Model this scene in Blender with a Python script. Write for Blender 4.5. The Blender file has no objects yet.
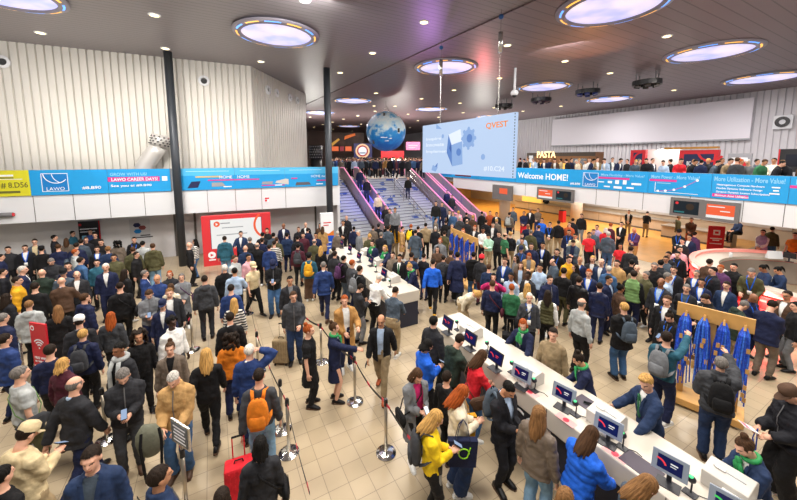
import bpy, bmesh, math, random
import numpy as np
from mathutils import Vector, Matrix, noise
random.seed(7)
sc = bpy.context.scene
COL = sc.collection
R = math.radians
# ------------------------------------------------------------------ camera
EYE = 5.0                       # eye height above the hall floor
FPX, PX0, PY0, TILT = 337.0, 398.5, 196.0, R(6.43)
cd = bpy.data.cameras.new('camera'); cam = bpy.data.objects.new('camera', cd); COL.objects.link(cam)
cam.location = (0, 0, EYE); cam.rotation_euler = (R(90) - TILT, 0, 0)
cd.sensor_width = 36; cd.lens = 36 * FPX / 797; cd.shift_y = -(250 - PY0) / 797
cd.clip_start = .05; cd.clip_end = 300
sc.camera = cam
# ------------------------------------------------------------------ world, exposure, lights
w = bpy.data.worlds.new('world'); sc.world = w; w.use_nodes = True
bgn = w.node_tree.nodes['Background']; bgn.inputs[0].default_value = (.93, .96, 1, 1); bgn.inputs[1].default_value = .30
sc.view_settings.view_transform = 'Standard'; sc.view_settings.look = 'None'
sc.view_settings.gamma = 1; sc.view_settings.use_curve_mapping = False
sc.view_settings.exposure = 0.0
def area(name, loc, size, power, col=(1, 1, 1), rot=(0, 0, 0), shape='DISK'):
    l = bpy.data.lights.new(name, 'AREA'); l.shape = shape; l.size = size; l.energy = power; l.color = col
    o = bpy.data.objects.new(name, l); o.location = loc; o.rotation_euler = rot; COL.objects.link(o); return o
CZ = 9.6                        # ceiling height
for (lx, ly, p) in ((-9, 4, 520), (-9, 11, 520), (-1, 1.5, 520), (-1, 9, 520), (6, 4, 520), (7, 11, 520), (0, 17, 520), (13, 6, 420), (6, 22, 480), (14, 15, 420), (19, 12, 380), (-2, 32, 800), (12, 30, 400)):
    area('ceiling_lamp_light', (lx, ly, CZ - .25), 2.4, p * 1.12, (1, .93, .84))
# unseen upward fill lights, added to brighten the ribbed walls and the ceiling
for (lx, ly, p) in ((-20, 9, 130), (-13, 12.2, 110), (-7.5, 14.6, 90), (-2, -3, 300), (9, -3, 300), (-12, -2, 250), (-9, 36, 800), (0, 37, 800), (9, 37, 600)):
    area('uplight_fill_light', (lx, ly, 4.7), 2.0, p, (1, .95, .88), (R(180), 0, 0))
for (lx, ly, p) in ((20, 21, 330), (23, 13, 330), (17, 29, 260), (-6, 36, 500), (3, 38, 500)):
    area('gallery_fill_light', (lx, ly, CZ - .4), 2.5, p, (1, .95, .92))  # unseen lamps added to lift the dark gallery and concourse
def aimed(name, loc, aim, size, power, col):
    d = Vector(aim) - Vector(loc); return area(name, loc, size, power, col, d.to_track_quat('-Z', 'Y').to_euler())
for lx, ly, ax, ay, p in ((-13, 5, -16, 12, 190), (-8, 7, -10.5, 15.5, 190), (-2.5, 10, -5, 17.5, 200), (6.5, 14, 10.5, 19.5, 170), (9.5, 8, 13, 14.5, 170), (12.5, 2, 15.5, 10, 120)):
    aimed('fascia_fill_light', (lx, ly, CZ - .3), (ax, ay, 2.6), 1.6, p, (1, .97, .94))  # added fill without visible fixtures, brightens the white parapet fronts
def colour_spot(name, loc, aim, power, col, ang):
    l = bpy.data.lights.new(name, 'SPOT'); l.energy = power; l.color = col; l.spot_size = R(ang); l.spot_blend = .9; l.shadow_soft_size = .2
    o = bpy.data.objects.new(name, l); o.location = loc; d = Vector(aim) - Vector(loc); o.rotation_euler = d.to_track_quat('-Z', 'Y').to_euler(); COL.objects.link(o)
colour_spot('red_stage_light', (5.2, 21.5, 7.2), (4.6, 19.5, CZ), 420, (1, .08, .10), 75); colour_spot('amber_stage_light', (8.5, 15.5, 6.8), (7.6, 14.5, CZ), 380, (1, .38, .10), 85); colour_spot('violet_stage_light', (1.5, 17.5, 6.9), (.2, 13.5, CZ), 300, (.6, .25, .9), 90)
colour_spot('escalator_light', (-2.2, 21.5, 4.6), (-2.6, 24.5, 1.5), 620, (.25, .25, 1), 75); colour_spot('escalator_light', (4.5, 24.5, 4.6), (3.2, 27.5, 2), 560, (.4, .25, 1), 75)
# ------------------------------------------------------------------ pixel -> place
ct, st = math.cos(TILT), math.sin(TILT)
def ray(px, py):
    x = (px - PX0) / FPX; y = -(py - PY0) / FPX
    return Vector((x, ct + st * y, -st + ct * y))
def at(px, py, z=0.0):          # where the sight line meets the level z
    d = ray(px, py); t = (z - EYE) / d.z
    return Vector((d.x * t, d.y * t, z))
def far_at(px, py, Y):          # where it meets the depth Y
    d = ray(px, py); t = Y / d.y
    return Vector((d.x * t, Y, EYE + d.z * t))
D1 = Vector((-.485, .875, 0)).normalized(); D2 = Vector((D1.y, -D1.x, 0))   # the hall's two directions
ORG = Vector((-1.37, 21.6, 0))  # foot of the first escalator
HEAD = math.atan2(D2.y, D2.x)   # turn of the hall's own axes
def uv(u, v, z=0.0): return ORG + D2 * u + D1 * v + Vector((0, 0, z))
def on_u(px, py, u):            # sight line meets the plane u = const
    d = ray(px, py); n = D2; t = ((ORG + D2 * u) - Vector((0, 0, EYE))).dot(n) / d.dot(n)
    return Vector((0, 0, EYE)) + d * t
def on_line(px, py, A, B):      # sight line meets the upright plane over A-B
    d = ray(px, py); ab = (B - A); n = Vector((ab.y, -ab.x, 0)); t = (A - Vector((0, 0, EYE))).dot(n) / d.dot(n)
    return Vector((0, 0, EYE)) + d * t
# ------------------------------------------------------------------ materials
MATS = {}
def lin(h):
    if isinstance(h, str):
        h = h.lstrip('#'); c = [int(h[i:i + 2], 16) / 255 for i in (0, 2, 4)]
    else: c = h
    return tuple(x / 12.92 if x <= .04045 else ((x + .055) / 1.055) ** 2.4 for x in c) + (1,)
def mat(name, col, rough=.6, metal=0, emit=0, ecol=None, nscale=0, namp=.12, bump=0, bscale=40, spec=.5, coat=0):
    if name in MATS: return MATS[name]
    m = bpy.data.materials.new(name); m.use_nodes = True; nt = m.node_tree; b = nt.nodes['Principled BSDF']
    c = lin(col); b.inputs['Base Color'].default_value = c; b.inputs['Roughness'].default_value = rough
    b.inputs['Metallic'].default_value = metal; b.inputs['Specular IOR Level'].default_value = spec
    if coat: b.inputs['Coat Weight'].default_value = coat
    if emit and name.startswith(('led_', 'screen_', 'phone_screen', 'menu_', 'emblem_', 'ring_')): b.inputs['Base Color'].default_value = tuple(x * .12 for x in c[:3]) + (1,)
    if emit:
        b.inputs['Emission Color'].default_value = lin(ecol or col); b.inputs['Emission Strength'].default_value = emit
    if nscale or bump:
        tc = nt.nodes.new('ShaderNodeTexCoord')
    if nscale and not (emit and name.startswith('led_')):
        n = nt.nodes.new('ShaderNodeTexNoise'); n.inputs['Scale'].default_value = nscale; n.inputs['Detail'].default_value = 4
        nt.links.new(tc.outputs['Object'], n.inputs['Vector'])
        r = nt.nodes.new('ShaderNodeValToRGB')
        r.color_ramp.elements[0].position = .3; r.color_ramp.elements[1].position = .7
        r.color_ramp.elements[0].color = tuple(x * (1 - namp) for x in c[:3]) + (1,)
        r.color_ramp.elements[1].color = tuple(min(1, x * (1 + namp)) for x in c[:3]) + (1,)
        nt.links.new(n.outputs['Fac'], r.inputs['Fac']); nt.links.new(r.outputs['Color'], b.inputs['Base Color'])
    if bump:
        n2 = nt.nodes.new('ShaderNodeTexNoise'); n2.inputs['Scale'].default_value = bscale
        nt.links.new(tc.outputs['Object'], n2.inputs['Vector'])
        bp = nt.nodes.new('ShaderNodeBump'); bp.inputs['Strength'].default_value = bump; bp.inputs['Distance'].default_value = .02
        nt.links.new(n2.outputs['Fac'], bp.inputs['Height']); nt.links.new(bp.outputs['Normal'], b.inputs['Normal'])
    MATS[name] = m; return m
def nodes(m): return m.node_tree, m.node_tree.nodes, m.node_tree.links
# ------------------------------------------------------------------ mesh collector
class MB:
    def __init__(s): s.v = []; s.f = []; s.m = []
    def add(s, V, F, mi=0):
        o = len(s.v); s.v.extend([tuple(x) for x in V]); s.f.extend([tuple(i + o for i in f) for f in F]); s.m.extend([mi] * len(F)); return s
    def box(s, c, size, rz=0, mi=0, M=None):
        x, y, z = (a / 2 for a in size); ca, sa = math.cos(rz), math.sin(rz); V = []
        for dx, dy, dz in ((-x, -y, -z), (x, -y, -z), (x, y, -z), (-x, y, -z), (-x, -y, z), (x, -y, z), (x, y, z), (-x, y, z)):
            p = Vector((c[0] + dx * ca - dy * sa, c[1] + dx * sa + dy * ca, c[2] + dz)); V.append(M @ p if M else p)
        return s.add(V, [(0, 3, 2, 1), (4, 5, 6, 7), (0, 1, 5, 4), (1, 2, 6, 5), (2, 3, 7, 6), (3, 0, 4, 7)], mi)
    def prism(s, poly, z0, z1, mi=0):
        n = len(poly); V = [(p[0], p[1], z0) for p in poly] + [(p[0], p[1], z1) for p in poly]
        F = [tuple(range(n - 1, -1, -1)), tuple(range(n, 2 * n))] + [(i, (i + 1) % n, n + (i + 1) % n, n + i) for i in range(n)]
        return s.add(V, F, mi)
    def tube(s, pts, rad, n=10, mi=0, flat=None, caps=True, side=None):
        pts = [Vector(p) for p in pts]; k = len(pts); V = []
        if not hasattr(rad, '__len__'): rad = [rad] * k
        prev = None
        for i, p in enumerate(pts):
            t = (pts[min(i + 1, k - 1)] - pts[max(i - 1, 0)])
            t = t.normalized() if t.length > 1e-9 else Vector((0, 0, 1))
            if side is not None: a = Vector(side)
            elif prev is not None: a = prev
            else: a = Vector((1, 0, 0)) if abs(t.x) < .8 else Vector((0, 1, 0))
            a = (a - t * a.dot(t)).normalized(); b = t.cross(a); prev = a
            ra = rad[i]; ra, rb = (ra if hasattr(ra, '__len__') else (ra, ra * (flat or 1)))
            for j in range(n):
                th = 2 * math.pi * j / n; V.append(p + a * (math.cos(th) * ra) + b * (math.sin(th) * rb))
        F = [(i * n + j, i * n + (j + 1) % n, (i + 1) * n + (j + 1) % n, (i + 1) * n + j) for i in range(k - 1) for j in range(n)]
        if caps: F += [tuple(range(n - 1, -1, -1)), tuple(range((k - 1) * n, k * n))]
        return s.add(V, F, mi)
    def cyl(s, c, r, h, n=20, mi=0, r2=None):
        c = Vector(c); return s.tube([c, c + Vector((0, 0, h))], [r, r if r2 is None else r2], n, mi)
    def ball(s, c, r, n=14, k=9, mi=0, M=None):
        r = r if hasattr(r, '__len__') else (r, r, r); V = []; F = []
        for i in range(k + 1):
            ph = math.pi * i / k
            for j in range(n):
                th = 2 * math.pi * j / n
                p = Vector((c[0] + r[0] * math.sin(ph) * math.cos(th), c[1] + r[1] * math.sin(ph) * math.sin(th), c[2] + r[2] * math.cos(ph)))
                V.append(M @ p if M else p)
        for i in range(k):
            for j in range(n): F.append((i * n + j, (i + 1) * n + j, (i + 1) * n + (j + 1) % n, i * n + (j + 1) % n))
        return s.add(V, F, mi)
    def lathe(s, prof, c=(0, 0, 0), n=24, mi=0):
        V = [(c[0] + r * math.cos(2 * math.pi * j / n), c[1] + r * math.sin(2 * math.pi * j / n), c[2] + z) for r, z in prof for j in range(n)]
        F = [(i * n + j, i * n + (j + 1) % n, (i + 1) * n + (j + 1) % n, (i + 1) * n + j) for i in range(len(prof) - 1) for j in range(n)]
        return s.add(V, F, mi)
    def quad(s, a, b, c, d, mi=0): return s.add([a, b, c, d], [(0, 1, 2, 3)], mi)
    def mesh(s, name):
        me = bpy.data.meshes.new(name); me.from_pydata([tuple(x) for x in s.v], [], s.f)
        if any(s.m): me.polygons.foreach_set('material_index', s.m)
        me.update(); return me
    def build(s, name, m, parent=None, smooth=False, bevel=0, kind=None, loc=None, rot=None):
        me = s.mesh(name)
        if smooth: me.polygons.foreach_set('use_smooth', [True] * len(me.polygons))
        for x in (m if isinstance(m, (list, tuple)) else [m]): me.materials.append(x)
        o = bpy.data.objects.new(name, me); COL.objects.link(o)
        if parent is not None: o.parent = parent
        if bevel:
            b = o.modifiers.new('b', 'BEVEL'); b.width = bevel; b.segments = 2; b.limit_method = 'ANGLE'
        if kind: o['kind'] = kind
        if loc is not None: o.location = loc
        if rot is not None: o.rotation_euler = rot
        return o
def empty(name, loc=(0, 0, 0), rz=0.0, label=None, cat=None, group=None):
    o = bpy.data.objects.new(name, None); o.empty_display_size = .2; o.location = loc; o.rotation_euler = (0, 0, rz); COL.objects.link(o)
    return tag(o, label, cat, group)
def tag(o, label=None, cat=None, group=None):
    if label: o['label'] = label
    if cat: o['category'] = cat
    if group: o['group'] = group
    return o
def copy_tree(o, parent=None):
    c = o.copy(); COL.objects.link(c)
    if parent is not None: c.parent = parent
    for ch in o.children: copy_tree(ch, c)
    return c
TEXTS = []
def text(name, body, size, m, parent, M, align='LEFT', depth=.004, W=None, Hc=None):
    cu = bpy.data.curves.new(name, 'FONT'); cu.body = body; cu.size = size; cu.align_x = align; cu.extrude = depth; cu.resolution_u = 3; cu.offset = size * .016 if Hc else 0
    cu.materials.append(m); o = bpy.data.objects.new(name, cu); COL.objects.link(o); o.parent = parent; o.matrix_local = M; TEXTS.append((o, W, Hc)); return o
def letters_to_mesh():          # lettering becomes plain meshes, fitted to its measured width and height
    dg = bpy.context.evaluated_depsgraph_get()
    for o, W, Hc in TEXTS:
        me = bpy.data.meshes.new_from_object(o.evaluated_get(dg)); n = len(me.vertices); c = np.empty(n * 3); me.vertices.foreach_get('co', c); c = c.reshape(-1, 3)
        if W: x0 = c[:, 0].min(); c[:, 0] = (c[:, 0] - x0) * W / (np.ptp(c[:, 0]) + 1e-9)
        if Hc: c[:, 1] *= Hc / (np.ptp(c[:, 1]) + 1e-9)
        me.vertices.foreach_set('co', c.ravel()); nm = o.name; pr = dict((k, o[k]) for k in o.keys()); par, M = o.parent, o.matrix_local.copy(); cu = o.data
        bpy.data.objects.remove(o); q = bpy.data.objects.new(nm, me); COL.objects.link(q); q.parent = par; q.matrix_local = M
        for k, v in pr.items(): q[k] = v
        bpy.data.curves.remove(cu)
# ================================================================== the setting
def floor_material():
    m = bpy.data.materials.new('floor_tiles'); m.use_nodes = True; nt, N, L = nodes(m); b = N['Principled BSDF']
    tc = N.new('ShaderNodeTexCoord'); mp = N.new('ShaderNodeMapping'); mp.inputs['Rotation'].default_value = (0, 0, -HEAD)
    L.new(tc.outputs['Object'], mp.inputs['Vector'])
    br = N.new('ShaderNodeTexBrick'); br.offset = 0; br.inputs['Scale'].default_value = 1
    br.inputs['Brick Width'].default_value = .32; br.inputs['Row Height'].default_value = .32; br.inputs['Mortar Size'].default_value = .004
    br.inputs['Color1'].default_value = lin('#b9a88d'); br.inputs['Color2'].default_value = lin('#ae9d82'); br.inputs['Mortar'].default_value = lin('#7d7262')
    L.new(mp.outputs[0], br.inputs['Vector'])
    n = N.new('ShaderNodeTexNoise'); n.inputs['Scale'].default_value = 1.3; n.inputs['Detail'].default_value = 6; L.new(tc.outputs['Object'], n.inputs['Vector'])
    mx = N.new('ShaderNodeMix'); mx.data_type = 'RGBA'; mx.blend_type = 'MULTIPLY'; mx.inputs[0].default_value = .5
    rp = N.new('ShaderNodeValToRGB'); rp.color_ramp.elements[0].position = .3; rp.color_ramp.elements[1].position = .7
    rp.color_ramp.elements[0].color = (.80, .79, .80, 1); rp.color_ramp.elements[1].color = (1, 1, .97, 1)
    L.new(n.outputs['Fac'], rp.inputs['Fac']); L.new(br.outputs['Color'], mx.inputs[6]); L.new(rp.outputs['Color'], mx.inputs[7]); L.new(mx.outputs[2], b.inputs['Base Color'])
    b.inputs['Roughness'].default_value = .28; b.inputs['Specular IOR Level'].default_value = .45
    return m
def plank_material(name, c1, c2, width, rough):
    m = bpy.data.materials.new(name); m.use_nodes = True; nt, N, L = nodes(m); b = N['Principled BSDF']
    tc = N.new('ShaderNodeTexCoord'); mp = N.new('ShaderNodeMapping'); mp.inputs['Rotation'].default_value = (0, 0, -HEAD)
    L.new(tc.outputs['Object'], mp.inputs['Vector']); sp = N.new('ShaderNodeSeparateXYZ'); L.new(mp.outputs[0], sp.inputs[0])
    dv = N.new('ShaderNodeMath'); dv.operation = 'DIVIDE'; dv.inputs[1].default_value = width; L.new(sp.outputs['Y'], dv.inputs[0])
    fr = N.new('ShaderNodeMath'); fr.operation = 'FRACT'; L.new(dv.outputs[0], fr.inputs[0])
    lt = N.new('ShaderNodeMath'); lt.operation = 'LESS_THAN'; lt.inputs[1].default_value = .09; L.new(fr.outputs[0], lt.inputs[0])
    mx = N.new('ShaderNodeMix'); mx.data_type = 'RGBA'; L.new(lt.outputs[0], mx.inputs[0]); mx.inputs[6].default_value = lin(c1); mx.inputs[7].default_value = lin(c2)
    L.new(mx.outputs[2], b.inputs['Base Color']); b.inputs['Roughness'].default_value = rough; b.inputs['Metallic'].default_value = 0
    bp = N.new('ShaderNodeBump'); bp.inputs['Strength'].default_value = .35; bp.inputs['Distance'].default_value = .02; bp.invert = True
    L.new(lt.outputs[0], bp.inputs['Height']); L.new(bp.outputs[0], b.inputs['Normal'])
    return m
M_WHITE = mat('white_panel', '#e2e4e8', .5); M_WALL = mat('ribbed_white_metal', '#d6d3cc', .42, nscale=.4, namp=.05)
M_RIBR = mat('ribbed_grey_metal', '#cfcdd2', .45, nscale=.4, namp=.05)
M_LOW = mat('lower_wall_paint', '#d6d6d9', .5, nscale=.7, namp=.08); M_BLACK = mat('black_metal', '#1b1b1e', .4)
M_POLE = mat('dark_steel', '#3c4148', .45, .3); M_STEEL = mat('brushed_steel', '#c2c0bd', .25, .9); M_GREY = mat('mid_grey', '#6c6c70', .5)
M_TRIM = mat('dark_seam', '#5b5856', .5)
UF = 3.25                       # upper floor level
MB().quad((-60, -8, 0), (60, -8, 0), (60, 75, 0), (-60, 75, 0)).build('floor', floor_material(), kind='structure')
# warm boarded floor of the food hall under the balcony
b = MB(); P4 = [uv(7.2, -4), uv(19, -4), uv(19, 9), uv(9.6, 9)]
b.prism([uv(9.0, -13), uv(19.5, -13), uv(19.5, 16), uv(9.0, 16)], .0, .012)
b.build('floor_food_hall', mat('amber_floor', '#d39a4a', .3, nscale=2, namp=.12), kind='structure')
# ceiling in two fields meeting on a straight seam
s0, s1 = at(533, 0, CZ), at(352, 83, CZ); sd = (s1 - s0).normalized(); far = s1 + sd * 70; near = s0 - sd * 14
L = [near, far, Vector((-70, 80, CZ)), Vector((-70, -9, CZ)), Vector((near.x, -9, CZ))]
b = MB(); b.prism([(p.x, p.y) for p in L], CZ, CZ + .2); b.build('ceiling_left', plank_material('ceiling_planks_grey', '#7b7577', '#555051', .24, .42), kind='structure')
L = [far, near, Vector((near.x, -9, CZ)), Vector((70, -9, CZ)), Vector((70, 80, CZ))]
b = MB(); b.prism([(p.x, p.y) for p in L], CZ - .05, CZ + .2); b.build('ceiling_right', plank_material('ceiling_planks_mauve', '#705f62', '#4c4042', .42, .38), kind='structure')
# ribbed walls
def ribbed(name, A, B, z0, z1, pitch, m, depth=.085, groove=.28):
    d = (B - A); Ln = d.length; d = d / Ln; n = Vector((d.y, -d.x, 0))     # n: towards the viewer's side
    prof = []; k = int(Ln / pitch)
    for i in range(k + 1):
        s = i * pitch
        prof += [(s, 0), (s + pitch * (1 - groove), 0), (s + pitch * (1 - groove * .75), -depth), (s + pitch * (1 - groove * .25), -depth)]
    V = []; F = []
    for s, q in prof:
        p = A + d * min(s, Ln) + n * q; V += [(p.x, p.y, z0), (p.x, p.y, z1)]
    for i in range(len(prof) - 1): F.append((2 * i, 2 * i + 2, 2 * i + 3, 2 * i + 1))
    o = len(V); q = n * -.25
    V += [(A.x + q.x, A.y + q.y, z0), (A.x + q.x, A.y + q.y, z1), (B.x + q.x, B.y + q.y, z0), (B.x + q.x, B.y + q.y, z1)]
    F += [(o, o + 1, o + 3, o + 2), (0, 1, o + 1, o), (2 * len(prof) - 2, o + 2, o + 3, 2 * len(prof) - 1)]
    return MB().add(V, F).build(name, m, kind='structure')
LA, LB = at(170, 214.5, 2.41), at(340, 204.8, 2.41)           # face of the gallery parapet on the far side
ld = (LB - LA).normalized(); ln = Vector((ld.y, -ld.x, 0))   # ln points to the viewer
LFAR = LA - ld * 22
off = -ln * .75
wl0 = at(-60, 37.8, CZ); wl1 = at(253, 75, CZ); wl2 = at(305.5, 94, CZ)
w0 = LFAR + off; w1 = on_line(253, 120, LFAR + off, LB + off); w1.z = 0
w2 = Vector((wl2.x, wl2.y, 0)); w2 = w1 + (w2 - w1).normalized() * (w2 - w1).length
ribbed('wall_left', w0, w1, UF, CZ, .27, M_WALL)
ribbed('wall_left_return', w1, w2, UF, CZ, .30, M_WALL)
# lower wall under the gallery, recessed
g0, g1 = LFAR - ln * 1.7, LB - ln * 1.7
b = MB(); b.prism([g0, g1, g1 - ln * .2, g0 - ln * .2], 0, 2.6); b.build('wall_left_lower', M_LOW, kind='structure')
b = MB(); b.prism([LB, LB - ln * 1.7 , LB - ln * 1.7 - ld * .15, LB - ld * .15], 0, 2.41); b.build('wall_left_end', M_LOW, kind='structure')
for k, px in enumerate((176, 196, 316)):
    p = on_line(px, 235, g0, g1); b = MB(); b.box((p.x + ln.x * .02, p.y + ln.y * .02, 1.25), (.10, .06, 2.5), math.atan2(ld.y, ld.x)); b.build('trim_%d' % (k + 1), M_TRIM, kind='structure')
# parapets: white fascia below, banner strip above
def parapet(name, A, B, n, z0, z1, z2, thick, seams):
    b = MB(); b.prism([A, B, B - n * thick, A - n * thick], z0, z1); o = b.build(name + '_fascia', M_WHITE, kind='structure')
    b = MB(); b.prism([A + n * .02, B + n * .02, B - n * .12, A - n * .12], z1, z2); b.build(name + '_rail_wall', mat('rail_wall_grey', '#8d9094', .5), kind='structure')
    d = (B - A).normalized(); b = MB()
    for s in seams:
        q = s - d * s.dot(d) + d * s.dot(d); b.box((q.x + n.x * .003, q.y + n.y * .003, (z0 + z1) / 2), (.018, .012, z1 - z0 - .02), math.atan2(d.y, d.x))
    b.build(name + '_joints', M_TRIM, kind='structure')
ZL = (2.41, 3.50, 4.52); ZR = (2.41, 3.30, 4.33)
parapet('parapet_left', LFAR, LB, ln, *ZL, .7, [on_line(px, 205, LFAR, LB) for px in (34, 74, 110, 145, 208, 236, 262, 286)])
UR = 9.45                       # the other gallery's parapet plane
RA, RB = uv(UR, -24), uv(UR, 4.2); rn = -D2
parapet('parapet_right', RB, RA, rn, *ZR, .5, [on_u(px, 200, UR) for px in (525, 596, 619, 643, 690, 744, 786)])
# gallery floors and the upper concourse
b = MB(); b.prism([uv(UR + .1, -24), uv(26, -24), uv(26, 40), uv(UR + .1, 40)], UF - .35, UF); b.build('floor_gallery_right', mat('gallery_floor', '#8f8a86', .5), kind='structure')
b = MB(); b.prism([uv(-24, 6.4), uv(UR + .2, 6.4), uv(UR + .2, 60), uv(-24, 60)], UF - .35, UF); b.build('floor_concourse', MATS['gallery_floor'], kind='structure')
b = MB(); b.prism([LB - ln * .1, uv(-3.05, 6.5), uv(-12, 6.5), LA - ln * .1], UF - .3, UF); b.build('floor_gallery_left', MATS['gallery_floor'], kind='structure')
ribbed('wall_right', uv(23.8, 45), uv(23.8, -24), UF, CZ, .34, M_RIBR)
b = MB(); b.prism([uv(-30, 38), uv(24, 38), uv(24, 38.3), uv(-30, 38.3)], 0, CZ); b.build('wall_back', mat('back_wall_dusk', '#8a7268', .6, nscale=.15, namp=.4), kind='structure')
b = MB(); b.prism([uv(19.2, -24), uv(19.4, -24), uv(19.4, 30), uv(19.2, 30)], 0, UF - .3); b.build('wall_food_hall', mat('food_hall_wall', '#c9b9a4', .6, nscale=.8, namp=.1), kind='structure')
b = MB(); b.prism([uv(UR, 13), uv(19.2, 13), uv(19.2, 13.2), uv(UR, 13.2)], 0, UF - .3); b.build('wall_food_hall_end', mat('food_hall_wall_warm', '#d9b071', .6, nscale=.8, namp=.1), kind='structure')
area('food_hall_light', uv(14.3, 4.5, UF - .4), 6, 420, (1, .74, .40), shape='SQUARE')
area('food_hall_light', uv(15.3, -6, UF - .4), 5, 420, (1, .90, .78), shape='SQUARE')
area('food_hall_light', uv(15, -11.5, UF - .4), 3, 160, (1, .9, .78), shape='SQUARE')  # extra unseen light, added to lift the dim people by the counters
# pillars
def pillar(name, px, py, z, top, r, m, depth=None):
    p = at(px, py, z); b = MB(); b.cyl((p.x, p.y, 0), r, top, 24); b.tube([(p.x, p.y, top - .35), (p.x, p.y, top)], r * 1.03, 24)
    return b.build(name, m, smooth=False, kind='structure')
b = MB(); p = LA + ln * .25 + ld * on_line(182.5, 240, LFAR, LB).to_2d().to_3d().dot(ld) - ld * LA.dot(ld); PIL1 = p
b.cyl((p.x, p.y, 0), .165, CZ, 24); b.build('pillar_1', M_POLE, smooth=True, kind='structure')
p = on_line(328.5, 150, LFAR + ln * .4, LB + ln * .4); b = MB(); b.cyl((p.x, p.y, 0), .17, CZ, 24); b.build('pillar_2', M_POLE, smooth=True, kind='structure')
for k, (px, Y) in enumerate(((577, 26), (505, 27))):
    p = far_at(px, 200, Y); b = MB(); b.cyl((p.x, p.y, 0), .42, 3.0, 24); b.build('pillar_%d' % (3 + k), mat('pale_pillar', '#cfcac2', .5), smooth=True, kind='structure')
# stairs
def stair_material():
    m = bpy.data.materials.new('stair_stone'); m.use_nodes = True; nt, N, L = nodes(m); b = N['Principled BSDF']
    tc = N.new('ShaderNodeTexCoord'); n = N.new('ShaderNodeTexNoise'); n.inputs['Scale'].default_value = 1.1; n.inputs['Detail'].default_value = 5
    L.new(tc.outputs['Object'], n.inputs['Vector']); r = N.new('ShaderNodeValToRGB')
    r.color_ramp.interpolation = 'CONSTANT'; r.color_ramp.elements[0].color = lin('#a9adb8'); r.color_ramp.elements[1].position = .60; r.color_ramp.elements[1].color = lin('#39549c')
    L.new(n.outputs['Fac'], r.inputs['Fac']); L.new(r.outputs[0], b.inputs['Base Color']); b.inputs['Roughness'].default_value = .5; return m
def flight(name, u0, u1):
    b = MB(); n = 20; run = 6.6 / n; rise = UF / n
    for i in range(n):
        v0 = -.2 + i * run; z = (i + 1) * rise
        b.prism([uv(u0, v0), uv(u1, v0), uv(u1, 6.45), uv(u0, 6.45)], z - rise, z - (.0 if i else 0))
        b.prism([uv(u0, v0 - .004), uv(u1, v0 - .004), uv(u1, v0 + .05), uv(u0, v0 + .05)], z - .035, z + .002, 1)
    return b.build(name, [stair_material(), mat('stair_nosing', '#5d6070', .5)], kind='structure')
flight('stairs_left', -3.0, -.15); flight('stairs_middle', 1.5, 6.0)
# ================================================================== signs, banners, screens
CY = mat('banner_cyan', '#1c9fe4', .45, nscale=.5, namp=.12); WHT = mat('print_white', '#f2f6fa', .5); PINK = mat('print_pink', '#d8338f', .5)
NAVYP = mat('print_navy', '#1b2350', .5); REDP = mat('print_red', '#d3222f', .5); YEL = mat('banner_yellow', '#d8d32a', .5); OLIVE = mat('print_olive', '#6b6a2c', .5)
PALEB = mat('print_pale_blue', '#8fd0f4', .5); DEEPB = mat('print_deep_blue', '#0a7cc9', .5); GREYP = mat('print_grey', '#9a9da3', .5); DARK = mat('print_dark', '#24252b', .5)
def upright(o, x):              # frame: x along the board, y up, z towards the viewer
    x = Vector(x).normalized(); y = Vector((0, 0, 1)); z = x.cross(y)
    return Matrix(((x.x, y.x, z.x, o[0]), (x.y, y.y, z.y, o[1]), (x.z, y.z, z.z, o[2]), (0, 0, 0, 1)))
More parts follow.
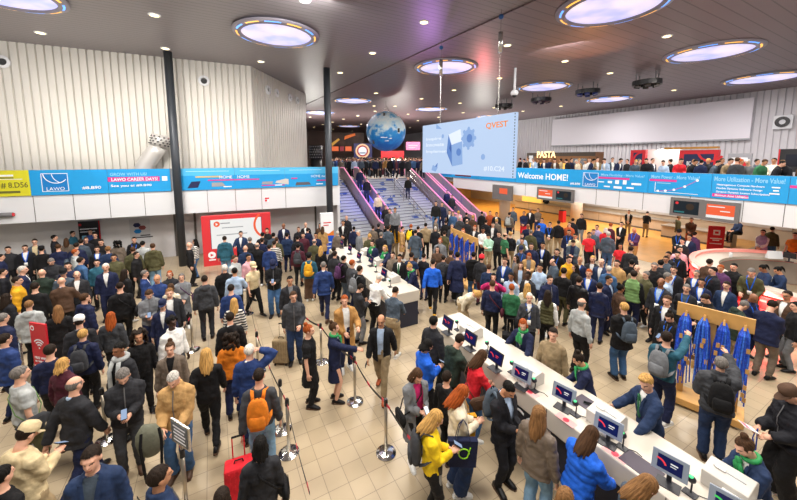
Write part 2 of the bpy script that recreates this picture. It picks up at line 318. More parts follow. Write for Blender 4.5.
class Board:
    def __init__(s, name, label, cat, A, B, z0, z1, m, thick=.03, out=0.0, group=None, fn=None):
        s.A = Vector(A); s.fn = fn; A = Vector(A); B = Vector(B); x = Vector((B.x - A.x, B.y - A.y, 0)); s.w = x.length; s.h = z1 - z0; s.t = thick; s.k = 0
        M = upright((A.x, A.y, z0), x); M = M @ Matrix.Translation((0, 0, out))
        b = MB(); b.box((s.w / 2, s.h / 2, thick / 2), (s.w, s.h, thick))
        s.o = b.build(name, m); s.o.matrix_world = M; tag(s.o, label, cat, group)
    def lay(s): s.k += 1; return s.t + .001 + .0012 * s.k
    def rects(s, name, L, m, th=.003):
        z = s.lay(); b = MB()
        for (x, y, w_, h_) in L: b.box((x + w_ / 2, y + h_ / 2, z), (w_, h_, th))
        return b.build(name, m, s.o)
    def poly(s, name, P, m):
        z = s.lay(); b = MB()
        for p in (P if hasattr(P[0][0], '__len__') else [P]):
            n = len(p); b.add([(x, y, z) for x, y in p], [tuple(range(n))])
        return b.build(name, m, s.o)
    def discs(s, name, L, m, n=20):
        return s.poly(name, [[(x + r * math.cos(2 * math.pi * i / n), y + r * math.sin(2 * math.pi * i / n)) for i in range(n)] for x, y, r in L], m)
    def ring(s, name, x, y, r0, r1, m, a0=0, a1=360, n=28):
        z = s.lay(); b = MB(); V = []
        for i in range(n + 1):
            a = R(a0 + (a1 - a0) * i / n); V += [(x + r0 * math.cos(a), y + r0 * math.sin(a), z), (x + r1 * math.cos(a), y + r1 * math.sin(a), z)]
        b.add(V, [(2 * i, 2 * i + 1, 2 * i + 3, 2 * i + 2) for i in range(n)]); return b.build(name, m, s.o)
    def txt(s, body, x, y, size, m, align='LEFT', name='lettering'):
        return text(name, body, size, m, s.o, Matrix.Translation((x, y, s.lay())), align, .002)
    def fit(s, body, pa, pb, y, hc, m):   # lettering between two measured columns of the photo
        xa, xb = ((s.fn(p).to_2d() - s.A.to_2d()).length for p in (pa, pb)); return text('lettering', body, hc * 1.4, m, s.o, Matrix.Translation((xa, y, s.lay())), 'LEFT', .002, xb - xa, hc)
    def line(s, name, pts, wd, m):
        z = s.lay(); b = MB()
        for a, c in zip(pts, pts[1:]):
            a = Vector((*a, 0)); c = Vector((*c, 0)); d = (c - a).normalized(); q = Vector((-d.y, d.x, 0)) * wd / 2
            b.add([(*(a - q).xy, z), (*(c - q).xy, z), (*(c + q).xy, z), (*(a + q).xy, z)], [(0, 1, 2, 3)])
        return b.build(name, m, s.o)
def lawo(B, x, y, h_):
    w_ = h_ * 1.12; B.rects('logo_field', [(x, y, w_, h_)], DEEPB)
    t = h_ * .03; B.rects('logo_frame', [(x, y, w_, t), (x, y + h_ - t, w_, t), (x, y, t, h_), (x + w_ - t, y, t, h_)], WHT)
    B.ring('logo_curve', x + w_ * .55, y + h_ * .98, h_ * .50, h_ * .54, WHT, 182, 322); B.ring('logo_curve', x + w_ * .88, y + h_ * .98, h_ * .52, h_ * .55, WHT, 182, 250)
    B.txt('LAWO', x + w_ * .5, y + h_ * .06, h_ * .26, WHT, 'CENTER')
lz0, lz1 = 3.50, 4.52
FL = []
def lp(px): p = on_line(px, 190, LFAR, LB); return Vector((p.x, p.y, 0))
OUT = .035
B = Board('banner', 'yellow advertising banner printed # 8.D56 on the gallery parapet', 'banner', lp(-20), lp(31.5), lz0, lz1, YEL, out=OUT)
B.fn = lp; B.fit('# 8.D56', 2.5, 29.5, .34, .24, OLIVE); B.rects('white_print', [(B.w - 1.2, .78, .75, .07), (B.w - 1.5, .66, 1.3, .02)], WHT); B.rects('olive_print', [(B.w - 1.2, .70, .75, .05), (B.w - 1.3, .12, 1.0, .09)], OLIVE)
B = Board('banner', 'cyan banner with square LAWO logo beside the yellow banner', 'banner', lp(31.8), lp(109), lz0, lz1, CY, out=OUT)
lawo(B, .34, .14, .74); B.fn = lp; B.fit('#8.B90', 83, 102, .2, .14, WHT)
B = Board('banner', 'cyan banner reading LAWO CAREER DAYS in a pink stripe', 'banner', lp(109.4), lp(171.5), lz0, lz1, CY, out=OUT)
B.fn = lp; B.fit('GROW WITH US!', 112, 148.5, .74, .13, PALEB); B.rects('pink_stripe', [(.0, .48, B.w * .82, .2)], PINK); B.fit('LAWO CAREER DAYS!', 113, 159, .51, .14, WHT); B.fit('See you at #8.B90', 112, 152.5, .26, .13, WHT); B.rects('pale_square', [(B.w * .86, .48, B.w * .09, .2)], WHT)
for (a, c, hl, lab) in ((181.5, 235.3, 0, 'cyan product banner between the tall front pillar and the HOME panel'), (235.5, 285.3, 1, 'cyan product banner showing a fanned row of consoles'), (285.5, 325.5, 2, 'cyan product banner just before the slim far pillar'), (331, 338, 3, 'narrow end of cyan banner beyond the slim far pillar')):
    B = Board('banner', lab, 'banner', lp(a), lp(c), lz0, lz1, CY, out=OUT)
    B.rects('pale_band', [(0, B.h - .34, B.w, .34)], mat('banner_sky', '#4db9ee', .5))
    if hl == 3: continue
    n = 5; B.discs('icon', [(B.w * (i + .5) / n, B.h - .15, .085) for i in range(n)], WHT, 12); B.line('icon_line', [(B.w * .1, B.h - .14), (B.w * .9, B.h - .14)], .012, WHT)
    if hl == 0:
        B.poly('tablet', [(.25, .10), (.68, .12), (.80, .42), (.42, .40)], NAVYP); B.poly('console', [(1.25, .14), (1.85, .15), (1.7, .34), (1.25, .33)], GREYP); B.rects('rack_strip', [(.6, .58, 1.1, .08)], mat('print_sand', '#c8b98e', .5)); B.txt('HOME', B.w - .1, .52, .2, WHT, 'RIGHT')
        B.rects('pink_stripe', [(1.1, .42, B.w - 1.1, .06)], PINK)
    elif hl == 1:
        B.txt('HOME', .1, .52, .2, WHT); B.rects('pink_stripe', [(0, .42, 1.1, .06), (1.2, .1, 1.1, .05)], PINK); B.poly('console', [(1.2, .2), (1.7, .18), (1.75, .32), (1.25, .32)], GREYP); B.poly('console', [(1.85, .24), (2.5, .14), (2.5, .42), (2.35, .44), (1.9, .34)], mat('print_silver', '#c9c6c0', .5))
    else:
        B.poly('console', [(.5, .08), (1.3, .1), (1.2, .24), (.55, .24)], mat('print_taupe', '#5c5a60', .5)); B.rects('pink_stripe', [(.3, .42, .3, .06), (1.6, .28, .85, .06)], PINK); B.txt('HOME mc', 1.3, .48, .18, WHT)
    B.rects('pale_print', [(B.w - .5, .1, .35, .05)], WHT)
# right hand gallery: boards read along -D1
def rp(px): p = on_u(px, 190, UR); return Vector((p.x, p.y, 0))
rz0, rz1 = 3.30, 4.33
B = Board('banner', 'cyan banner strip with a dark red patch behind the hanging screen', 'banner', rp(432), rp(515.4), rz0, rz1, CY, out=OUT)
B.rects('dark_patch', [(B.w * .35, .15, B.w * .2, .5)], mat('print_maroon', '#6b2740', .5)); B.rects('navy_patch', [(B.w * .1, .15, B.w * .2, .5)], DEEPB)
B = Board('banner', 'cyan banner reading Welcome HOME! with a small LAWO logo', 'banner', rp(515.8), rp(597), rz0, rz1, CY, out=OUT)
B.fn = rp; B.fit('Welcome HOME!', 518, 568, .34, .40, WHT); B.fit('#8.B90', 570.5, 580.5, .14, .14, WHT); lawo(B, (rp(583) - rp(515.8)).length, .1, .78)
B = Board('banner', 'cyan banner with two rows of small white logos', 'banner', rp(597.3), rp(648), rz0, rz1, CY, out=OUT)
B.fn = rp; B.fit('More Flexibility - More Value!', 601, 644, .74, .17, PALEB); B.rects('pink_stripe', [(0, .58, B.w * .66, .1)], PINK)
B.rects('partner_logo', [(x * B.w / 3.9, y, w_ * B.w / 3.9, h_) for x, y, w_, h_ in ((.1, .38, .5, .05), (.9, .36, .35, .12), (1.5, .34, .3, .2), (2.1, .34, .28, .22), (2.75, .34, .7, .1), (.6, .14, .5, .07), (1.4, .1, .65, .12), (2.4, .14, .55, .08))], WHT)
B = Board('banner', 'cyan banner with a rising line chart', 'banner', rp(648.4), rp(711.5), rz0, rz1, CY, out=OUT)
B.fn = rp; B.fit('More Power - More Value!', 651, 699, .74, .17, PALEB); B.rects('pink_stripe', [(.05, .60, B.w * .46, .1)], PINK)
kx = B.w / 3.9; P = [(.7 * kx, .14), (1.2 * kx, .17), (1.75 * kx, .24), (2.4 * kx, .42), (3.1 * kx, .72)]
B.line('chart_axis', [(.5 * kx, .55), (.5 * kx, .1), (3.2 * kx, .1)], .022, WHT); B.line('chart_line', P, .02, PINK); B.discs('chart_point', [(x, y, .055) for x, y in P], WHT, 12); B.rects('chart_note', [(.6 * kx, .50, .9 * kx, .04)], PALEB)
B = Board('banner', 'cyan banner reading More Utilization - More Value!', 'banner', rp(711.9), rp(789.5), rz0, rz1, CY, out=OUT)
B.fn = rp; B.fit('More Utilization - More Value!', 714, 785, .74, .2, PALEB)
for i, t in enumerate(('Heterogeneous Compute Hardware', 'Flexible Dynamic Software Design', 'Dynamic Dynamic License Subscriptions')): B.fit(t, 717, (765, 763, 771)[i], .56 - .15 * i, .1, WHT)
B.rects('pink_stripe', [(.05, .08, B.w * .5, .13)], PINK); B.fit('Maximum Asset Utilization', 716, 750, .1, .09, WHT); B.rects('note', [(B.w * .80, .56, B.w * .1, .05), (B.w * .82, .44, B.w * .07, .05), (B.w * .78, .32, B.w * .12, .05)], WHT)
B = Board('banner', 'cyan banner cut by the edge of the photo, last on the parapet', 'banner', rp(790), rp(840), rz0, rz1, CY, out=OUT)
B.txt('More', .12, .74, .27, PALEB); B.rects('pink_stripe', [(.0, .60, .6, .1)], PINK)
# monitors on the fascia
SCR_O = mat('screen_orange', '#e8603a', .3, emit=1.0); SCR_D = mat('screen_dark', '#14222b', .3, emit=.8, ecol='#14222b'); SCR_W = mat('screen_white', '#f2f2f0', .3, emit=.85); SCR_T = mat('screen_teal', '#3a8c92', .3, emit=.6)
CASE = mat('monitor_casing', '#6f6d6c', .45)
def wall_monitor(px0, px1, z0, z1, label, kind, group):
    A, C = rp(px0), rp(px1); B = Board('wall_monitor', label, 'monitor', A, C, z0, z1, CASE, thick=.14, out=.01, group=group)
    m = .13; W_, H_ = B.w - 2 * m, B.h - 2 * m
    if kind == 'o':
        B.rects('screen', [(m, m, W_, H_)], SCR_O); B.rects('caption', [(m + .05, m + H_ * .8, W_ * .6, .04), (m + W_ * .5, m + H_ * .5, W_ * .35, .04)], SCR_W); B.rects('footer', [(m, m, W_, .12)], SCR_W)
    else:
        B.rects('screen', [(m, m, W_, H_)], SCR_D); B.discs('picture', [(m + W_ * .62, m + H_ * .55, H_ * .36)], SCR_T); B.discs('subject', [(m + W_ * .66, m + H_ * .58, H_ * .26)], mat('screen_brown', '#4a3a2c', .3, emit=.5)); B.discs('badge', [(m + W_ * .14, m + H_ * .82, .06)], mat('screen_red', '#e0383c', .3, emit=1)); B.rects('caption', [(m + .05, m + .05, W_ * .4, .06)], SCR_T)
wall_monitor(538.5, 556, 2.33, 3.13, 'orange screen of the far pair of monitors under the Welcome HOME banner', 'o', 'fascia monitors')
wall_monitor(556, 575, 2.33, 3.13, 'dark picture screen of the far monitor pair under the Welcome HOME banner', 'd', 'fascia monitors')
wall_monitor(673, 706, 2.36, 3.20, 'dark picture screen of the near monitor pair under the chart banner', 'd', 'fascia monitors')
wall_monitor(706, 743, 2.34, 3.18, 'orange and white screen of the near monitor pair under the utilization banner', 'o', 'fascia monitors')
p = far_at(503, 205, 24.2); B = Board('wall_monitor', 'small orange monitor hanging by the food hall entrance near the escalators', 'monitor', p + D1 * .9, p - D1 * .9, 2.0, 3.05, CASE, thick=.2); B.rects('screen', [(.7, .45, .75, .4)], SCR_O)
# big hanging screen
LEDW = mat('led_screen_sky', '#b9cfee', .5, emit=.93, spec=.1); LEDB = mat('led_screen_blue', '#6287c8', .5, emit=.9, spec=.1); LEDL = mat('led_screen_light', '#dfeafa', .5, emit=.95, spec=.1); LEDM = mat('led_screen_mid', '#8fafe0', .5, emit=.9, spec=.1); LEDO = mat('led_screen_orange', '#f08a2c', .5, emit=.95, spec=.1)
UL = -1.25
tl, tr, br = on_u(425.2, 125.2, UL), on_u(518.5, 112.2, UL), on_u(515, 178.2, UL)
tl.z = tr.z; B = Board('hanging_screen', 'huge pale blue hanging screen with the orange word QVEST', 'screen', (tl.x, tl.y, 0), (tr.x, tr.y, 0), br.z, tr.z, LEDW, thick=.12); W_, H_ = B.w, B.h
B.fn = lambda p: on_u(p, 120, UL); B.fit('QVEST', 489, 511, H_ * .80, H_ * .11, LEDO)
for i, t in enumerate(('Inspire', 'Innovate', 'Implement')): B.fit(t, 429, (444, 447, 452)[i], H_ * (.68 - .13 * i), H_ * .075, LEDL)
B.fit('#10.C24', 488, 509, H_ * .10, H_ * .09, LEDL)
def sp(L): return [(x * W_, y * H_) for x, y in L]
B.poly('block_front', sp([(.41, .15), (.53, .20), (.52, .62), (.40, .56)]), LEDM); B.poly('block_side', sp([(.34, .42), (.41, .15), (.40, .56), (.36, .76)]), LEDB); B.poly('block_top', sp([(.36, .76), (.40, .56), (.52, .62), (.50, .84)]), LEDL)
B.poly('block_notch', sp([(.37, .50), (.40, .40), (.40, .50), (.385, .60)]), mat('led_screen_deep', '#4468ae', .5, emit=.9, spec=.1)); B.discs('port', [(W_ * .485, H_ * .42, H_ * .07)], LEDB)
B.discs('gear', [(W_ * .59, H_ * .66, H_ * .16)] + [(W_ * .59 + H_ * .17 * math.cos(i * .785), H_ * .66 + H_ * .17 * math.sin(i * .785), H_ * .035) for i in range(8)], LEDM); B.discs('gear_hole', [(W_ * .60, H_ * .66, H_ * .075)], LEDB)
B.poly('shard', sp([(.20, .90), (.20, 1.0), (.28, .88)]), LEDM); B.discs('cell', [(W_ * .29, H_ * .74, H_ * .04), (W_ * .74, H_ * .33, H_ * .05)], LEDM); B.poly('cube', sp([(.14, .06), (.20, .03), (.23, .12), (.16, .17)]), LEDM); B.poly('cube', sp([(.19, .14), (.22, .12), (.23, .22)]), LEDB)
B.rects('edge_clamp', [(W_ - .01, H_ * (i + .2) / 22, .03, H_ * .022) for i in range(22)], DARK)
for px, py, lab in ((440.5, 60, 'steel hoist and cable holding the far end of the hanging screen'), (498.5, 35, 'steel hoist and cable holding the near end of the hanging screen')):
    q = on_u(px, 100, UL); h0 = on_u(px, py + 15, UL).z if False else None
    r = empty('chain_hoist', (q.x, q.y, tr.z), 0, lab, 'hoist', 'screen hoists')
    top = CZ - .08 - tr.z; zc = on_u(px, py + 8, UL).z - tr.z
    b = MB(); b.tube([(0, 0, 0), (0, 0, top)], .010, 8); b.build('cable', M_STEEL, r); b = MB(); b.cyl((0, 0, zc - .3), .07, .6, 14); b.build('hoist_body', M_STEEL, r, smooth=True); b = MB(); b.ball((0, 0, min(zc + .75, top - .1)), .08); b.build('hoist_hook', mat('hoist_blue', '#1d4f8f', .4), r, smooth=True)
# projection screen on the far wall
UWL = 23.6; a, c, d = on_u(553.5, 115, UWL), on_u(755, 97.3, UWL), on_u(751, 138.5, UWL)
B = Board('projection_screen', 'wide blank white projection screen on the ribbed wall above the gallery', 'screen', (a.x, a.y, 0), (c.x, c.y, 0), d.z, c.z, mat('projection_white', '#e3e1ea', .6), thick=.12); B.rects('lower_batten', [(0, -.1, B.w, .12)], GREYP)
# stage wall of red panels with a presentation screen
ra, rc = at(202, 214.3, 2.25), at(271, 211, 2.25)
ra = on_line(203, 240, LFAR + ln * .6, LB + ln * .6); rc = on_line(271, 240, LFAR + ln * .6, LB + ln * .6); zt = on_line(271, 211.7, LFAR + ln * .6, LB + ln * .6).z
B = Board('backdrop_panel', 'red backdrop wall framing a white presentation screen', 'backdrop', (ra.x, ra.y, 0), (rc.x, rc.y, 0), 0, zt, mat('backdrop_red', '#d5333a', .5), thick=.25); W_, H_ = B.w, B.h
B.rects('screen', [(W_ * .125, H_ * .34, W_ * .73, H_ * .58)], SCR_W); B.rects('screen_edge', [(W_ * .118, H_ * .33, W_ * .007, H_ * .6), (W_ * .855, H_ * .33, W_ * .007, H_ * .6)], NAVYP)
B.discs('logo', [(W_ * .21, H_ * .83, .13)], SCR_O); B.poly('logo_mark', [(W_ * .195, H_ * .80), (W_ * .23, H_ * .83), (W_ * .195, H_ * .86)], SCR_W); B.rects('screen_text', [(W_ * .26, H_ * .83, .4, .05), (W_ * .28, H_ * .74, .9, .04), (W_ * .2, H_ * .6, 1.3, .04)], GREYP)
B.ring('orange_arc', W_ * .98, H_ * .76, .62, .72, SCR_O, 130, 250); B.discs('emblem', [(W_ * .12, H_ * .22, .16)], WHT); B.poly('emblem_mark', [(W_ * .10, H_ * .19), (W_ * .145, H_ * .22), (W_ * .10, H_ * .25)], REDP); B.rects('emblem_name', [(W_ * .075, H_ * .11, .28, .06)], WHT)
p = lp(266); B = Board('wall_sign', 'small red and white square sign on the white fascia above the red backdrop', 'sign', lp(264), lp(268.5), 2.78, 3.02, WHT, thick=.02, out=.004); B.rects('red_mark', [(.02, .02, .1, .1), (.02, .14, .2, .08)], REDP)
# posters on the lower wall
gl = lambda px: on_line(px, 230, g0, g1)
zz = lambda px, py: on_line(px, py, g0, g1).z
B = Board('poster', 'grey poster with three hexagon pictures on the lower wall', 'poster', gl(130), gl(150.5), zz(140, 243), min(2.4, zz(140, 219)), mat('poster_grey', '#c3c6cc', .5), out=.01); W_, H_ = B.w, B.h
for (x, y, m_) in ((.36, .76, NAVYP), (.62, .64, mat('print_rust', '#7c3a3a', .5)), (.38, .5, DEEPB)): B.poly('hexagon', [(W_ * x + .16 * math.cos(i * 1.047), H_ * y + .12 * math.sin(i * 1.047)) for i in range(6)], m_)
B.rects('caption', [(W_ * .5, H_ * .30, .4, .05), (W_ * .25, H_ * .22, .7, .05)], DARK)
B = Board('sign_board', 'black notice board with a red edge behind the crowd on the lower wall', 'sign', gl(79), gl(100.5), zz(90, 248), min(2.4, zz(90, 221)), DARK, out=.01); W_, H_ = B.w, B.h
B.rects('red_edge', [(W_ * .95, 0, W_ * .05, H_)], REDP); B.rects('headline', [(W_ * .06, H_ * .70, W_ * .8, .05), (W_ * .06, H_ * .60, W_ * .7, .04)], WHT); B.discs('badge', [(W_ * .08, H_ * .88, .06)], REDP); B.rects('picture', [(W_ * .12, H_ * .3, W_ * .2, H_ * .18)], PALEB)
# totem sign at the slim pillar
q = on_line(320.5, 240, LFAR + ln * .9, LB + ln * .9); q2 = on_line(333, 240, LFAR + ln * .9, LB + ln * .9)
B = Board('totem_sign', 'white and blue totem sign with an orange wave at the slim pillar', 'sign', (q.x, q.y, 0), (q2.x, q2.y, 0), 0, on_line(327, 212.5, LFAR + ln * .9, LB + ln * .9).z, WHT, thick=.22); W_, H_ = B.w, B.h
B.rects('blue_field', [(0, 0, W_, H_ * .45)], mat('print_royal', '#1f56c8', .5)); B.poly('orange_wave', [(0, H_ * .44), (W_, H_ * .40), (W_, H_ * .58), (W_ * .6, H_ * .50), (0, H_ * .56)], mat('print_orange', '#e5822e', .5)); B.rects('caption', [(W_ * .2, H_ * .76, W_ * .6, .05), (W_ * .2, H_ * .70, W_ * .4, .05)], REDP); B.rects('white_text', [(W_ * .35, H_ * .28, W_ * .45, .05), (W_ * .35, H_ * .18, W_ * .4, .05)], WHT)
# red roll-up banner by the food counters
a = at(715, 252, 0); B = None
bb = far_at(717, 225, 17.2)
B = Board('roll_up_banner', 'red upright roll-up banner between the reception desk and food counters', 'banner', bb + Vector((-.32, .12, 0)), bb + Vector((.32, -.12, 0)), .02, far_at(717, 226, 17.2).z, REDP, thick=.04); W_, H_ = B.w, B.h
B.rects('white_square', [(W_ * .3, H_ * .68, W_ * .42, H_ * .18)], WHT); B.rects('red_mark', [(W_ * .4, H_ * .73, W_ * .22, H_ * .08)], REDP); B.rects('white_text', [(W_ * .14, H_ * .54, W_ * .72, .05), (W_ * .3, H_ * .48, W_ * .4, .05), (W_ * .14, H_ * .36, W_ * .72, .04)], WHT)
# gallery background on the right: stand fronts, lit letters
def uboard(name, label, cat, px0, px1, py0, py1, U, m, **k):
    a, c, d = on_u(px0, py0, U), on_u(px1, py0, U), on_u((px0 + px1) / 2, py1, U); t = on_u((px0 + px1) / 2, py0, U)
    return Board(name, label, cat, (a.x, a.y, 0), (c.x, c.y, 0), max(UF + .02, d.z), t.z, m, **k)
B = uboard('stand_front', 'navy and red stand front reading IBC EXPLORE behind the gallery crowd', 'stand', 682, 721, 150, 172, 17.5, REDP, thick=.3); W_, H_ = B.w, B.h
B.rects('navy_field', [(.25, 0, W_ - .45, H_ - .25)], NAVYP); B.discs('logo', [(.65, H_ - .75, .26)], REDP); B.fn = lambda p: on_u(p, 150, 17.5); B.fit('IBC EXPLORE', 690, 707, H_ - .95, .26, WHT); B.fit('FOR MARKET', 690, 702, H_ - 1.3, .18, WHT); B.ring('arc', W_ * .82, H_ * .95, .55, .68, REDP, 180, 330)
B = uboard('stand_front', 'narrow red and navy stand front behind the middle of the gallery crowd', 'stand', 633, 648, 150, 170, 19, REDP, thick=.3); W_, H_ = B.w, B.h; B.rects('navy_field', [(.2, 0, W_ - .4, H_ - .2)], NAVYP); B.discs('logo', [(.6, H_ - .7, .2)], REDP); B.ring('arc', W_ * .8, H_ * .5, .5, .62, REDP, 90, 230)
B = uboard('stand_wall', 'white lit stand wall between the two red stand fronts', 'stand', 648, 682, 149, 170, 20, mat('stand_white', '#eeeae6', .5), thick=.2)
for k in range(2):
    q = on_u(660 + 12 * k, 156, 19.6); area('stand_lamp_light', (q.x, q.y, q.z + .5), .4, 12, (1, .96, .9))
B = uboard('framed_poster', 'grey framed pink and white poster on the gallery', 'poster', 729, 753, 153.5, 172, 20, GREYP, thick=.12); W_, H_ = B.w, B.h; B.rects('sheet', [(.18, .1, W_ - .36, H_ - .35)], WHT); B.rects('pink_print', [(.4, .3, W_ * .2, H_ * .5), (W_ * .5, .3, W_ * .35, H_ * .3)], REDP)
B = uboard('dark_display', 'large dark display cabinet at the far end of the gallery', 'display', 782, 812, 149, 172, 19, mat('display_black', '#16161a', .35), thick=.5); B.rects('red_edge', [(0, 0, .06, B.h)], REDP); B.rects('blank_screen', [(.3, .3, B.w - .6, B.h - .6)], mat('screen_off', '#20222a', .15))
B = uboard('food_kiosk', 'wooden fronted pasta kiosk with a bright counter on the gallery', 'kiosk', 535, 604, 152.5, 172, 20, mat('kiosk_wood', '#7a5230', .5), thick=1.2); W_, H_ = B.w, B.h
B.rects('lit_counter', [(.2, 0, W_ * .6, H_ * .45)], mat('kiosk_glow', '#f0b255', .4, emit=.6)); B.rects('fascia', [(0, H_ - .35, W_, .35)], mat('kiosk_dark', '#3c3128', .5)); B.rects('hood', [(W_ * .72, H_ * .35, W_ * .18, H_ * .35)], M_STEEL)
text('lit_letters', 'PASTA', 1.0, mat('lit_letters', '#ffdca0', .3, emit=1.1), None, upright(on_u(537, 157.6, 18.6), -D1), 'LEFT', .03, (on_u(555.5, 157, 18.6) - on_u(537, 157, 18.6)).length, .62); tag(bpy.data.objects['lit_letters'], 'glowing white letters PASTA standing over the kiosk', 'sign')
B = uboard('canopy_beam', 'golden beam hung over the IBC EXPLORE stand', 'beam', 667, 720, 147, 149, 17.4, mat('beam_gold', '#b98432', .4), thick=.4)
for k, (px, lab) in enumerate(((523.5, 'thin black framed sign above the gallery crowd by the hanging screen'),)):
    B = uboard('framed_sign', lab, 'sign', 529, 534, 155, 163, 16, DARK, thick=.05); B.rects('sheet', [(.05, .05, B.w - .1, B.h - .1)], WHT)
# concourse background boards
def back(name, label, cat, px0, px1, py0, py1, Y, m, **k):
    a, c, d = far_at(px0, py0, Y), far_at(px1, py0, Y), far_at(px1, py1, Y); return Board(name, label, cat, (a.x, a.y, 0), (c.x, c.y, 0), max(UF + .01, d.z), a.z, m, **k)
GLOW = lambda n, c, e=1: mat(n, c, .4, emit=e)
B = back('poster_wall', 'dark mural wall with orange light streaks at the back of the concourse', 'mural', 330, 364, 133, 152, 48, mat('mural', '#4a3428', .5, nscale=.6, namp=.8), thick=.2); B.poly('orange_streak', [(2.0, 1.7), (3.6, 2.3), (3.5, 2.6), (2.1, 2.2)], GLOW('mural_glow', '#d86a2a', .5)); B.poly('gold_streak', [(.3, .8), (1.4, 1.7), (1.2, 1.9), (.2, 1.2)], GLOW('mural_gold', '#d9a648', .4))
for k, (x0, x1, c, lab) in enumerate(((332, 338.5, '#ef6a35', 'orange lit menu screen at the back, beside the slim pillar'), (340, 344, '#8a2230', 'small dark red lit screen between two orange menu screens'), (345.5, 351.5, '#ef6a35', 'orange lit menu screen at the back, beside the round emblem'))):
    back('menu_screen', lab, 'screen', x0, x1, 146.5, 151, 46, GLOW('menu_glow_%s' % c[1:], c, .9), thick=.15)
B = back('round_emblem_screen', 'square purple screen with a glowing round white emblem', 'screen', 354, 372, 143.5, 159, 43, GLOW('emblem_violet', '#3b3a78', .5), thick=.2); W_, H_ = B.w, B.h
B.discs('glow_ring', [(W_ * .48, H_ * .52, H_ * .46)], GLOW('emblem_peach', '#f5c79a', 1)); B.discs('red_ring', [(W_ * .48, H_ * .52, H_ * .36)], GLOW('emblem_red', '#c5323a', .7)); B.discs('white_core', [(W_ * .48, H_ * .52, H_ * .27)], GLOW('emblem_white', '#eef3fb', 1)); B.rects('dark_bar', [(W_ * .3, H_ * .36, W_ * .35, H_ * .06)], NAVYP)
back('red_stand_front', 'bright red stand front below the blue globe', 'stand', 381, 404, 151, 160, 42, mat('stand_red', '#d8242c', .5), thick=.3)
B = back('pink_lit_sign', 'pink lit sign high on the back wall beside the globe', 'sign', 406, 420, 142, 150, 44, GLOW('sign_pink', '#f07aa0', 1), thick=.2); B.rects('white_print', [(.3, .5, 1.2, .12), (.3, .25, .9, .1)], SCR_W)
# roof things: globe, ducts, vents, cameras
gp = far_at(386, 131.5, 27.5); gr = 19.6 * 27.5 / 340
def globe_material():
    m = bpy.data.materials.new('globe_print'); m.use_nodes = True; nt, N, L = nodes(m); b = N['Principled BSDF']
    tc = N.new('ShaderNodeTexCoord'); n = N.new('ShaderNodeTexNoise'); n.inputs['Scale'].default_value = 2.2; n.inputs['Detail'].default_value = 6; L.new(tc.outputs['Object'], n.inputs['Vector'])
    sp_ = N.new('ShaderNodeSeparateXYZ'); L.new(tc.outputs['Object'], sp_.inputs[0])
    ma = N.new('ShaderNodeMath'); ma.operation = 'MULTIPLY_ADD'; ma.inputs[1].default_value = .30; L.new(sp_.outputs['Z'], ma.inputs[0]); ma.inputs[2].default_value = .0
    ad = N.new('ShaderNodeMath'); ad.operation = 'ADD'; L.new(ma.outputs[0], ad.inputs[0]); L.new(n.outputs['Fac'], ad.inputs[1])
    r = N.new('ShaderNodeValToRGB'); e = r.color_ramp.elements; e[0].position = .1; e[0].color = lin('#1567c4'); e[1].position = .46; e[1].color = lin('#2b95e0')
    for q, c in ((.58, '#bfe0f2'), (.80, '#e3eef2'), (.95, '#57b3e6')): x = e.new(q); x.color = lin(c)
    L.new(ad.outputs[0], r.inputs[0]); L.new(r.outputs[0], b.inputs['Base Color']); b.inputs['Roughness'].default_value = .35; return m
g = empty('globe_balloon', gp, 0, 'big blue and white globe hanging from the ceiling over the stairs', 'globe')
b = MB(); b.ball((0, 0, 0), gr, 40, 24); b.build('sphere', globe_material(), g, smooth=True)
b = MB(); b.tube([(0, 0, gr), (0, 0, CZ - gp.z - .10)], .02, 6); b.build('cable', M_STEEL, g); b = MB(); b.tube([(-.25, 0, gr - .02), (0, 0, gr + .5), (.25, 0, gr - .02)], .02, 6); b.build('sling', M_STEEL, g)
for a_, z_ in ((-95, .75), (-50, .0), (-135, -.55)):
    q = Vector((math.cos(R(a_)), math.sin(R(a_)), 0)) * math.sqrt(1 - z_ * z_) + Vector((0, 0, z_)); b = MB(); b.box(q * gr, (.16, .16, .3)); b.build('lashing_patch', M_BLACK, g)
b = MB(); [b.box((x, -math.sqrt(max(.01, gr * gr * .99 - x * x - z * z)), z), (w_, .02, .07)) for x, z, w_ in ((-.1, -.55, .5), (.35, -.62, .3), (.1, -.8, .3))]; b.build('white_print', WHT, g)
def ring_light(px, py, dia, label):
    q = at(px, py, CZ - .06); r0 = dia / 2
    o = empty('ceiling_ring_light', (q.x, q.y, q.z), HEAD, label, 'ceiling light', 'round ceiling lights')
    b = MB(); b.lathe([(r0 * .86, .0), (r0 * .86, -.10), (r0 * 1.06, -.03), (r0 * 1.06, .0)], n=48); b.build('frame', mat('light_frame', '#8a8590', .4), o, smooth=True)
    b = MB(); b.lathe([(0.001, -.035), (r0 * .5, -.03), (r0 * .87, -.02)], n=40); b.build('diffuser', RLM, o, smooth=True)
    for k in range(12):
        b = MB(); V = []
        for i in range(7):
            a = R(30 * k + 4 + 22 * i / 6); V += [(r0 * .935 * math.cos(a), r0 * .935 * math.sin(a), -.079), (r0 * .972 * math.cos(a), r0 * .972 * math.sin(a), -.067)]
        b.add(V, [(2 * i, 2 * i + 1, 2 * i + 3, 2 * i + 2) for i in range(6)]); b.build('glow_dash', (RLY if k % 2 else RLB), o)
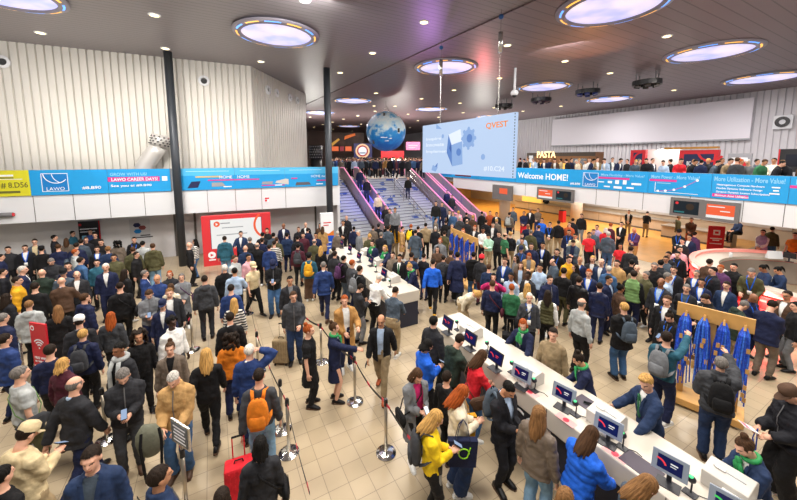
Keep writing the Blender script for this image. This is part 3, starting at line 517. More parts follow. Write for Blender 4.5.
def ring_mat():
    m = bpy.data.materials.new('ring_diffuser'); m.use_nodes = True; nt, N, L = nodes(m); b = N['Principled BSDF']
    tc = N.new('ShaderNodeTexCoord'); n = N.new('ShaderNodeTexNoise'); n.inputs['Scale'].default_value = .8; L.new(tc.outputs['Object'], n.inputs['Vector'])
    r = N.new('ShaderNodeValToRGB'); r.color_ramp.elements[0].position = .38; r.color_ramp.elements[0].color = lin('#b3b9fb'); r.color_ramp.elements[1].position = .66; r.color_ramp.elements[1].color = lin('#fbe6e0')
    L.new(n.outputs[0], r.inputs[0]); L.new(r.outputs[0], b.inputs['Emission Color']); b.inputs['Emission Strength'].default_value = 1.0; b.inputs['Base Color'].default_value = lin('#8f95c8'); return m
RLM = ring_mat(); RLY = mat('dash_amber', '#f0b04a', .4, emit=1.6); RLB = mat('dash_blue', '#5aa0ff', .4, emit=1.6)
for px, py, dia, lab in ((-2, -9, 2.7, 'round ceiling light cut by the top corner above the ribbed wall'), (277, 34, 2.85, 'round ceiling light above the corner of the ribbed walls'), (446, 67, 3.0, 'round ceiling light just left of the hanging screen cables'), (612, 6.5, 2.95, 'largest round ceiling light, cut by the top edge'),
        (711, 52, 3.15, 'second round ceiling light from the top, above the projection screen'), (764, 78, 3.4, 'round ceiling light over the end of the projection screen'), (544, 86.5, 3.1, 'round ceiling light behind the near hoist cable'), (609, 99, 3.1, 'round ceiling light close above the projection screen edge'),
        (353, 100.5, 2.9, 'round ceiling light to the side of the globe top'), (320, 112.5, 2.9, 'small round ceiling light beside the slim pillar'), (431, 109, 2.9, 'round ceiling light above the far corner of the hanging screen'), (349, 126, 3.2, 'flat round ceiling light low behind the slim pillar'), (490, 116.5, 2.9, 'round ceiling light half hidden by the hanging screen')):
    ring_light(px, py, dia, lab)
def downlight(px, py):
    q = at(px, py, CZ - .05); z = q.z - .0
    if sd.x * (q.y - s0.y) - sd.y * (q.x - s0.x) > 0: z = CZ
    o = empty('downlight', (q.x, q.y, z), 0, 'small bright downlight set in the ceiling', 'downlight', 'ceiling downlights')
    b = MB(); b.lathe([(.10, -.012), (.16, -.03), (.18, .0)], n=14); b.build('trim_ring', M_WHITE, o); b = MB(); b.lathe([(.001, -.022), (.135, -.02)], n=12); b.build('lamp', DLM, o)
DLM = mat('downlight_glow', '#ffe6a0', .4, emit=5)
for px, py in ((154.5, 16.5), (40.5, 34), (165.5, 49.5), (261, 62.5), (305, 2), (372.5, 54), (340, 73.5), (376, 93), (424, 23.5), (507.5, 45), (499.5, 78), (565, 61), (667, 36), (610, 73), (674, 90), (421.5, 98.5), (454, 90), (460, 103), (463, 112.5), (494, 107.5), (523, 111), (561, 106), (408, 114), (418, 120.5), (438.5, 117), (310, 117), (343.5, 119), (323, 124.5), (332.5, 122), (375, 111), (374, 105.7), (395, 106), (358, 115.5), (352, 131), (344, 133), (314, 127), (361, 124), (333, 129), (410, 127.5), (357.5, 115.8), (395, 132), (415, 135)):
    downlight(px, py)
def moving_head(px, py, label, c):
    q = at(px, py, CZ - .55); o = empty('moving_spotlight', (q.x, q.y, q.z), 0, label, 'spotlight', 'ring mounted spotlights')
    b = MB(); b.lathe([(.55, -.12), (.68, -.12), (.68, .12), (.55, .12), (.55, -.12)], n=24); b.build('ring_truss', M_BLACK, o, smooth=False)
    b = MB(); [b.tube([(x, y, .1), (x, y, .49)], .03, 6) for x, y in ((.6, 0), (-.6, 0), (0, .6), (0, -.6))]; b.build('hanger', M_GREY, o)
    for k in range(6):
        a = k * 1.047; b = MB(); b.tube([(.42 * math.cos(a), .42 * math.sin(a), .1), (.5 * math.cos(a), .5 * math.sin(a), -.22)], [.12, .15], 10); b.build('lamp_head', mat('lamp_head_' + c[1:], c, .35), o)
moving_head(504, 106, 'black ring of spotlights beside the top corner of the hanging screen', '#2a2625'); moving_head(541, 100, 'violet tinted ring of spotlights under a round ceiling light', '#3a2c46')
moving_head(587.5, 92, 'blue tinted ring of spotlights right of the violet one', '#27367a'); moving_head(647, 83, 'black ring of spotlights above the projection screen', '#33302a')
o = empty('dome_camera', at(514.5, 91, CZ - 1.2), 0, 'white dome camera on a ceiling drop pole', 'camera'); b = MB(); b.tube([(0, 0, 0), (0, 0, 1.14)], .06, 10); b.build('pole', M_WHITE, o); b = MB(); b.ball((0, 0, -.1), (.2, .2, .16)); b.build('housing', M_WHITE, o, smooth=True); b = MB(); b.ball((0, 0, -.2), (.13, .13, .13)); b.build('dome', M_BLACK, o, smooth=True)
def wall_vent(A, B_, px, py, label):
    q = on_line(px, py, A, B_); d = (B_ - A).normalized(); o = empty('round_wall_vent', (0, 0, 0), 0, label, 'vent', 'round wall vents'); o.matrix_world = upright((q.x, q.y, q.z), d)
    n = Vector((0, 0, 1)); b = MB(); b.lathe([(.13, .02), (.24, .02), (.24, .10), (.15, .12), (.13, .02)], n=22); b.build('collar', M_WHITE, o, smooth=False); b = MB(); b.lathe([(.001, .03), (.14, .03)], n=18); b.build('opening', M_BLACK, o)
W0, W1 = w0, w1
wall_vent(w0, w1, 3, 62, 'round wall vent by the edge of the photo'); wall_vent(w0, w1, 204, 81, 'round wall vent just right of the tall front pillar')
for px, py, t in ((267, 90, 'first'), (276, 93, 'second'), (289, 97.5, 'third'), (296.5, 100.5, 'fourth')): wall_vent(w1, w2, px, py, t + ' round vent in the row on the slanted wall, from the corner')
q = on_u(783, 122, 23.6); o = empty('wall_speaker', (0, 0, 0), 0, 'white wall plate with a black round lens beside the projection screen', 'vent'); o.matrix_world = upright(q, -D1); b = MB(); b.box((0, 0, .06), (.9, .9, .1)); b.build('plate', M_WHITE, o, bevel=.03); b = MB(); b.lathe([(.16, .12), (.34, .12), (.34, .2), (.16, .2), (.16, .12)], n=22); b.build('ring', M_BLACK, o)
def air_duct(px, py0, label, m, curved):
    q = on_line(px, 168, LFAR - ln * .35, LB - ln * .35); zb = UF; zt = on_line(px, py0, LFAR - ln * .35, LB - ln * .35).z
    o = empty('air_duct', (q.x, q.y, zb), math.atan2(ld.y, ld.x), label, 'air duct')
    if curved: pts = [(-.75, 0, 0), (-.62, 0, .9), (-.3, 0, 1.5), (.02, 0, 2.0), (.22, 0, zt - zb - .55)]; top = [pts[-1], (.34, 0, zt - zb - .05)]
    else: pts = [(0, 0, 0), (0, 0, 1.2), (0, 0, zt - zb - 1.1)]; top = [pts[-1], (0, 0, zt - zb)]
    b = MB(); b.tube(pts, .34 if curved else .4, 22); b.build('shaft', m, o, smooth=True); b = MB(); b.tube(top, (.37 if curved else .45), 22); hd = b.build('outlet', m, o, smooth=True)
    a, c = Vector(top[0]), Vector(top[1]); d = (c - a); b = MB(); rr = .38 if curved else .46
    x = Vector((0, -1, 0)); y = d.normalized().cross(x)
    for i in range(4):
        for j in range(6):
            th = R(-75 + j * 30 + 15 * (i % 2)); n_ = x * math.cos(th) + y * math.sin(th); b.ball(a + d * (.15 + .22 * i) + n_ * rr * .97, (.05, .05, .03), 8, 5)
    b.build('nozzles', M_BLACK if curved else M_GREY, hd)
air_duct(155, 134, 'silver curved air duct with round nozzles standing at the ribbed wall', mat('duct_silver', '#cfcdca', .35, .3), True)
q = far_at(316, 150, 26); o = empty('air_duct', (q.x, q.y, UF), 0, 'black upright air duct at the end of the ribbed wall', 'air duct'); b = MB(); b.cyl((0, 0, 0), .42, 1.7, 22); b.build('shaft', M_BLACK, o, smooth=True); b = MB(); b.cyl((0, 0, 1.7), .5, 1.0, 22); hd = b.build('outlet', M_BLACK, o, smooth=True)
b = MB(); [b.ball((.5 * math.cos(R(200 + 20 * j + 10 * (i % 2))), .5 * math.sin(R(200 + 20 * j + 10 * (i % 2))), 1.8 + .2 * i), (.06, .06, .05), 8, 5) for i in range(5) for j in range(8)]; b.build('nozzles', M_GREY, hd)
q = lp(4); o = empty('wall_camera', (q.x + ln.x * .12, q.y + ln.y * .12, 2.78), math.atan2(ld.y, ld.x), 'grey tube camera on the white fascia at the edge of the photo', 'camera'); b = MB(); b.tube([(-.4, 0, 0), (.22, 0, 0)], .09, 14); b.build('tube', M_GREY, o, smooth=True); b = MB(); b.cyl((-.3, .1, -.03), .04, .06); b.build('bracket', M_GREY, o); b = MB(); b.tube([(.2, 0, 0), (.25, 0, 0)], .07, 12); b.build('lens', REDP, o)
# ================================================================== escalators
ESC_D = mat('escalator_dark', '#3a3440', .4); PINKL = mat('handrail_glow', '#e88bb4', .4, emit=.55); BLUEL = mat('step_glow', '#6a6cff', .4, emit=1.2); GLS = mat('balustrade_panel', '#9a8a90', .25, .1); STEP = mat('escalator_step', '#7d84b8', .45)
def escalator(u0, u1, label, glow2):
    o = empty('escalator', uv(u0, 0), HEAD, label, 'escalator', 'escalators')   # local x = u, local y = v
    W_ = u1 - u0; Ln = 6.3; n = 20
    b = MB()
    for i in range(n): b.add([(.22, Ln * i / n, UF * i / n), (W_ - .22, Ln * i / n, UF * i / n), (W_ - .22, Ln * i / n, UF * (i + 1) / n), (.22, Ln * i / n, UF * (i + 1) / n), (.22, Ln * (i + 1) / n, UF * (i + 1) / n), (W_ - .22, Ln * (i + 1) / n, UF * (i + 1) / n)], [(0, 1, 2, 3), (3, 2, 5, 4)])
    b.build('steps', STEP, o)
    for x in (.1, W_ - .1):
        P = [(x, -.9, 0), (x, -.9, .85), (x, -.2, .92), (x, Ln, UF + .92), (x, Ln + .8, UF + .92), (x, Ln + .8, UF), (x, Ln, UF), (x, 0, 0)]
        b = MB(); b.add([(x - .06, y, z) for x, y, z in P] + [(x + .06, y, z) for x, y, z in P], [tuple(range(7, -1, -1)), tuple(range(8, 16))] + [(i, (i + 1) % 8, 8 + (i + 1) % 8, 8 + i) for i in range(8)]); s_ = b.build('balustrade', GLS, o)
        b = MB(); b.tube([(x, -.95, .2), (x, -1.0, .6), (x, -.9, .9), (x, -.2, .98), (x, Ln, UF + .98), (x, Ln + .75, UF + .98), (x, Ln + .92, UF + .7), (x, Ln + .85, UF + .2)], .042, 8); b.build('handrail', PINKL, o)
        b = MB(); b.tube([(x + (.1 if x < W_ / 2 else -.1), 0, .12), (x + (.1 if x < W_ / 2 else -.1), Ln, UF + .12)], .03, 6); b.build('skirt_light', BLUEL, o)
        b = MB(); [b.box((x, Ln * t, UF * t + .5), (.14, .05, .9)) for t in (.1, .3, .5, .7, .9)]; b.build('panel_joints', M_STEEL, s_)
    b = MB(); b.add([(.05, 0, -.0), (W_ - .05, 0, 0), (W_ - .05, Ln, UF - .3), (.05, Ln, UF - .3), (.05, 1.2, 0), (W_ - .05, 1.2, 0), (W_ - .05, Ln + .1, UF - .9), (.05, Ln + .1, UF - .9)], [(0, 3, 7, 4), (1, 5, 6, 2), (4, 7, 6, 5), (0, 1, 2, 3)]); b.build('truss', ESC_D, o)
    return o
escalator(-.05, 1.35, 'pink lit escalator between the two flights of stairs', 1)
escalator(6.1, 7.35, 'escalator right beside the wide flight of stairs, below the hanging screen', 0); escalator(7.4, 8.65, 'outermost escalator beneath the hanging screen and white parapet', 0)
def rail(pts, label, name='handrail_fence'):
    o = empty(name, pts[0], 0, label, 'handrail'); L = [Vector(p) - Vector(pts[0]) for p in pts]
    b = MB(); b.tube([p + Vector((0, 0, .95)) for p in L], .03, 8); b.build('top_rail', M_STEEL, o); b = MB(); b.tube([p + Vector((0, 0, .5)) for p in L], .018, 8); b.build('mid_rail', M_STEEL, o)
    for p in L: b = MB(); b.cyl(p, .025, .95, 8); b.build('post', M_STEEL, o)
def stair_z(v): return max(0, min(UF, (v + .2) / 6.6 * UF)) 
rail([uv(3.7, v, stair_z(v) + .08) for v in (0, 1.5, 3, 4.5, 6.2)], 'steel handrail down the middle of the wide stairs'); rail([uv(-2.9, v, stair_z(v) + .08) for v in (0, 1.5, 3, 4.5, 6.2)], 'steel handrail along the wall side of the narrow stairs')
rail([uv(5.85, v, stair_z(v) + .08) for v in (0, 2, 4, 6.2)], 'steel handrail on the wide stairs beside the right-hand escalator')
# ================================================================== registration counters
CW = mat('counter_white', '#c8c1b6', .35, nscale=1.5, namp=.03); CN = mat('counter_navy', '#161d33', .45); CT = 1.08
SCB = mat('screen_navy', '#141a44', .25, emit=.55, ecol='#1a2260'); SCRD = mat('screen_red_mark', '#e23b45', .3, emit=1); BEZ = mat('bezel_grey', '#8f9bab', .4); BEZD = mat('bezel_dark', '#23252c', .4); MATM = mat('desk_mat', '#4a4350', .6)
def lettering(body, size, u, v, z, m, parent=None):
    M = upright(uv(u, v, z), -D1); return None
def counter(u0, u1, v0, v1, label, words_):
    o = empty('registration_counter', uv(u0, v0), HEAD, label, 'counter', 'registration counters'); W_ = u1 - u0; Ln = v1 - v0
    b = MB(); b.box((W_ / 2 + .06, Ln / 2, (CT - .34) / 2), (W_ - .2, Ln - .04, CT - .34)); b.build('base', CN, o)
    b = MB(); b.box((W_ / 2, Ln / 2, CT - .17), (W_, Ln, .34)); b.build('worktop', CW, o, bevel=.02)
    for i in range(int(Ln / 1.6)): b = MB(); b.box((-.001, (i + 1) * 1.6, CT - .17), (.006, .012, .32)); b.build('panel_joint', M_TRIM, o)
    return o
c1 = counter(-4.85, -3.9, -19.6, -13.1, 'long white registration counter with navy front in the foreground', 1)
c2 = counter(-5.0, -4.0, -11.35, -5.6, 'white topped island counter with dark base, in the middle of the hall', 0)
Mi = c1.matrix_world.inverted() if False else None
for body, size, y, z in (('CO', .42, 3.95, .36), ('Consolenmeister', .15, 4.15, .14)):
    M = Matrix(((0, 0, -1, -.0), (-1, 0, 0, y), (0, 1, 0, z), (0, 0, 0, 1))); text('lettering', body, size, WHT, c1, Matrix.Translation((.055, 0, 0)) @ M)
def faceM(o, ang): return Matrix.Translation(o) @ Matrix.Rotation(ang, 4, 'Z')
def monitor(p, ang, label, light=True, green=False):
    o = empty('computer_monitor', p, ang, label, 'monitor', 'registration monitors'); o.scale = (.70, .70, .70)   # screen looks along local -y
    b = MB(); b.box((0, -.02, .008), (.34, .24, .016)); b.build('base', BEZD, o, bevel=.004)
    b = MB(); b.box((0, .06, .17), (.07, .04, .32)); b.build('stand', BEZD, o)
    T = Matrix.Translation((0, 0, .36)) @ Matrix.Rotation(R(-14), 4, 'X')
    b = MB(); b.box((0, .01, 0), (.50, .035, .33), M=T); h_ = b.build('casing', BEZ if light else BEZD, o, bevel=.004)
    b = MB(); b.box((0, -.0095, 0), (.34 if light else .46, .006, .22 if light else .27), M=T); sc_ = b.build('screen', SCB, o)
    b = MB(); b.box((.06, -.0135, .03), (.10, .004, .02), M=T); b.box((.05, -.0135, -.01), (.08, .004, .012), M=T); b.build('caption', SCR_W if light else SCRD, sc_)
    b = MB(); V = []
    for i in range(9):
        a = R(20 + 80 * i / 8); V += [T @ Vector((-.16 + .10 * math.cos(a), -.0135, -.08 + .10 * math.sin(a))), T @ Vector((-.16 + .13 * math.cos(a), -.0135, -.08 + .13 * math.sin(a)))]
    b.add(V, [(2 * i, 2 * i + 1, 2 * i + 3, 2 * i + 2) for i in range(8)]); b.build('red_arc', SCRD if not green else mat('screen_green', '#3fd05a', .3, emit=1), sc_)
    return o
def scanner(p, ang, label):
    o = empty('badge_scanner', p, ang, label, 'scanner', 'badge scanners'); o.scale = (.8, .8, .8)
    b = MB(); b.box((0, 0, .01), (.17, .13, .02)); b.build('base', BEZD, o, bevel=.006); b = MB(); b.tube([(0, .02, .02), (0, .035, .14), (0, .0, .22)], .012, 8); b.build('neck', BEZD, o)
    b = MB(); b.ball((0, -.01, .25), (.06, .05, .055)); b.build('head', BEZD, o, smooth=True); b = MB(); b.ball((0, -.02, .29), (.03, .03, .02)); b.build('status_light', mat('scanner_green', '#4be08a', .3, emit=.8), o, smooth=True)
    b = MB(); b.tube([(.05, .05, .012), (.16, .12, .008), (.26, .10, .008)], .006, 6); b.build('cable', BEZD, o)
def printer(p, ang, label):
    o = empty('badge_printer', p, ang, label, 'printer', 'badge printers'); o.scale = (.80, .85, .85); PW = mat('printer_white', '#c4c0ba', .4)
    b = MB(); b.add([(-.26, -.2, 0), (.26, -.2, 0), (.26, .2, 0), (-.26, .2, 0), (-.26, -.2, .22), (.26, -.2, .22), (.26, .12, .28), (-.26, .12, .28), (-.26, .2, .22), (.26, .2, .22)], [(3, 2, 1, 0), (0, 1, 5, 4), (4, 5, 6, 7), (7, 6, 9, 8), (8, 9, 2, 3), (0, 4, 7, 8, 3), (1, 2, 9, 6, 5)]); b.build('body', PW, o, bevel=.012)
    b = MB(); b.box((.08, -.24, .08), (.18, .09, .13)); b.build('output_tray', mat('printer_paper', '#f4f4f2', .5), o, bevel=.006); b = MB(); b.box((0, -.02, .256), (.36, .02, .006), M=None); b.build('slot', GREYP, o); b = MB(); b.box((-.1, .0, .262), (.12, .1, .006)); b.build('lid_panel', mat('printer_grey', '#c4c2c0', .4), o)
ANG = HEAD + R(90) - R(180)     # devices facing the public (towards -u)
def cz(px, py, z=CT): p = at(px, py, z); return (p.x, p.y, z)
FACE = HEAD - R(90)
for px, py, lab, lt, gr_ in ((447.5, 333, 'monitor at the far end of the long counter, screen dark', 0, 0), (470, 349, 'dark monitor second from the far end of the long counter', 0, 0), (495, 369, 'dark monitor on the long counter beside the red-jacketed person', 0, 0), (521, 387, 'grey framed monitor in front of the person with the green scarf', 1, 0), (563, 408, 'grey framed monitor on the long counter by the blonde person at the front', 1, 0),
        (607, 443, 'grey framed monitor before the staff member with the green tie', 1, 0), (668, 484, 'grey framed monitor nearest the long-haired customer at the bottom', 1, 0), (728, 527, 'monitor with a green patch cut off by the bottom edge', 1, 1)):
    monitor(cz(px, py), FACE + R(12 if lt else 0), lab, bool(lt), bool(gr_))
for px, py, lab in ((457, 330, 'badge scanner at the far end of the long counter'), (487, 352, 'badge scanner between two dark monitors on the long counter'), (512, 373, 'badge scanner in front of the staff member with green scarf at the counter'), (534, 391, 'badge scanner beside the pink sticker on the long counter'), (575, 415, 'badge scanner by the phone lying on the counter'), (622, 448, 'badge scanner before the staff member with the green tie'), (690, 494, 'badge scanner beside the big white printer, green light')):
    scanner(cz(px, py), FACE, lab)
for px, py, lab in ((471, 335, 'white badge printer at the far end of the long counter'), (528, 380, 'white badge printer behind the grey monitor next to the green scarf'), (606, 425, 'white badge printer beside the staff member with the green tie'), (728, 490, 'large white badge printer in front of the scarfed staff at the bottom corner')):
    printer(cz(px, py), FACE, lab)
STK = mat('sticker_red', '#c2334a', .5)
for px, py, lab in ((530, 392, 'pink sticker strip on the long counter by the man in the dark suit'), (566, 420, 'pink round sticker on the counter in front of the leather jacket'), (615, 454, 'pink sticker patch on the counter beside the blue padded coat')):
    p = cz(px, py, CT + .001); b = MB(); b.box((0, 0, .001), (.12, .3, .002)); o = b.build('counter_sticker', mat('sticker_pink', '#eba6a6', .5), loc=p, rot=(0, 0, HEAD)); tag(o, lab, 'sticker', 'counter stickers'); b = MB(); b.cyl((0, 0, .002), .045, .0015, 16); b.build('round_mark', STK, o)
for px, py, lab in ((589, 405, 'grey mat under the phone on the long counter'), (641, 466, 'grey mat under the monitor by the long-haired customer')):
    p = cz(px, py, CT + .001); b = MB(); b.box((0, 0, .003), (.28, .42, .006)); o = b.build('desk_mat', MATM, loc=p, rot=(0, 0, HEAD), bevel=.002); tag(o, lab, 'mat', 'desk mats')
p = cz(588.5, 404, CT + .008); b = MB(); b.box((0, 0, .005), (.075, .15, .01)); o = b.build('smartphone', BEZD, loc=p, rot=(0, 0, HEAD + .5), bevel=.003); tag(o, 'black smartphone lying on the grey mat on the counter', 'phone'); b = MB(); b.box((0, 0, .0105), (.066, .135, .001)); b.build('screen', mat('phone_screen_off', '#0d1416', .1), o)
for px, py, lab in ((350, 254, 'dark monitor at the far end of the island counter'), (359, 262, 'dark monitor second along the island counter'), (371, 266, 'dark monitor with green glint on the island counter'), (384, 280, 'dark monitor at the near part of the island counter'), (342, 248, 'dark monitor at the hidden end of the island counter')):
    monitor(cz(px, py), FACE, lab, False, px == 371)
for px, py, lab in ((393, 281, 'white badge printer at the near end of the island counter'), (379, 264, 'white badge printer in the middle of the island counter'), (366, 254, 'white badge printer at the far part of the island counter')): printer(cz(px, py), FACE, lab)
for px, py, lab in ((390, 287, 'badge scanner at the near end of the island counter'), (376, 272, 'badge scanner in the middle of the island counter')): scanner(cz(px, py), FACE, lab)
# red lit round reception desk
RC = Vector((14.15, 10.75, 0)); RRAD = 3.45
o = empty('reception_desk', RC, 0, 'round reception desk with red glowing rim, right of the lanyard rack', 'desk')
def arc_ring(prof, a0, a1, n=60):
    b = MB(); V = []; k = len(prof)
    for i in range(n + 1):
        a = R(a0 + (a1 - a0) * i / n)
        for r, z in prof: V.append((r * math.cos(a), r * math.sin(a), z))
    F = [(i * k + j, (i + 1) * k + j, (i + 1) * k + j + 1, i * k + j + 1) for i in range(n) for j in range(k - 1)]
    return b.add(V, F)
GLR = mat('red_glow', '#ff4a45', .4, emit=1.3)
arc_ring([(RRAD - .12, 0), (RRAD - .12, .86)], 0, 360).build('front', mat('desk_red', '#c43a3a', .4, emit=.25), o, smooth=True)
arc_ring([(RRAD - .85, .90), (RRAD - .85, 1.02), (RRAD - .16, 1.02), (RRAD - .16, .90), (RRAD - .85, .90)], 0, 360).build('worktop', mat('desk_top', '#c3b8ab', .4), o)
arc_ring([(RRAD - .16, 1.02), (RRAD - .16, 1.12), (RRAD + .02, 1.12), (RRAD + .02, 1.00), (RRAD - .12, .98)], 0, 360).build('rim', mat('desk_rim', '#e8a79c', .4, emit=.3, ecol='#ff6a60'), o)
arc_ring([(RRAD - .1, .70), (RRAD - .02, .72), (RRAD - .02, .78), (RRAD - .1, .80)], 0, 360).build('glow_strip', GLR, o); arc_ring([(RRAD - .1, .40), (RRAD - .04, .42), (RRAD - .04, .46), (RRAD - .1, .48)], 0, 360).build('glow_strip', GLR, o)
arc_ring([(RRAD - .84, .02), (RRAD - .84, .88)], 0, 360).build('inner_panel', mat('desk_inner', '#8d8177', .5), o, smooth=True)
for a in (155, 200, 245): l = area('desk_rim_light', RC + Vector((math.cos(R(a)) * (RRAD + .1), math.sin(R(a)) * (RRAD + .1), .8)), .5, 55, (1, .12, .1), (R(90), 0, R(a) + R(90)))
p = at(789, 262, 1.02); monitor((p.x, p.y, 1.03), R(120), 'bright monitor on the reception desk at the edge of the photo', False)
p = at(776, 259, 1.03); b = MB(); b.add([(-.25, 0, 0), (.25, 0, 0), (.25, .09, .3), (-.25, .09, .3), (.25, .18, 0), (-.25, .18, 0)], [(0, 1, 2, 3), (2, 4, 5, 3), (0, 3, 5), (1, 4, 2)]); o = b.build('tent_card', mat('card_white', '#e6ebef', .5), loc=p, rot=(0, 0, R(-10))); tag(o, 'white folded card standing on the back of the reception desk', 'card')
for px, py, lab in ((730.5, 257, 'white paper cup on the reception desk'), (771, 283, 'clear plastic bottle standing on the reception desk')):
    p = at(px, py, 1.03); b = MB(); b.lathe([(.001, 0), (.05, 0), (.06, .18), (.03, .2), (.001, .2)], n=14); o = b.build('drinking_cup' if py < 270 else 'plastic_bottle', mat('cup_white', '#dfe4e6', .3), loc=(p.x, p.y, 1.02)); tag(o, lab, 'cup' if py < 270 else 'bottle')
# food hall counters, back wall panels
FC = mat('food_counter', '#b9a893', .5, nscale=1, namp=.08); FT = mat('food_counter_top', '#8f857a', .4)
for k, (v0, v1, lab) in enumerate(((-12.5, -9.2, 'low beige food counter right of the red roll-up banner'), (-9.15, -5.9, 'beige food counter left of the red roll-up banner'), (-5.85, -2.6, 'beige food counter where a person in black stands with back turned'), (-2.55, .8, 'beige food counter at the far end of the food hall'), (.85, 4.2, 'beige food counter behind the pale pillar'))):
    o = empty('food_counter', uv(17.3 if k else 15.6, v0), HEAD, lab, 'counter', 'food counters'); Ln = v1 - v0
    b = MB(); b.box((.5, Ln / 2, .36), (.9, Ln, .72)); b.build('body', FC, o); b = MB(); b.box((.48, Ln / 2, .755), (1.04, Ln, .07)); b.build('worktop', FT, o); b = MB(); b.box((.06, Ln / 2, .06), (.05, Ln, .12)); b.build('plinth', M_TRIM, o); b = MB(); b.box((.04, Ln / 2, .42), (.012, .02, .6)); b.build('panel_joint', M_TRIM, o)
for k, (v0, v1, lab) in enumerate(((-14, -10, 'pale patterned wall panel behind the seated person'), (-9.9, -6, 'pale patterned wall panel behind the red roll-up banner'), (-5.9, -2, 'pale patterned wall panel behind the far food counters'))):
    b = MB(); a_ = uv(19.12, v0); c_ = uv(19.12, v1); b.prism([a_, c_, c_ - D2 * .05, a_ - D2 * .05], .9, 2.85); o = b.build('wall_panel', mat('panel_marble', '#cfcbc8', .5, nscale=1.6, namp=.12)); tag(o, lab, 'panel', 'food hall wall panels')
b = MB(); a_ = uv(17.8, 2.4); b.box((0, 0, 1.04), (.6, 2.2, .5)); o = b.build('lit_display_case', GLOW('case_glow', '#f0b95c', .8), loc=a_, rot=(0, 0, HEAD)); tag(o, 'glowing amber display case at the far food counter', 'display')
p = far_at(562, 221, 26); b = MB(); b.box((0, 0, .45), (.42, .4, .9)); o = b.build('red_bin', mat('bin_red', '#d0262c', .4), loc=(p.x, p.y, .012), rot=(0, 0, HEAD), bevel=.04); tag(o, 'red waste bin in the food hall near the pale pillar', 'bin'); b = MB(); b.box((0, 0, .92), (.38, .36, .05)); b.build('lid', M_BLACK, o)
# ================================================================== lanyard racks
WOOD = mat('birch_plywood', '#c99a58', .5, nscale=3, namp=.15); LANB = [mat('lanyard_blue_%d' % k, c, .5, nscale=30, namp=.4) for k, c in enumerate(('#2657dc', '#3a74f0', '#1c46ba'))]
def rack(base, ang, L_, H_, nb, label, glab):
    o = empty('lanyard_rack', base, ang, label, 'rack', 'lanyard racks')   # local x along the bar, -y towards the counter side
    b = MB(); b.box((0, 0, .16), (L_, .55, .05)); b.build('platform', WOOD, o, bevel=.01); b = MB(); [b.box((0, y, .10), (L_, .05, .09)) for y in (-.25, .25)]; b.build('side_rail', WOOD, o)
    for x in (-L_ * .36, 0, L_ * .36): b = MB(); b.box((x, .04, (H_ - .2) / 2 + .15), (.10, .05, H_ - .25)); b.build('post', WOOD, o)
    b = MB(); b.box((0, 0, H_ - .14), (L_, .04, .28)); b.build('top_bar', WOOD, o, bevel=.005); b = MB(); b.box((0, .0, 1.0), (L_ * .8, .03, .1)); b.build('cross_bar', WOOD, o)
    for x in (-L_ * .42, L_ * .42):
        for y in (-.2, .2): b = MB(); b.tube([(x - .025, y, .06), (x + .025, y, .06)], .06, 14); b.build('caster', mat('caster_grey', '#b9b2a8', .5), o)
    M0 = Matrix.Translation(base) @ Matrix.Rotation(ang, 4, 'Z')
    for k in range(nb):
        x = -L_ / 2 + L_ * (k + .55) / nb
        g_ = empty('lanyard_bunch', M0 @ Vector((x, -.06, H_ - .24)), ang, glab[k], 'lanyards', 'bunches of blue lanyards'); g_['kind'] = 'stuff'
        rr = random.Random(k + int(L_ * 100)); b = MB()
        for i in range(46):
            mi = rr.randrange(3); a_ = rr.uniform(0, 6.28); r_ = .035 + .075 * rr.random() ; ln_ = rr.uniform(.55, 1.35) * (H_ - .35) / 1.6; x1 = r_ * math.cos(a_); y1 = -.04 + r_ * .7 * math.sin(a_)
            P = [(x1 * .25, -.0 + y1 * .3, .06), (x1 * .8, y1, -.08), (x1 * 1.05 + rr.uniform(-.02, .02), y1, -.4 * ln_), (x1 * 1.1 + rr.uniform(-.04, .04), y1 * 1.1, -ln_)]
            b.tube(P, .011, 4, mi, flat=.35)
        b.build('straps', LANB, g_); b = MB()
        for i in range(9): a_ = rr.uniform(3.4, 6.0); r_ = .12; b.box((r_ * math.cos(a_) * .9, r_ * math.sin(a_) * .75 - .04, -rr.uniform(.3, 1.3)), (.05, .012, .09), rr.uniform(-.5, .5))
        b.build('wood_tags', WOOD, g_); b = MB(); b.tube([(0, .1, .08), (0, -.03, .1), (0, -.06, .02)], .02, 8); b.build('peg', WOOD, g_)
a_, c_ = at(677.5, 306, 1.98), at(755.6, 325, 1.98); c_ = a_ + (c_ - a_) * 1.0; mid = (a_ + c_) / 2; mid.z = 0; dr = c_ - a_
rack(mid, math.atan2(dr.y, dr.x), dr.length, 2.08, 4, 'wooden lanyard rack on wheels at the right, in front of the red desk', ['first bunch of blue lanyards on the near rack, nearest the raised arm', 'second bunch of blue lanyards on the near rack', 'third bunch of blue lanyards on the near rack, above the grey-haired head', 'last bunch of blue lanyards on the near rack, by the grey trousers'])
a_, c_ = at(451, 229, 1.98), at(478, 240.5, 1.98); mid = (a_ + c_) / 2; mid.z = 0; dr = c_ - a_
rack(mid, math.atan2(dr.y, dr.x), dr.length, 2.05, 5, 'wooden lanyard rack in the middle of the hall, seen beyond the navy-coated person', ['first bunch of blue lanyards on the middle rack, farthest out', 'second bunch of blue lanyards on the middle rack', 'third bunch of blue lanyards on the middle rack', 'fourth bunch of blue lanyards on the middle rack', 'fifth bunch of blue lanyards on the middle rack, by the white shirt'])
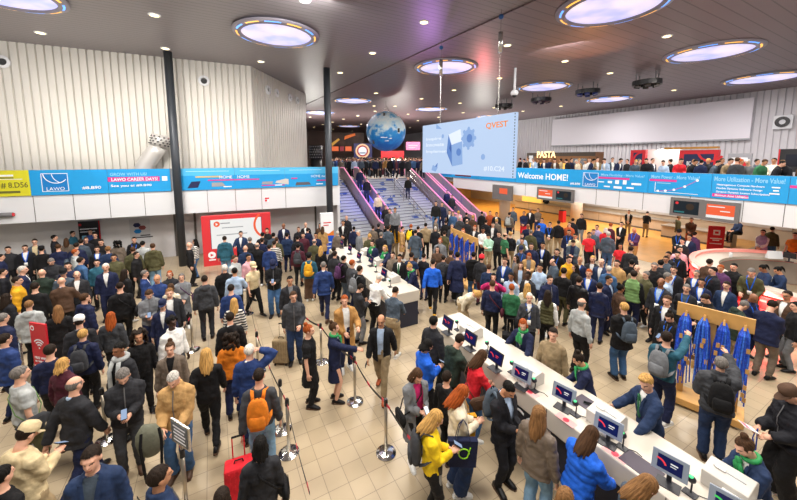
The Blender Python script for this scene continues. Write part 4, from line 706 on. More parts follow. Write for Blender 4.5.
# ================================================================== barrier posts and belts
BELT = mat('barrier_belt', '#26262b', .5); BRED = mat('belt_red_print', '#c8203c', .5); STB = mat('post_base_chrome', '#d7d6d4', .16, 1.0); POST = mat('post_brass_steel', '#b3aa9a', .3, .85)
def stanchion(p, label):
    o = empty('barrier_post', (p.x, p.y, 0), random.uniform(0, 6), label, 'barrier post', 'belt barrier posts')
    b = MB(); b.lathe([(.001, 0), (.165, 0), (.17, .012), (.12, .03), (.04, .045), (.001, .05)], n=32); b.build('base', STB, o, smooth=False)
    b = MB(); b.cyl((0, 0, .03), .027, .87, 16); b.build('pole', POST, o, smooth=True); b = MB(); b.cyl((0, 0, .88), .034, .10, 16); b.cyl((0, 0, .98), .026, .02, 16); b.build('belt_head', M_BLACK, o, smooth=False); return o
def belt(p, q, label):
    p = Vector(p); q = Vector(q); o = empty('barrier_belt', (p.x, p.y, .93), 0, label, 'belt', 'barrier belts'); d = q - p; d.z = 0; n = Vector((-d.y, d.x, 0)).normalized(); b = MB(); V = []
    N_ = 14
    for i in range(N_ + 1):
        t = i / N_; c = d * t + Vector((0, 0, -.10 * math.sin(math.pi * t))); V += [c - n * .0015 + Vector((0, 0, -.025)), c - n * .0015 + Vector((0, 0, .025)), c + n * .0015 + Vector((0, 0, .025)), c + n * .0015 + Vector((0, 0, -.025))]
    F = [(4 * i + j, 4 * i + (j + 1) % 4, 4 * i + 4 + (j + 1) % 4, 4 * i + 4 + j) for i in range(N_) for j in range(4)]; b.add(V, F); b.build('webbing', BELT, o)
    b = MB()
    for t in (.06, .5, .94):
        c = d * t + Vector((0, 0, -.10 * math.sin(math.pi * t))); b.box(c, (.12, .006, .052), math.atan2(d.y, d.x))
    b.build('red_label', BRED, o)
S = {}
for k, px, py, lab in (('a', 355, 402, 'barrier post with a chrome base beside the person in the black dress'), ('b', 386, 453, 'barrier post with a chrome base in the open floor at the front'), ('c', 289, 453, 'barrier post right of the orange backpack'), ('d', 439, 532, 'barrier post at the bottom by the yellow sweater'), ('e', 258.5, 372, 'barrier post beside the raised elbow of the blue suit'), ('f', 248, 314, 'barrier post behind the striped top'), ('g', 321.5, 362, 'barrier post behind the tan trench coat'), ('h', 193, 350, 'barrier post behind the white-shirted person'), ('i', 107, 440, 'barrier post behind the charcoal suit'), ('j', 282, 430, 'barrier post half hidden by the orange backpack'), ('k', 187, 513, 'barrier post under the framed queue sign'), ('l', 160, 408, 'barrier post behind the tan jacket'), ('m', 297, 338, 'barrier post behind the person with the suitcase'), ('n', 37, 305, 'barrier post in the crowd by the light grey coat'), ('o', 312, 560, 'barrier post below the bottom edge')):
    q = at(px, py, 0); S[k] = q
    if k != 'o': stanchion(q, lab)
for a_, c_, lab in (('a', 'b', 'barrier belt between the two open-floor posts'), ('b', 'd', 'barrier belt running from the front post to the yellow sweater'), ('g', 'a', 'barrier belt behind the black dress and trench coat'), ('m', 'g', 'barrier belt behind the suitcase traveller'), ('e', 'c', 'barrier belt running past the blue suit to the orange backpack'), ('c', 'o', 'barrier belt running off the bottom edge from the post by the backpack'), ('f', 'e', 'barrier belt behind the black suit and orange hoodie'), ('h', 'l', 'barrier belt behind the plaid blazer'), ('l', 'k', 'barrier belt behind the tan jacket and olive rucksack')):
    belt(S[a_], S[c_], lab)
# framed queue sign on its post, wifi sign, small notice
q = at(187, 513, 0); o = empty('queue_sign', (q.x, q.y, 1.0), R(-28), 'grey framed queue sign on a barrier post by the tan jacket', 'sign')
b = MB(); b.box((0, 0, .22), (.42, .03, .34)); b.build('frame', M_STEEL, o, bevel=.004); b = MB(); b.box((0, -.017, .22), (.36, .006, .28)); b.build('sheet', mat('sign_slate', '#5b6066', .5), o); b = MB(); [b.box((0, -.021, .12 + .05 * i), (.28 - .04 * (i % 2), .003, .018)) for i in range(5)]; b.build('print', WHT, o); b = MB(); b.cyl((0, 0, 0), .02, .08, 10); b.build('socket', M_STEEL, o)
a_ = at(31, 386, 0)
Yw = at(41, 344, 1.2).y; tlw, trw, blw = far_at(26.5, 323, Yw), far_at(48.5, 322, Yw), far_at(31, 362, Yw)
B = Board('wifi_sign', 'red wifi sign with white radio waves in the crowd at the left', 'sign', (tlw.x + .02, Yw + .06, 0), (trw.x, Yw - .04, 0), .55, tlw.z, mat('sign_red', '#c8202e', .5), thick=.03); W_, H_ = B.w, B.h
for r_ in (.07, .125, .18): B.ring('radio_wave', W_ * .5, H_ * .52, r_ - .014, r_ + .014, WHT, 45, 135)
B.discs('radio_dot', [(W_ * .5, H_ * .52, .02)], WHT); B.discs('badge', [(W_ * .19, H_ * .9, .055)], WHT); B.discs('badge_mark', [(W_ * .19, H_ * .9, .03)], REDP); B.txt('FREE WIFI', W_ * .5, H_ * .30, .075, WHT, 'CENTER'); B.txt('IBC FREE WIFI', W_ * .5, H_ * .24, .05, WHT, 'CENTER'); B.txt('PASSWORD', W_ * .5, H_ * .13, .07, WHT, 'CENTER')
B.rects('leg', [(W_ * .15, -.52, .04, .52), (W_ * .8, -.52, .04, .52)], M_GREY, .02)
q = at(21, 350, 1.05); o = empty('notice_sign', (q.x, q.y, 0), R(-38), 'small grey framed notice on a post beside the red wifi sign', 'sign')
b = MB(); b.box((0, 0, 1.05), (.26, .03, .40)); b.build('frame', M_STEEL, o, bevel=.004); b = MB(); b.box((0, -.017, 1.05), (.22, .006, .35)); b.build('sheet', mat('sign_blue_grey', '#57697c', .5), o); b = MB(); [b.box((0, -.021, .92 + .05 * i), (.15, .003, .02)) for i in range(6)]; b.build('print', WHT, o); b = MB(); b.cyl((0, 0, .04), .022, .82, 12); b.build('pole', POST, o); b = MB(); b.lathe([(.001, 0), (.165, 0), (.17, .012), (.04, .045), (.001, .05)], n=24); b.build('base', STB, o)
q = at(230, 262, 0); b = None
# ================================================================== people: one continuous body per person, clothes as parts
PIV = Vector((0, 0, .95))
def lean_m(a): return Matrix.Translation(PIV) @ Matrix.Rotation(-R(a), 4, 'X') @ Matrix.Translation(-PIV)
def head_m(p):
    n = Vector((0, -.01, 1.52)); return lean_m(p['lean']) @ Matrix.Translation(n) @ Matrix.Rotation(R(p['hy']), 4, 'Z') @ Matrix.Rotation(-R(p['hp']), 4, 'X') @ Matrix.Translation(-n)
# a pose: lean, head pitch / yaw, hands (relative to the shoulders' frame), elbow swing, feet (x, y, lift), seat drop
def pose(lean=0, hp=4, hy=0, rh=(.27, .02, .80), lh=(-.27, .02, .80), re=(.25, -.6, -.2), le=(-.25, -.6, -.2), rf=(.10, .02), lf=(-.10, -.02), sit=False, grip='relax'):
    return dict(lean=lean, hp=hp, hy=hy, rh=rh, lh=lh, re=re, le=le, rf=rf, lf=lf, sit=sit, grip=grip)
POSES = {
 'stand': pose(), 'standl': pose(hy=35, rf=(.12, .05)), 'standr': pose(hy=-35, lf=(-.12, .05)),
 'down': pose(hp=32, rh=(.10, .30, 1.02), lh=(-.10, .30, 1.02)), 'phone': pose(hp=34, rh=(.06, .30, 1.16), lh=(-.05, .28, 1.12)),
 'phone1': pose(hp=30, rh=(.10, .32, 1.20)), 'walk': pose(lean=3, rh=(.25, .20, .86), lh=(-.27, -.18, .86), rf=(.09, -.30), lf=(-.09, .30)),
 'walk2': pose(lean=3, hy=15, rh=(.27, -.16, .86), lh=(-.25, .18, .88), rf=(.09, .26), lf=(-.09, -.26)),
 'walkphone': pose(lean=3, hp=28, rh=(.08, .30, 1.14), lh=(-.27, -.12, .86), rf=(.09, .25), lf=(-.09, -.27)),
 'hold': pose(rh=(.05, .24, 1.0), lh=(-.06, .24, .97)), 'talk': pose(hy=15, rh=(.20, .36, 1.15), lh=(-.25, .05, .84)), 'talk2': pose(hy=-20, lh=(-.20, .36, 1.12), rh=(.08, .24, 1.0)),
 'pocket': pose(rh=(.22, .06, .90), lh=(-.22, .06, .90), re=(.6, -.5, -.1), le=(-.6, -.5, -.1)), 'cross': pose(rh=(-.12, .20, 1.20), lh=(.10, .23, 1.16), re=(.7, .1, -.4), le=(-.7, .1, -.4)),
 'desk': pose(lean=14, hp=22, rh=(.16, .42, 1.08), lh=(-.16, .42, 1.08)), 'deskl': pose(lean=8, hp=14, hy=30, rh=(.30, .36, 1.05), lh=(-.30, .40, 1.05)),
 'reach': pose(lean=6, hp=10, hy=20, rh=(.10, .55, 1.25), lh=(-.22, .10, .90)), 'raise': pose(lean=4, hp=-8, rh=(.14, .46, 1.66), lh=(-.15, .30, 1.05), re=(.6, .0, -.5)),
 'point': pose(hp=2, rh=(.22, .62, 1.22), lh=(-.24, .04, .86)), 'pointl': pose(hp=2, lh=(-.22, .62, 1.2), rh=(.24, .04, .86)),
 'ear': pose(hp=2, rh=(.13, .07, 1.62), lh=(-.26, .0, .84), re=(.8, .2, .1)), 'face': pose(hp=10, rh=(.04, .15, 1.53), lh=(-.02, .22, 1.12), re=(.5, .3, -.5)),
 'photo': pose(hp=2, rh=(.12, .30, 1.52), lh=(-.12, .30, 1.52), re=(.8, .2, -.4), le=(-.8, .2, -.4)), 'bend': pose(lean=38, hp=22, rh=(.12, .36, .98), lh=(-.10, .34, 1.0)),
 'bend2': pose(lean=55, hp=15, rh=(.12, .30, .80), lh=(-.10, .32, .84)), 'pull': pose(lh=(-.24, -.16, .84), rh=(.27, .05, .82), rf=(.09, .14), lf=(-.09, -.12)), 'pullr': pose(rh=(.24, -.10, .82), lh=(-.12, .22, 1.0), hy=12),
 'rail': pose(lean=20, hp=6, rh=(.16, .30, 1.07), lh=(-.16, .30, 1.07)), 'railchin': pose(lean=22, hp=8, hy=15, rh=(.02, .22, 1.40), lh=(-.16, .34, 1.10), re=(.5, .5, -.5)),
 'sit': pose(lean=8, hp=28, rh=(.10, .34, 1.08), lh=(-.10, .34, 1.08), sit=True),
}
for k_ in list(POSES):
    if k_ in ('stand', 'phone', 'hold', 'talk', 'pocket', 'cross', 'down'):
        for nm, yw in (('L', 40), ('R', -40)): q_ = dict(POSES[k_]); q_['hy'] = yw; POSES[k_ + nm] = q_
SH = 1.372
def limb(a, t, l1, l2, hint):
    a = Vector(a); t = Vector(t); d = t - a; D = min(d.length, (l1 + l2) * .995); d.normalize(); t = a + d * D
    x = (l1 * l1 - l2 * l2 + D * D) / (2 * D); h_ = math.sqrt(max(1e-6, l1 * l1 - x * x)); hv = Vector(hint); hv = (hv - d * hv.dot(d)).normalized()
    return a + d * x + hv * h_, t
def joints(p):
    L = lean_m(p['lean']); J = {}
    for s, h_, e in ((1, 'rh', 're'), (-1, 'lh', 'le')):
        sh = Vector((.172 * s, -.015, SH)); el, wr = limb(sh, p[h_], .285, .255, p[e]); J[s] = (sh, el, wr)
    for s, f in ((1, 'rf'), (-1, 'lf')):
        hip = Vector((.092 * s, 0, .90)); ft = p[f]
        if p['sit']: kn = Vector((.12 * s, .44, .92)); an = Vector((.12 * s, .46, .46))
        else: kn, an = limb(hip, (ft[0], ft[1], .085 + max(0, -ft[1] - .15) * .35), .43, .415, (.05 * s, 1, 0))
        J[2 * s] = (hip, kn, an)
    return L, J
def ell(b, z0, P, L, n=20):      # torso loft: rings of (z, half width, half depth, y offset)
    V = []; k = len(P)
    for z, a, c, y in P:
        for j in range(n):
            th = 2 * math.pi * j / n; e = 2.4; cx, sy = math.cos(th), math.sin(th)
            V.append(L @ Vector((a * math.copysign(abs(cx) ** (2 / e), cx), y + c * math.copysign(abs(sy) ** (2 / e), sy), z)))
    F = [(i * n + j, i * n + (j + 1) % n, (i + 1) * n + (j + 1) % n, (i + 1) * n + j) for i in range(k - 1) for j in range(n)] + [tuple(range(n - 1, -1, -1)), tuple(range((k - 1) * n, k * n))]
    b.add(V, F)
TORSO = [(.84, .150, .105, 0), (.92, .168, .118, -.005), (1.0, .156, .110, 0), (1.08, .143, .102, .004), (1.20, .152, .113, .006), (1.30, .165, .118, .0), (1.36, .160, .106, -.006), (1.405, .136, .090, -.012), (1.445, .098, .076, -.015), (1.49, .068, .066, -.015)]
def body_mesh(p, bare=False):
    L, J = joints(p); H = head_m(p); b = MB(); q = 1 if bare else .80
    ell(b, 0, [(z, a * (.86 if z < 1.43 else .95), c * (.86 if z < 1.43 else .95), y) for z, a, c, y in TORSO], L)
    b.tube([L @ Vector((0, -.02, 1.46)), L @ Vector((0, -.01, 1.52)), H @ Vector((0, -.005, 1.60))], [.062, .056, .056], 12)
    b.ball((0, -.012, 1.668), (.076, .096, .092), 16, 10, M=H); b.ball((0, .022, 1.612), (.060, .070, .082), 14, 9, M=H)
    b.ball((0, .045, 1.560), (.034, .036, .030), 10, 7, M=H)
    b.tube([H @ Vector((0, .082, 1.672)), H @ Vector((0, .106, 1.626)), H @ Vector((0, .086, 1.612))], [.010, .019, .012], 8)
    b.tube([H @ Vector((-.045, .074, 1.673)), H @ Vector((0, .086, 1.676)), H @ Vector((.045, .074, 1.673))], .013, 6)
    b.tube([H @ Vector((-.022, .080, 1.582)), H @ Vector((0, .090, 1.583)), H @ Vector((.022, .080, 1.582))], .012, 6)
    for s in (1, -1): b.ball((.078 * s, -.004, 1.637), (.014, .026, .036), 8, 6, M=H)
    for s in (1, -1):
        sh, el, wr = J[s]; P = [L @ Vector((.13 * s, -.015, SH - .02)), L @ sh, L @ el, L @ wr]; b.tube([P[0], P[1], (P[1] + P[2]) / 2, P[2], (P[2] * .6 + P[3] * .4), P[3]], [.042, .046, .042, .037, .038, .027], 10)
        hip, kn, an = J[2 * s]; b.tube([hip + Vector((0, 0, .03)), hip * .5 + kn * .5, kn, kn * .6 + an * .4, an], [.088 * q, .078 * q, .057 * q, .056 * q, .040], 12)
        b.tube([an + Vector((0, -.05, -.045)), an + Vector((0, .04, -.04)), an + Vector((.012 * s, .16, -.06))], [.036, .040, .026], 8)
    return b
def hands(p):
    L, J = joints(p); b = MB()
    for s in (1, -1):
        sh, el, wr = (L @ q for q in J[s]); d = (wr - el).normalized(); up = Vector((0, 0, 1))
        pal = Vector((-s, 0, 0)) if d.z < -.5 else Vector((-.5 * s, .0, -.9 if p['grip'] == 'relax' else .9))
        pal = (pal - d * pal.dot(d)).normalized(); sd = d.cross(pal) * s     # sd: thumb side
        b.tube([wr - d * .02, wr + d * .03, wr + d * .085], [(.026, .022), (.038, .017), (.040, .015)], 8, side=sd)
        for i, (o_, l_) in enumerate(((.030, .070), (.010, .078), (-.010, .072), (-.029, .056))):
            k0 = wr + d * .080 + sd * o_; k1 = k0 + (d * .9 + pal * .35) * l_ * .5; k2 = k1 + (d * .55 + pal * .85) * l_ * .5; b.tube([k0, k1, k2], [.0095, .009, .0065], 6)
        t0 = wr + d * .025 + sd * .03; t1 = t0 + (d * .6 + sd * .7 + pal * .3) * .035; b.tube([t0, t1, t1 + (d * .9 + pal * .3) * .032], [.012, .0105, .007], 6)
    return b
TOPS = {  # thickness, hem, sleeve share, front cut, hood, collar, puff
 'sweater': dict(t=.016, hem=.90), 'tshirt': dict(t=.012, hem=.90, sl=.42), 'shirt': dict(t=.012, hem=.93, col=1), 'polo': dict(t=.013, hem=.90, sl=.45, col=1),
 'jacket': dict(t=.024, hem=.80, cut=.075, col=1), 'suit': dict(t=.023, hem=.79, cut=.062, low=1.06, col=1), 'zip': dict(t=.026, hem=.84, col=2), 'hoodie': dict(t=.030, hem=.86, hood=1),
 'parka': dict(t=.036, hem=.74, hood=1), 'puffer': dict(t=.044, hem=.86, puff=1, col=2), 'vest': dict(t=.030, hem=.88, sl=0, puff=1, col=2), 'coat': dict(t=.030, hem=.48, col=1), 'opencoat': dict(t=.030, hem=.50, cut=.08, low=.5, col=1),
 'inner': dict(t=.011, hem=.93, sl=-1, col=1), 'dress': dict(t=.014, hem=.52, sl=.42), 'blazer': dict(t=.022, hem=.80, cut=.07, low=1.1, col=1),
}
def top_mesh(kind, p):
    g = TOPS[kind]; t = g['t']; hem = g['hem']; L, J = joints(p); b = MB(); P = []
    low = [z for z in (.46, .56, .68) if z > hem + .02]
    for z in [hem] + low:
        if z < .84: q = max(0, (.92 - z)); P.append((z, .178 + t + q * .05, .122 + t + q * .05, 0))
    if P and p['sit']: P = []
    for z, a, c, y in TORSO:
        if z >= max(hem, .80) - .001 and z < 1.47:
            pf = (.010 * math.sin(z * 68) if g.get('puff') else 0); a2 = a if z > 1.12 else max(a, .160)
            P.append((z, a2 + t + pf, c + t * .9 + pf, y))
    if P[0][0] > hem + .01 and hem > .8: P.insert(0, (hem, .166 + t, .114 + t, 0))
    P.append((1.478, .080 + t * .5, .074 + t * .5, -.018))
    if g.get('puff'):
        Q = []; 
        for i in range(22):
            z = P[0][0] + (P[-1][0] - P[0][0]) * i / 21
            for r0, r1 in zip(P, P[1:]):
                if r0[0] <= z <= r1[0] + 1e-6:
                    f = (z - r0[0]) / (r1[0] - r0[0]); w_ = .008 * (1 if i % 3 else -1.2); Q.append((z,) + tuple(r0[k] + (r1[k] - r0[k]) * f + (w_ if k < 3 else 0) for k in (1, 2, 3))); break
        P = Q
    ell(b, 0, P, L, 24)
    sl = g.get('sl', 1)
    if sl < 0: pass
    elif sl:
        for s in (1, -1):
            sh, el, wr = J[s]; P3 = [L @ Vector((.085 * s, -.015, SH + .022)), L @ sh, L @ el, L @ wr]; r = [.052 + t, .056 + t, .053 + t, .048 + t * .9, .044 + t * .8, .035 + t * .7]; m1 = (P3[1] + P3[2]) / 2
            if sl < .6: b.tube([P3[0], P3[1], P3[1].lerp(P3[2], sl * 1.6)], [r[0], r[1], r[2] + .008], 12)
            else: b.tube([P3[0], P3[1], m1, P3[2], P3[2] * .55 + P3[3] * .45, P3[3] * 1.0 + (P3[2] - P3[3]) * .04], r, 12)
    else:
        for s in (1, -1): b.ball(L @ Vector((.165 * s, -.015, SH - .02)), (.055 + t * .4, .07, .06), 10, 7)
    c = g.get('col', 0)
    if c: b.tube([L @ Vector((.072 * math.sin(i * .5236), -.016 + .066 * math.cos(i * .5236), 1.482 + (.012 if c == 2 else .0) - .018 * math.cos(i * .5236))) for i in range(13)], .017 if c == 1 else .026, 8)
    if g.get('hood'): b.ball((0, -.105, 1.44), (.125, .062, .085), 14, 9, M=L); b.tube([L @ Vector((.088 * math.sin(i * .5236), -.02 + .075 * math.cos(i * .5236), 1.475 - .02 * math.cos(i * .5236))) for i in range(13)], .026, 8)
    return b
def trouser_mesh(kind, p):
    L, J = joints(p); b = MB(); x = {'slim': 0, 'jeans': .010, 'wide': .035, 'skirt': 0}[kind]
    ell(b, 0, [(.80, .150, .105, 0), (.86, .172, .122, -.004), (.93, .180, .126, -.006), (1.0, .170, .118, 0), (1.05, .158, .110, 0)], Matrix())
    for s in (1, -1):
        hip, kn, an = J[2 * s]; a = an + Vector((0, 0, .0)); b.tube([hip + Vector((0, 0, .04)), hip * .5 + kn * .5, kn, kn * .5 + an * .5, a], [.097 + x * .3, .088 + x * .5, .069 + x, .064 + x * 1.2, .054 + x * 1.5], 14)
    return b
def skirt_mesh(p):
    b = MB(); ell(b, 0, [(.50, .20, .16, .0), (.70, .19, .145, 0), (.86, .178, .126, 0), (.95, .176, .122, 0), (1.05, .156, .11, 0)], Matrix()); return b
def hair_raw(style):
    b = MB()
    if style in ('long', 'bob', 'curly', 'pony', 'bun'):
        b.ball((0, -.020, 1.672), (.088, .108, .100), 20, 12)
        if style in ('long', 'bob'):
            rr = random.Random(3)
            for i in range(13):
                a = R(-112 + 224 * i / 12); x = math.sin(a); y = -math.cos(a); e = (1.33 if style == 'long' else 1.50) + .05 * rr.random() + (.04 if abs(x) > .9 else 0)
                b.tube([(.062 * x, -.02 + .075 * y, 1.70), (.076 * x, -.025 + .090 * y, 1.62), (.088 * x, -.028 + .100 * y, (1.62 + e) / 2), (.092 * x + .014 * rr.uniform(-1, 1), -.035 + (.108 + .02 * rr.random()) * y, e)], [.018, .022, .025, .009], 8)
        if style == 'curly':
            rr = random.Random(5)
            for i in range(46):
                a = R(rr.uniform(-125, 125)); z = rr.uniform(1.47, 1.75); q = .13 if z < 1.68 else .10
                b.ball((q * math.sin(a), -.03 - (q - .015) * math.cos(a), z), rr.uniform(.032, .046), 8, 6)
        if style == 'pony': b.tube([(0, -.10, 1.70), (0, -.155, 1.69), (0, -.165, 1.60), (0, -.14, 1.48)], [.028, .034, .032, .012], 10)
        if style == 'bun': b.ball((0, -.075, 1.775), (.045, .045, .042), 12, 8)
    elif style == 'afro':
        rr = random.Random(9)
        for i in range(60):
            a = rr.uniform(0, 6.28); z = rr.uniform(-.2, 1); r_ = math.sqrt(max(0, 1 - z * z)); b.ball((.085 * r_ * math.cos(a), -.02 + .10 * r_ * math.sin(a), 1.685 + .09 * z), .026, 8, 5)
        b.ball((0, -.020, 1.675), (.086, .106, .098), 16, 10)
    elif style == 'ring': b.ball((0, -.013, 1.668), (.0805, .0995, .094), 22, 14)
    else: b.ball((0, -.016, 1.674), (.085, .104, .096) if style != 'crop' else (.080, .1, .0915), 22, 14)
    if style == 'quiff': b.tube([(-.05, .055, 1.735), (0, .075, 1.752), (.05, .05, 1.738)], .024, 8); b.ball((0, .0, 1.735), (.075, .09, .045), 14, 8)
    return b
def hair_keep(style, c):       # False where the face or bare scalp shows
    x, y, z = c
    if style == 'ring': return (z < 1.700 and y < .035 and z > 1.585)
    if style in ('long', 'bob', 'curly', 'pony', 'bun', 'afro'):
        if y > .030 and abs(x) < .070 and z < 1.722: return False
        if style in ('pony', 'bun', 'afro') and z < 1.60 and y > -.10: return False
        return not (y > .055 and z < 1.722)
    ln = 1.59 + .128 * min(1, max(0, (y + .035) / .085)); return z > ln
MB_SPEC = {}
def want(key, fn, voxel, smooth, wrinkle=0.0): MB_SPEC.setdefault(key, (fn, voxel, smooth, wrinkle)); return key
MESH = {}
def bake_all():
    tex = bpy.data.textures.new('folds', 'CLOUDS'); tex.noise_scale = .10; tex.noise_depth = 2
    tmp = []
    for key, (fn, vox, sm, wr) in MB_SPEC.items():
        b = fn(); me = b.mesh('t'); o = bpy.data.objects.new('t', me); COL.objects.link(o)
        r = o.modifiers.new('r', 'REMESH'); r.mode = 'VOXEL'; r.voxel_size = vox; r.use_smooth_shade = True
        s = o.modifiers.new('s', 'SMOOTH'); s.factor = .5; s.iterations = sm
        if wr: d = o.modifiers.new('d', 'DISPLACE'); d.texture = tex; d.strength = wr; d.mid_level = .40
        tmp.append((key, o))
    dg = bpy.context.evaluated_depsgraph_get()
    for key, o in tmp:
        me = bpy.data.meshes.new_from_object(o.evaluated_get(dg)); MESH[key] = finish(key, me); MESH[key].name = '_'.join(str(k) for k in key)[:50]
    for key, o in tmp: m_ = o.data; bpy.data.objects.remove(o); bpy.data.meshes.remove(m_)
def cut_faces(me, bad):        # drop the flagged polygons
    bm = bmesh.new(); bm.from_mesh(me); bm.faces.ensure_lookup_table(); bmesh.ops.delete(bm, geom=[bm.faces[i] for i in np.nonzero(bad)[0]], context='FACES'); bm.to_mesh(me); bm.free(); return me
def centers(me):
    n = len(me.polygons); c = np.empty(n * 3); me.polygons.foreach_get('center', c); return c.reshape(-1, 3)
def tf(M, c): M = np.array(M); return c @ M[:3, :3].T + M[:3, 3]
def finish(key, me):
    kind = key[0]; me.materials.clear()
    if kind == 'body':
        p = POSES[key[1]]; c = tf(head_m(p).inverted(), centers(me)); mi = np.zeros(len(c), dtype=np.int32)
        for s in (1, -1): e = ((c[:, 0] - .031 * s) / .017) ** 2 + ((c[:, 2] - 1.650) / .010) ** 2; mi[(e < 1) & (c[:, 1] > .05)] = 1
        mi[(np.abs(c[:, 0]) < .026) & (np.abs(c[:, 2] - 1.582) < .009) & (c[:, 1] > .06)] = 2
        h_ = hands(p); nb = len(me.polygons)
        bm = bmesh.new(); bm.from_mesh(me); hm = h_.mesh('h'); bm.from_mesh(hm); bm.to_mesh(me); bm.free(); bpy.data.meshes.remove(hm)
        mi = np.concatenate([mi, np.zeros(len(me.polygons) - len(mi), dtype=np.int32)])
        for m_ in (None, EYE_M, LIP_M): me.materials.append(m_)
        me.polygons.foreach_set('material_index', mi)
    elif kind == 'top':
        g = TOPS[key[1]]; me.materials.append(None)
        if g.get('cut'):
            p = POSES[key[2]]; lo = g.get('low', .5)
            LM_ = lean_m(p['lean']); hem = g['hem']; lowz = lo if lo > .6 else hem - .08; xb = .003 if lo > .6 else g['cut'] * .7; xt = g['cut']
            bm = bmesh.new(); bm.from_mesh(me); bmesh.ops.transform(bm, matrix=LM_.inverted(), verts=bm.verts)
            def front(f): q = f.calc_center_median(); return q.y > .045 and q.z > lowz - .06 and abs(q.x) < .15
            for s in (1, -1):
                a_, b_ = Vector((xb * s, 0, lowz)), Vector((xt * s, 0, 1.42)); dv = b_ - a_; F = [f for f in bm.faces if front(f)]
                ge = list({e for f in F for e in f.edges}) + F + list({v for f in F for v in f.verts}); bmesh.ops.bisect_plane(bm, geom=ge, plane_co=a_, plane_no=Vector((dv.z, 0, -dv.x)))
            def inside(f):
                q = f.calc_center_median(); tt = (q.z - lowz) / (1.42 - lowz); ww = xb + (xt - xb) * min(1, tt); return tt > 0 and q.y > .045 and abs(q.x) < ww + 1e-4 and q.z < 1.55
            bmesh.ops.delete(bm, geom=[f for f in bm.faces if inside(f)], context='FACES'); bmesh.ops.transform(bm, matrix=LM_, verts=bm.verts); bm.to_mesh(me); bm.free()
        if key[1] == 'inner':
            c = tf(lean_m(POSES[key[2]]['lean']).inverted(), centers(me)); cut_faces(me, (c[:, 1] < .03) & (c[:, 2] < 1.465))
    elif kind == 'hair':
        c = centers(me); bad = np.array([not hair_keep(key[1], q) for q in c]); cut_faces(me, bad); me.materials.append(None)
    else: me.materials.append(None)
    me.polygons.foreach_set('use_smooth', [True] * len(me.polygons)); return me
EYE_M = mat('eye_dark', '#2a1f1b', .3); LIP_M = mat('lip', '#a85f55', .5)
SKIN = {'p': '#dba88e', 'f': '#e3b59d', 't': '#c08a68', 'b': '#8a5a3e', 'd': '#4a3024'}
CLR = dict(black='#111114', ink='#181920', navy='#182040', blue='#243a6e', royal='#1d5fd0', denim='#3d5f88', ltdenim='#7ea3c2', sky='#a6bcd8', white='#e4e4e2', cream='#ddd2bb', grey='#74777c', ltgrey='#a9adad', dkgrey='#3c3e43', charcoal='#27282d', slate='#46525f', tan='#b58f5c', beige='#cdbb94', khaki='#8f7d60', olive='#4f4d33', dkgreen='#25332b', green='#2f6a47', brown='#523c2e', rust='#a9502c', orange='#d97a1f', mustard='#d29a1f', yellow='#edc81d', red='#cf2430', maroon='#4d1f2d', magenta='#b0205f', pink='#d9a3ac', purple='#533058', lilac='#9f93b8', teal='#28586b', sage='#6c6e5f', mint='#a9d3bd', taupe='#6d6156', stripe='#bcbab5', camel='#a57a45', dblue='#1f3152', khak='#a08c6c', lime='#70935c')
HAIRC = dict(k='#0f0c0a', d='#231912', b='#46301f', l='#7d5a38', y='#b98f52', w='#b9b4ad', g='#6f6a66', r='#96481c', s='#d6cfc4')
def cloth(col, kind='cloth'):
    n = 'cloth_%s_%s' % (kind, col)
    if n in MATS: return MATS[n]
    if kind == 'stripe': return stripes(n)
    return mat(n, CLR[col], {'leather': .38, 'denim': .85, 'shoe': .45}.get(kind, .8), nscale=9 if kind != 'denim' else 5, namp=.2, bump=.7, bscale=13 if kind != 'denim' else 18, spec=.3)
def stripes(n):
    m = bpy.data.materials.new(n); m.use_nodes = True; nt, N, L = nodes(m); b = N['Principled BSDF']; tc = N.new('ShaderNodeTexCoord'); sp_ = N.new('ShaderNodeSeparateXYZ'); L.new(tc.outputs['Object'], sp_.inputs[0])
    a = N.new('ShaderNodeMath'); a.operation = 'MULTIPLY'; a.inputs[1].default_value = 14; L.new(sp_.outputs['Z'], a.inputs[0]); f = N.new('ShaderNodeMath'); f.operation = 'FRACT'; L.new(a.outputs[0], f.inputs[0]); g = N.new('ShaderNodeMath'); g.operation = 'GREATER_THAN'; g.inputs[1].default_value = .5; L.new(f.outputs[0], g.inputs[0])
    x = N.new('ShaderNodeMix'); x.data_type = 'RGBA'; x.inputs[6].default_value = lin('#ddd9d2'); x.inputs[7].default_value = lin('#26262a'); L.new(g.outputs[0], x.inputs[0]); L.new(x.outputs[2], b.inputs['Base Color']); b.inputs['Roughness'].default_value = .8; MATS[n] = m; return m
def hairmat(k):
    n_ = 'hair_' + k
    if n_ in MATS: return MATS[n_]
    m = mat(n_, HAIRC[k], .68, nscale=1, namp=.45, bump=.6, bscale=1, spec=.18); nt, N, L = nodes(m); mp = N.new('ShaderNodeMapping'); mp.inputs['Scale'].default_value = (55, 55, 7); tc = next(n for n in N if n.type == 'TEX_COORD'); L.new(tc.outputs['Object'], mp.inputs[0])
    for n in N:
        if n.type == 'TEX_NOISE': L.new(mp.outputs[0], n.inputs['Vector'])
    return m
def put(name, me, parent, m, M=None, slots=1):
    o = bpy.data.objects.new(name, me); COL.objects.link(o); o.parent = parent
    if M is not None: o.matrix_local = M
    if m is not None and len(me.materials): o.material_slots[0].link = 'OBJECT'; o.material_slots[0].material = m
    return o
def shoe_mesh():
    b = MB(); b.tube([(0, -.085, -.045), (0, -.02, -.025), (0, .06, -.035), (0, .15, -.058), (0, .19, -.066)], [(.034, .036), (.045, .052), (.047, .044), (.046, .026), (.028, .016)], 12, side=(1, 0, 0)); me = b.mesh('shoe'); me.materials.append(None); me.polygons.foreach_set('use_smooth', [True] * len(me.polygons)); return me
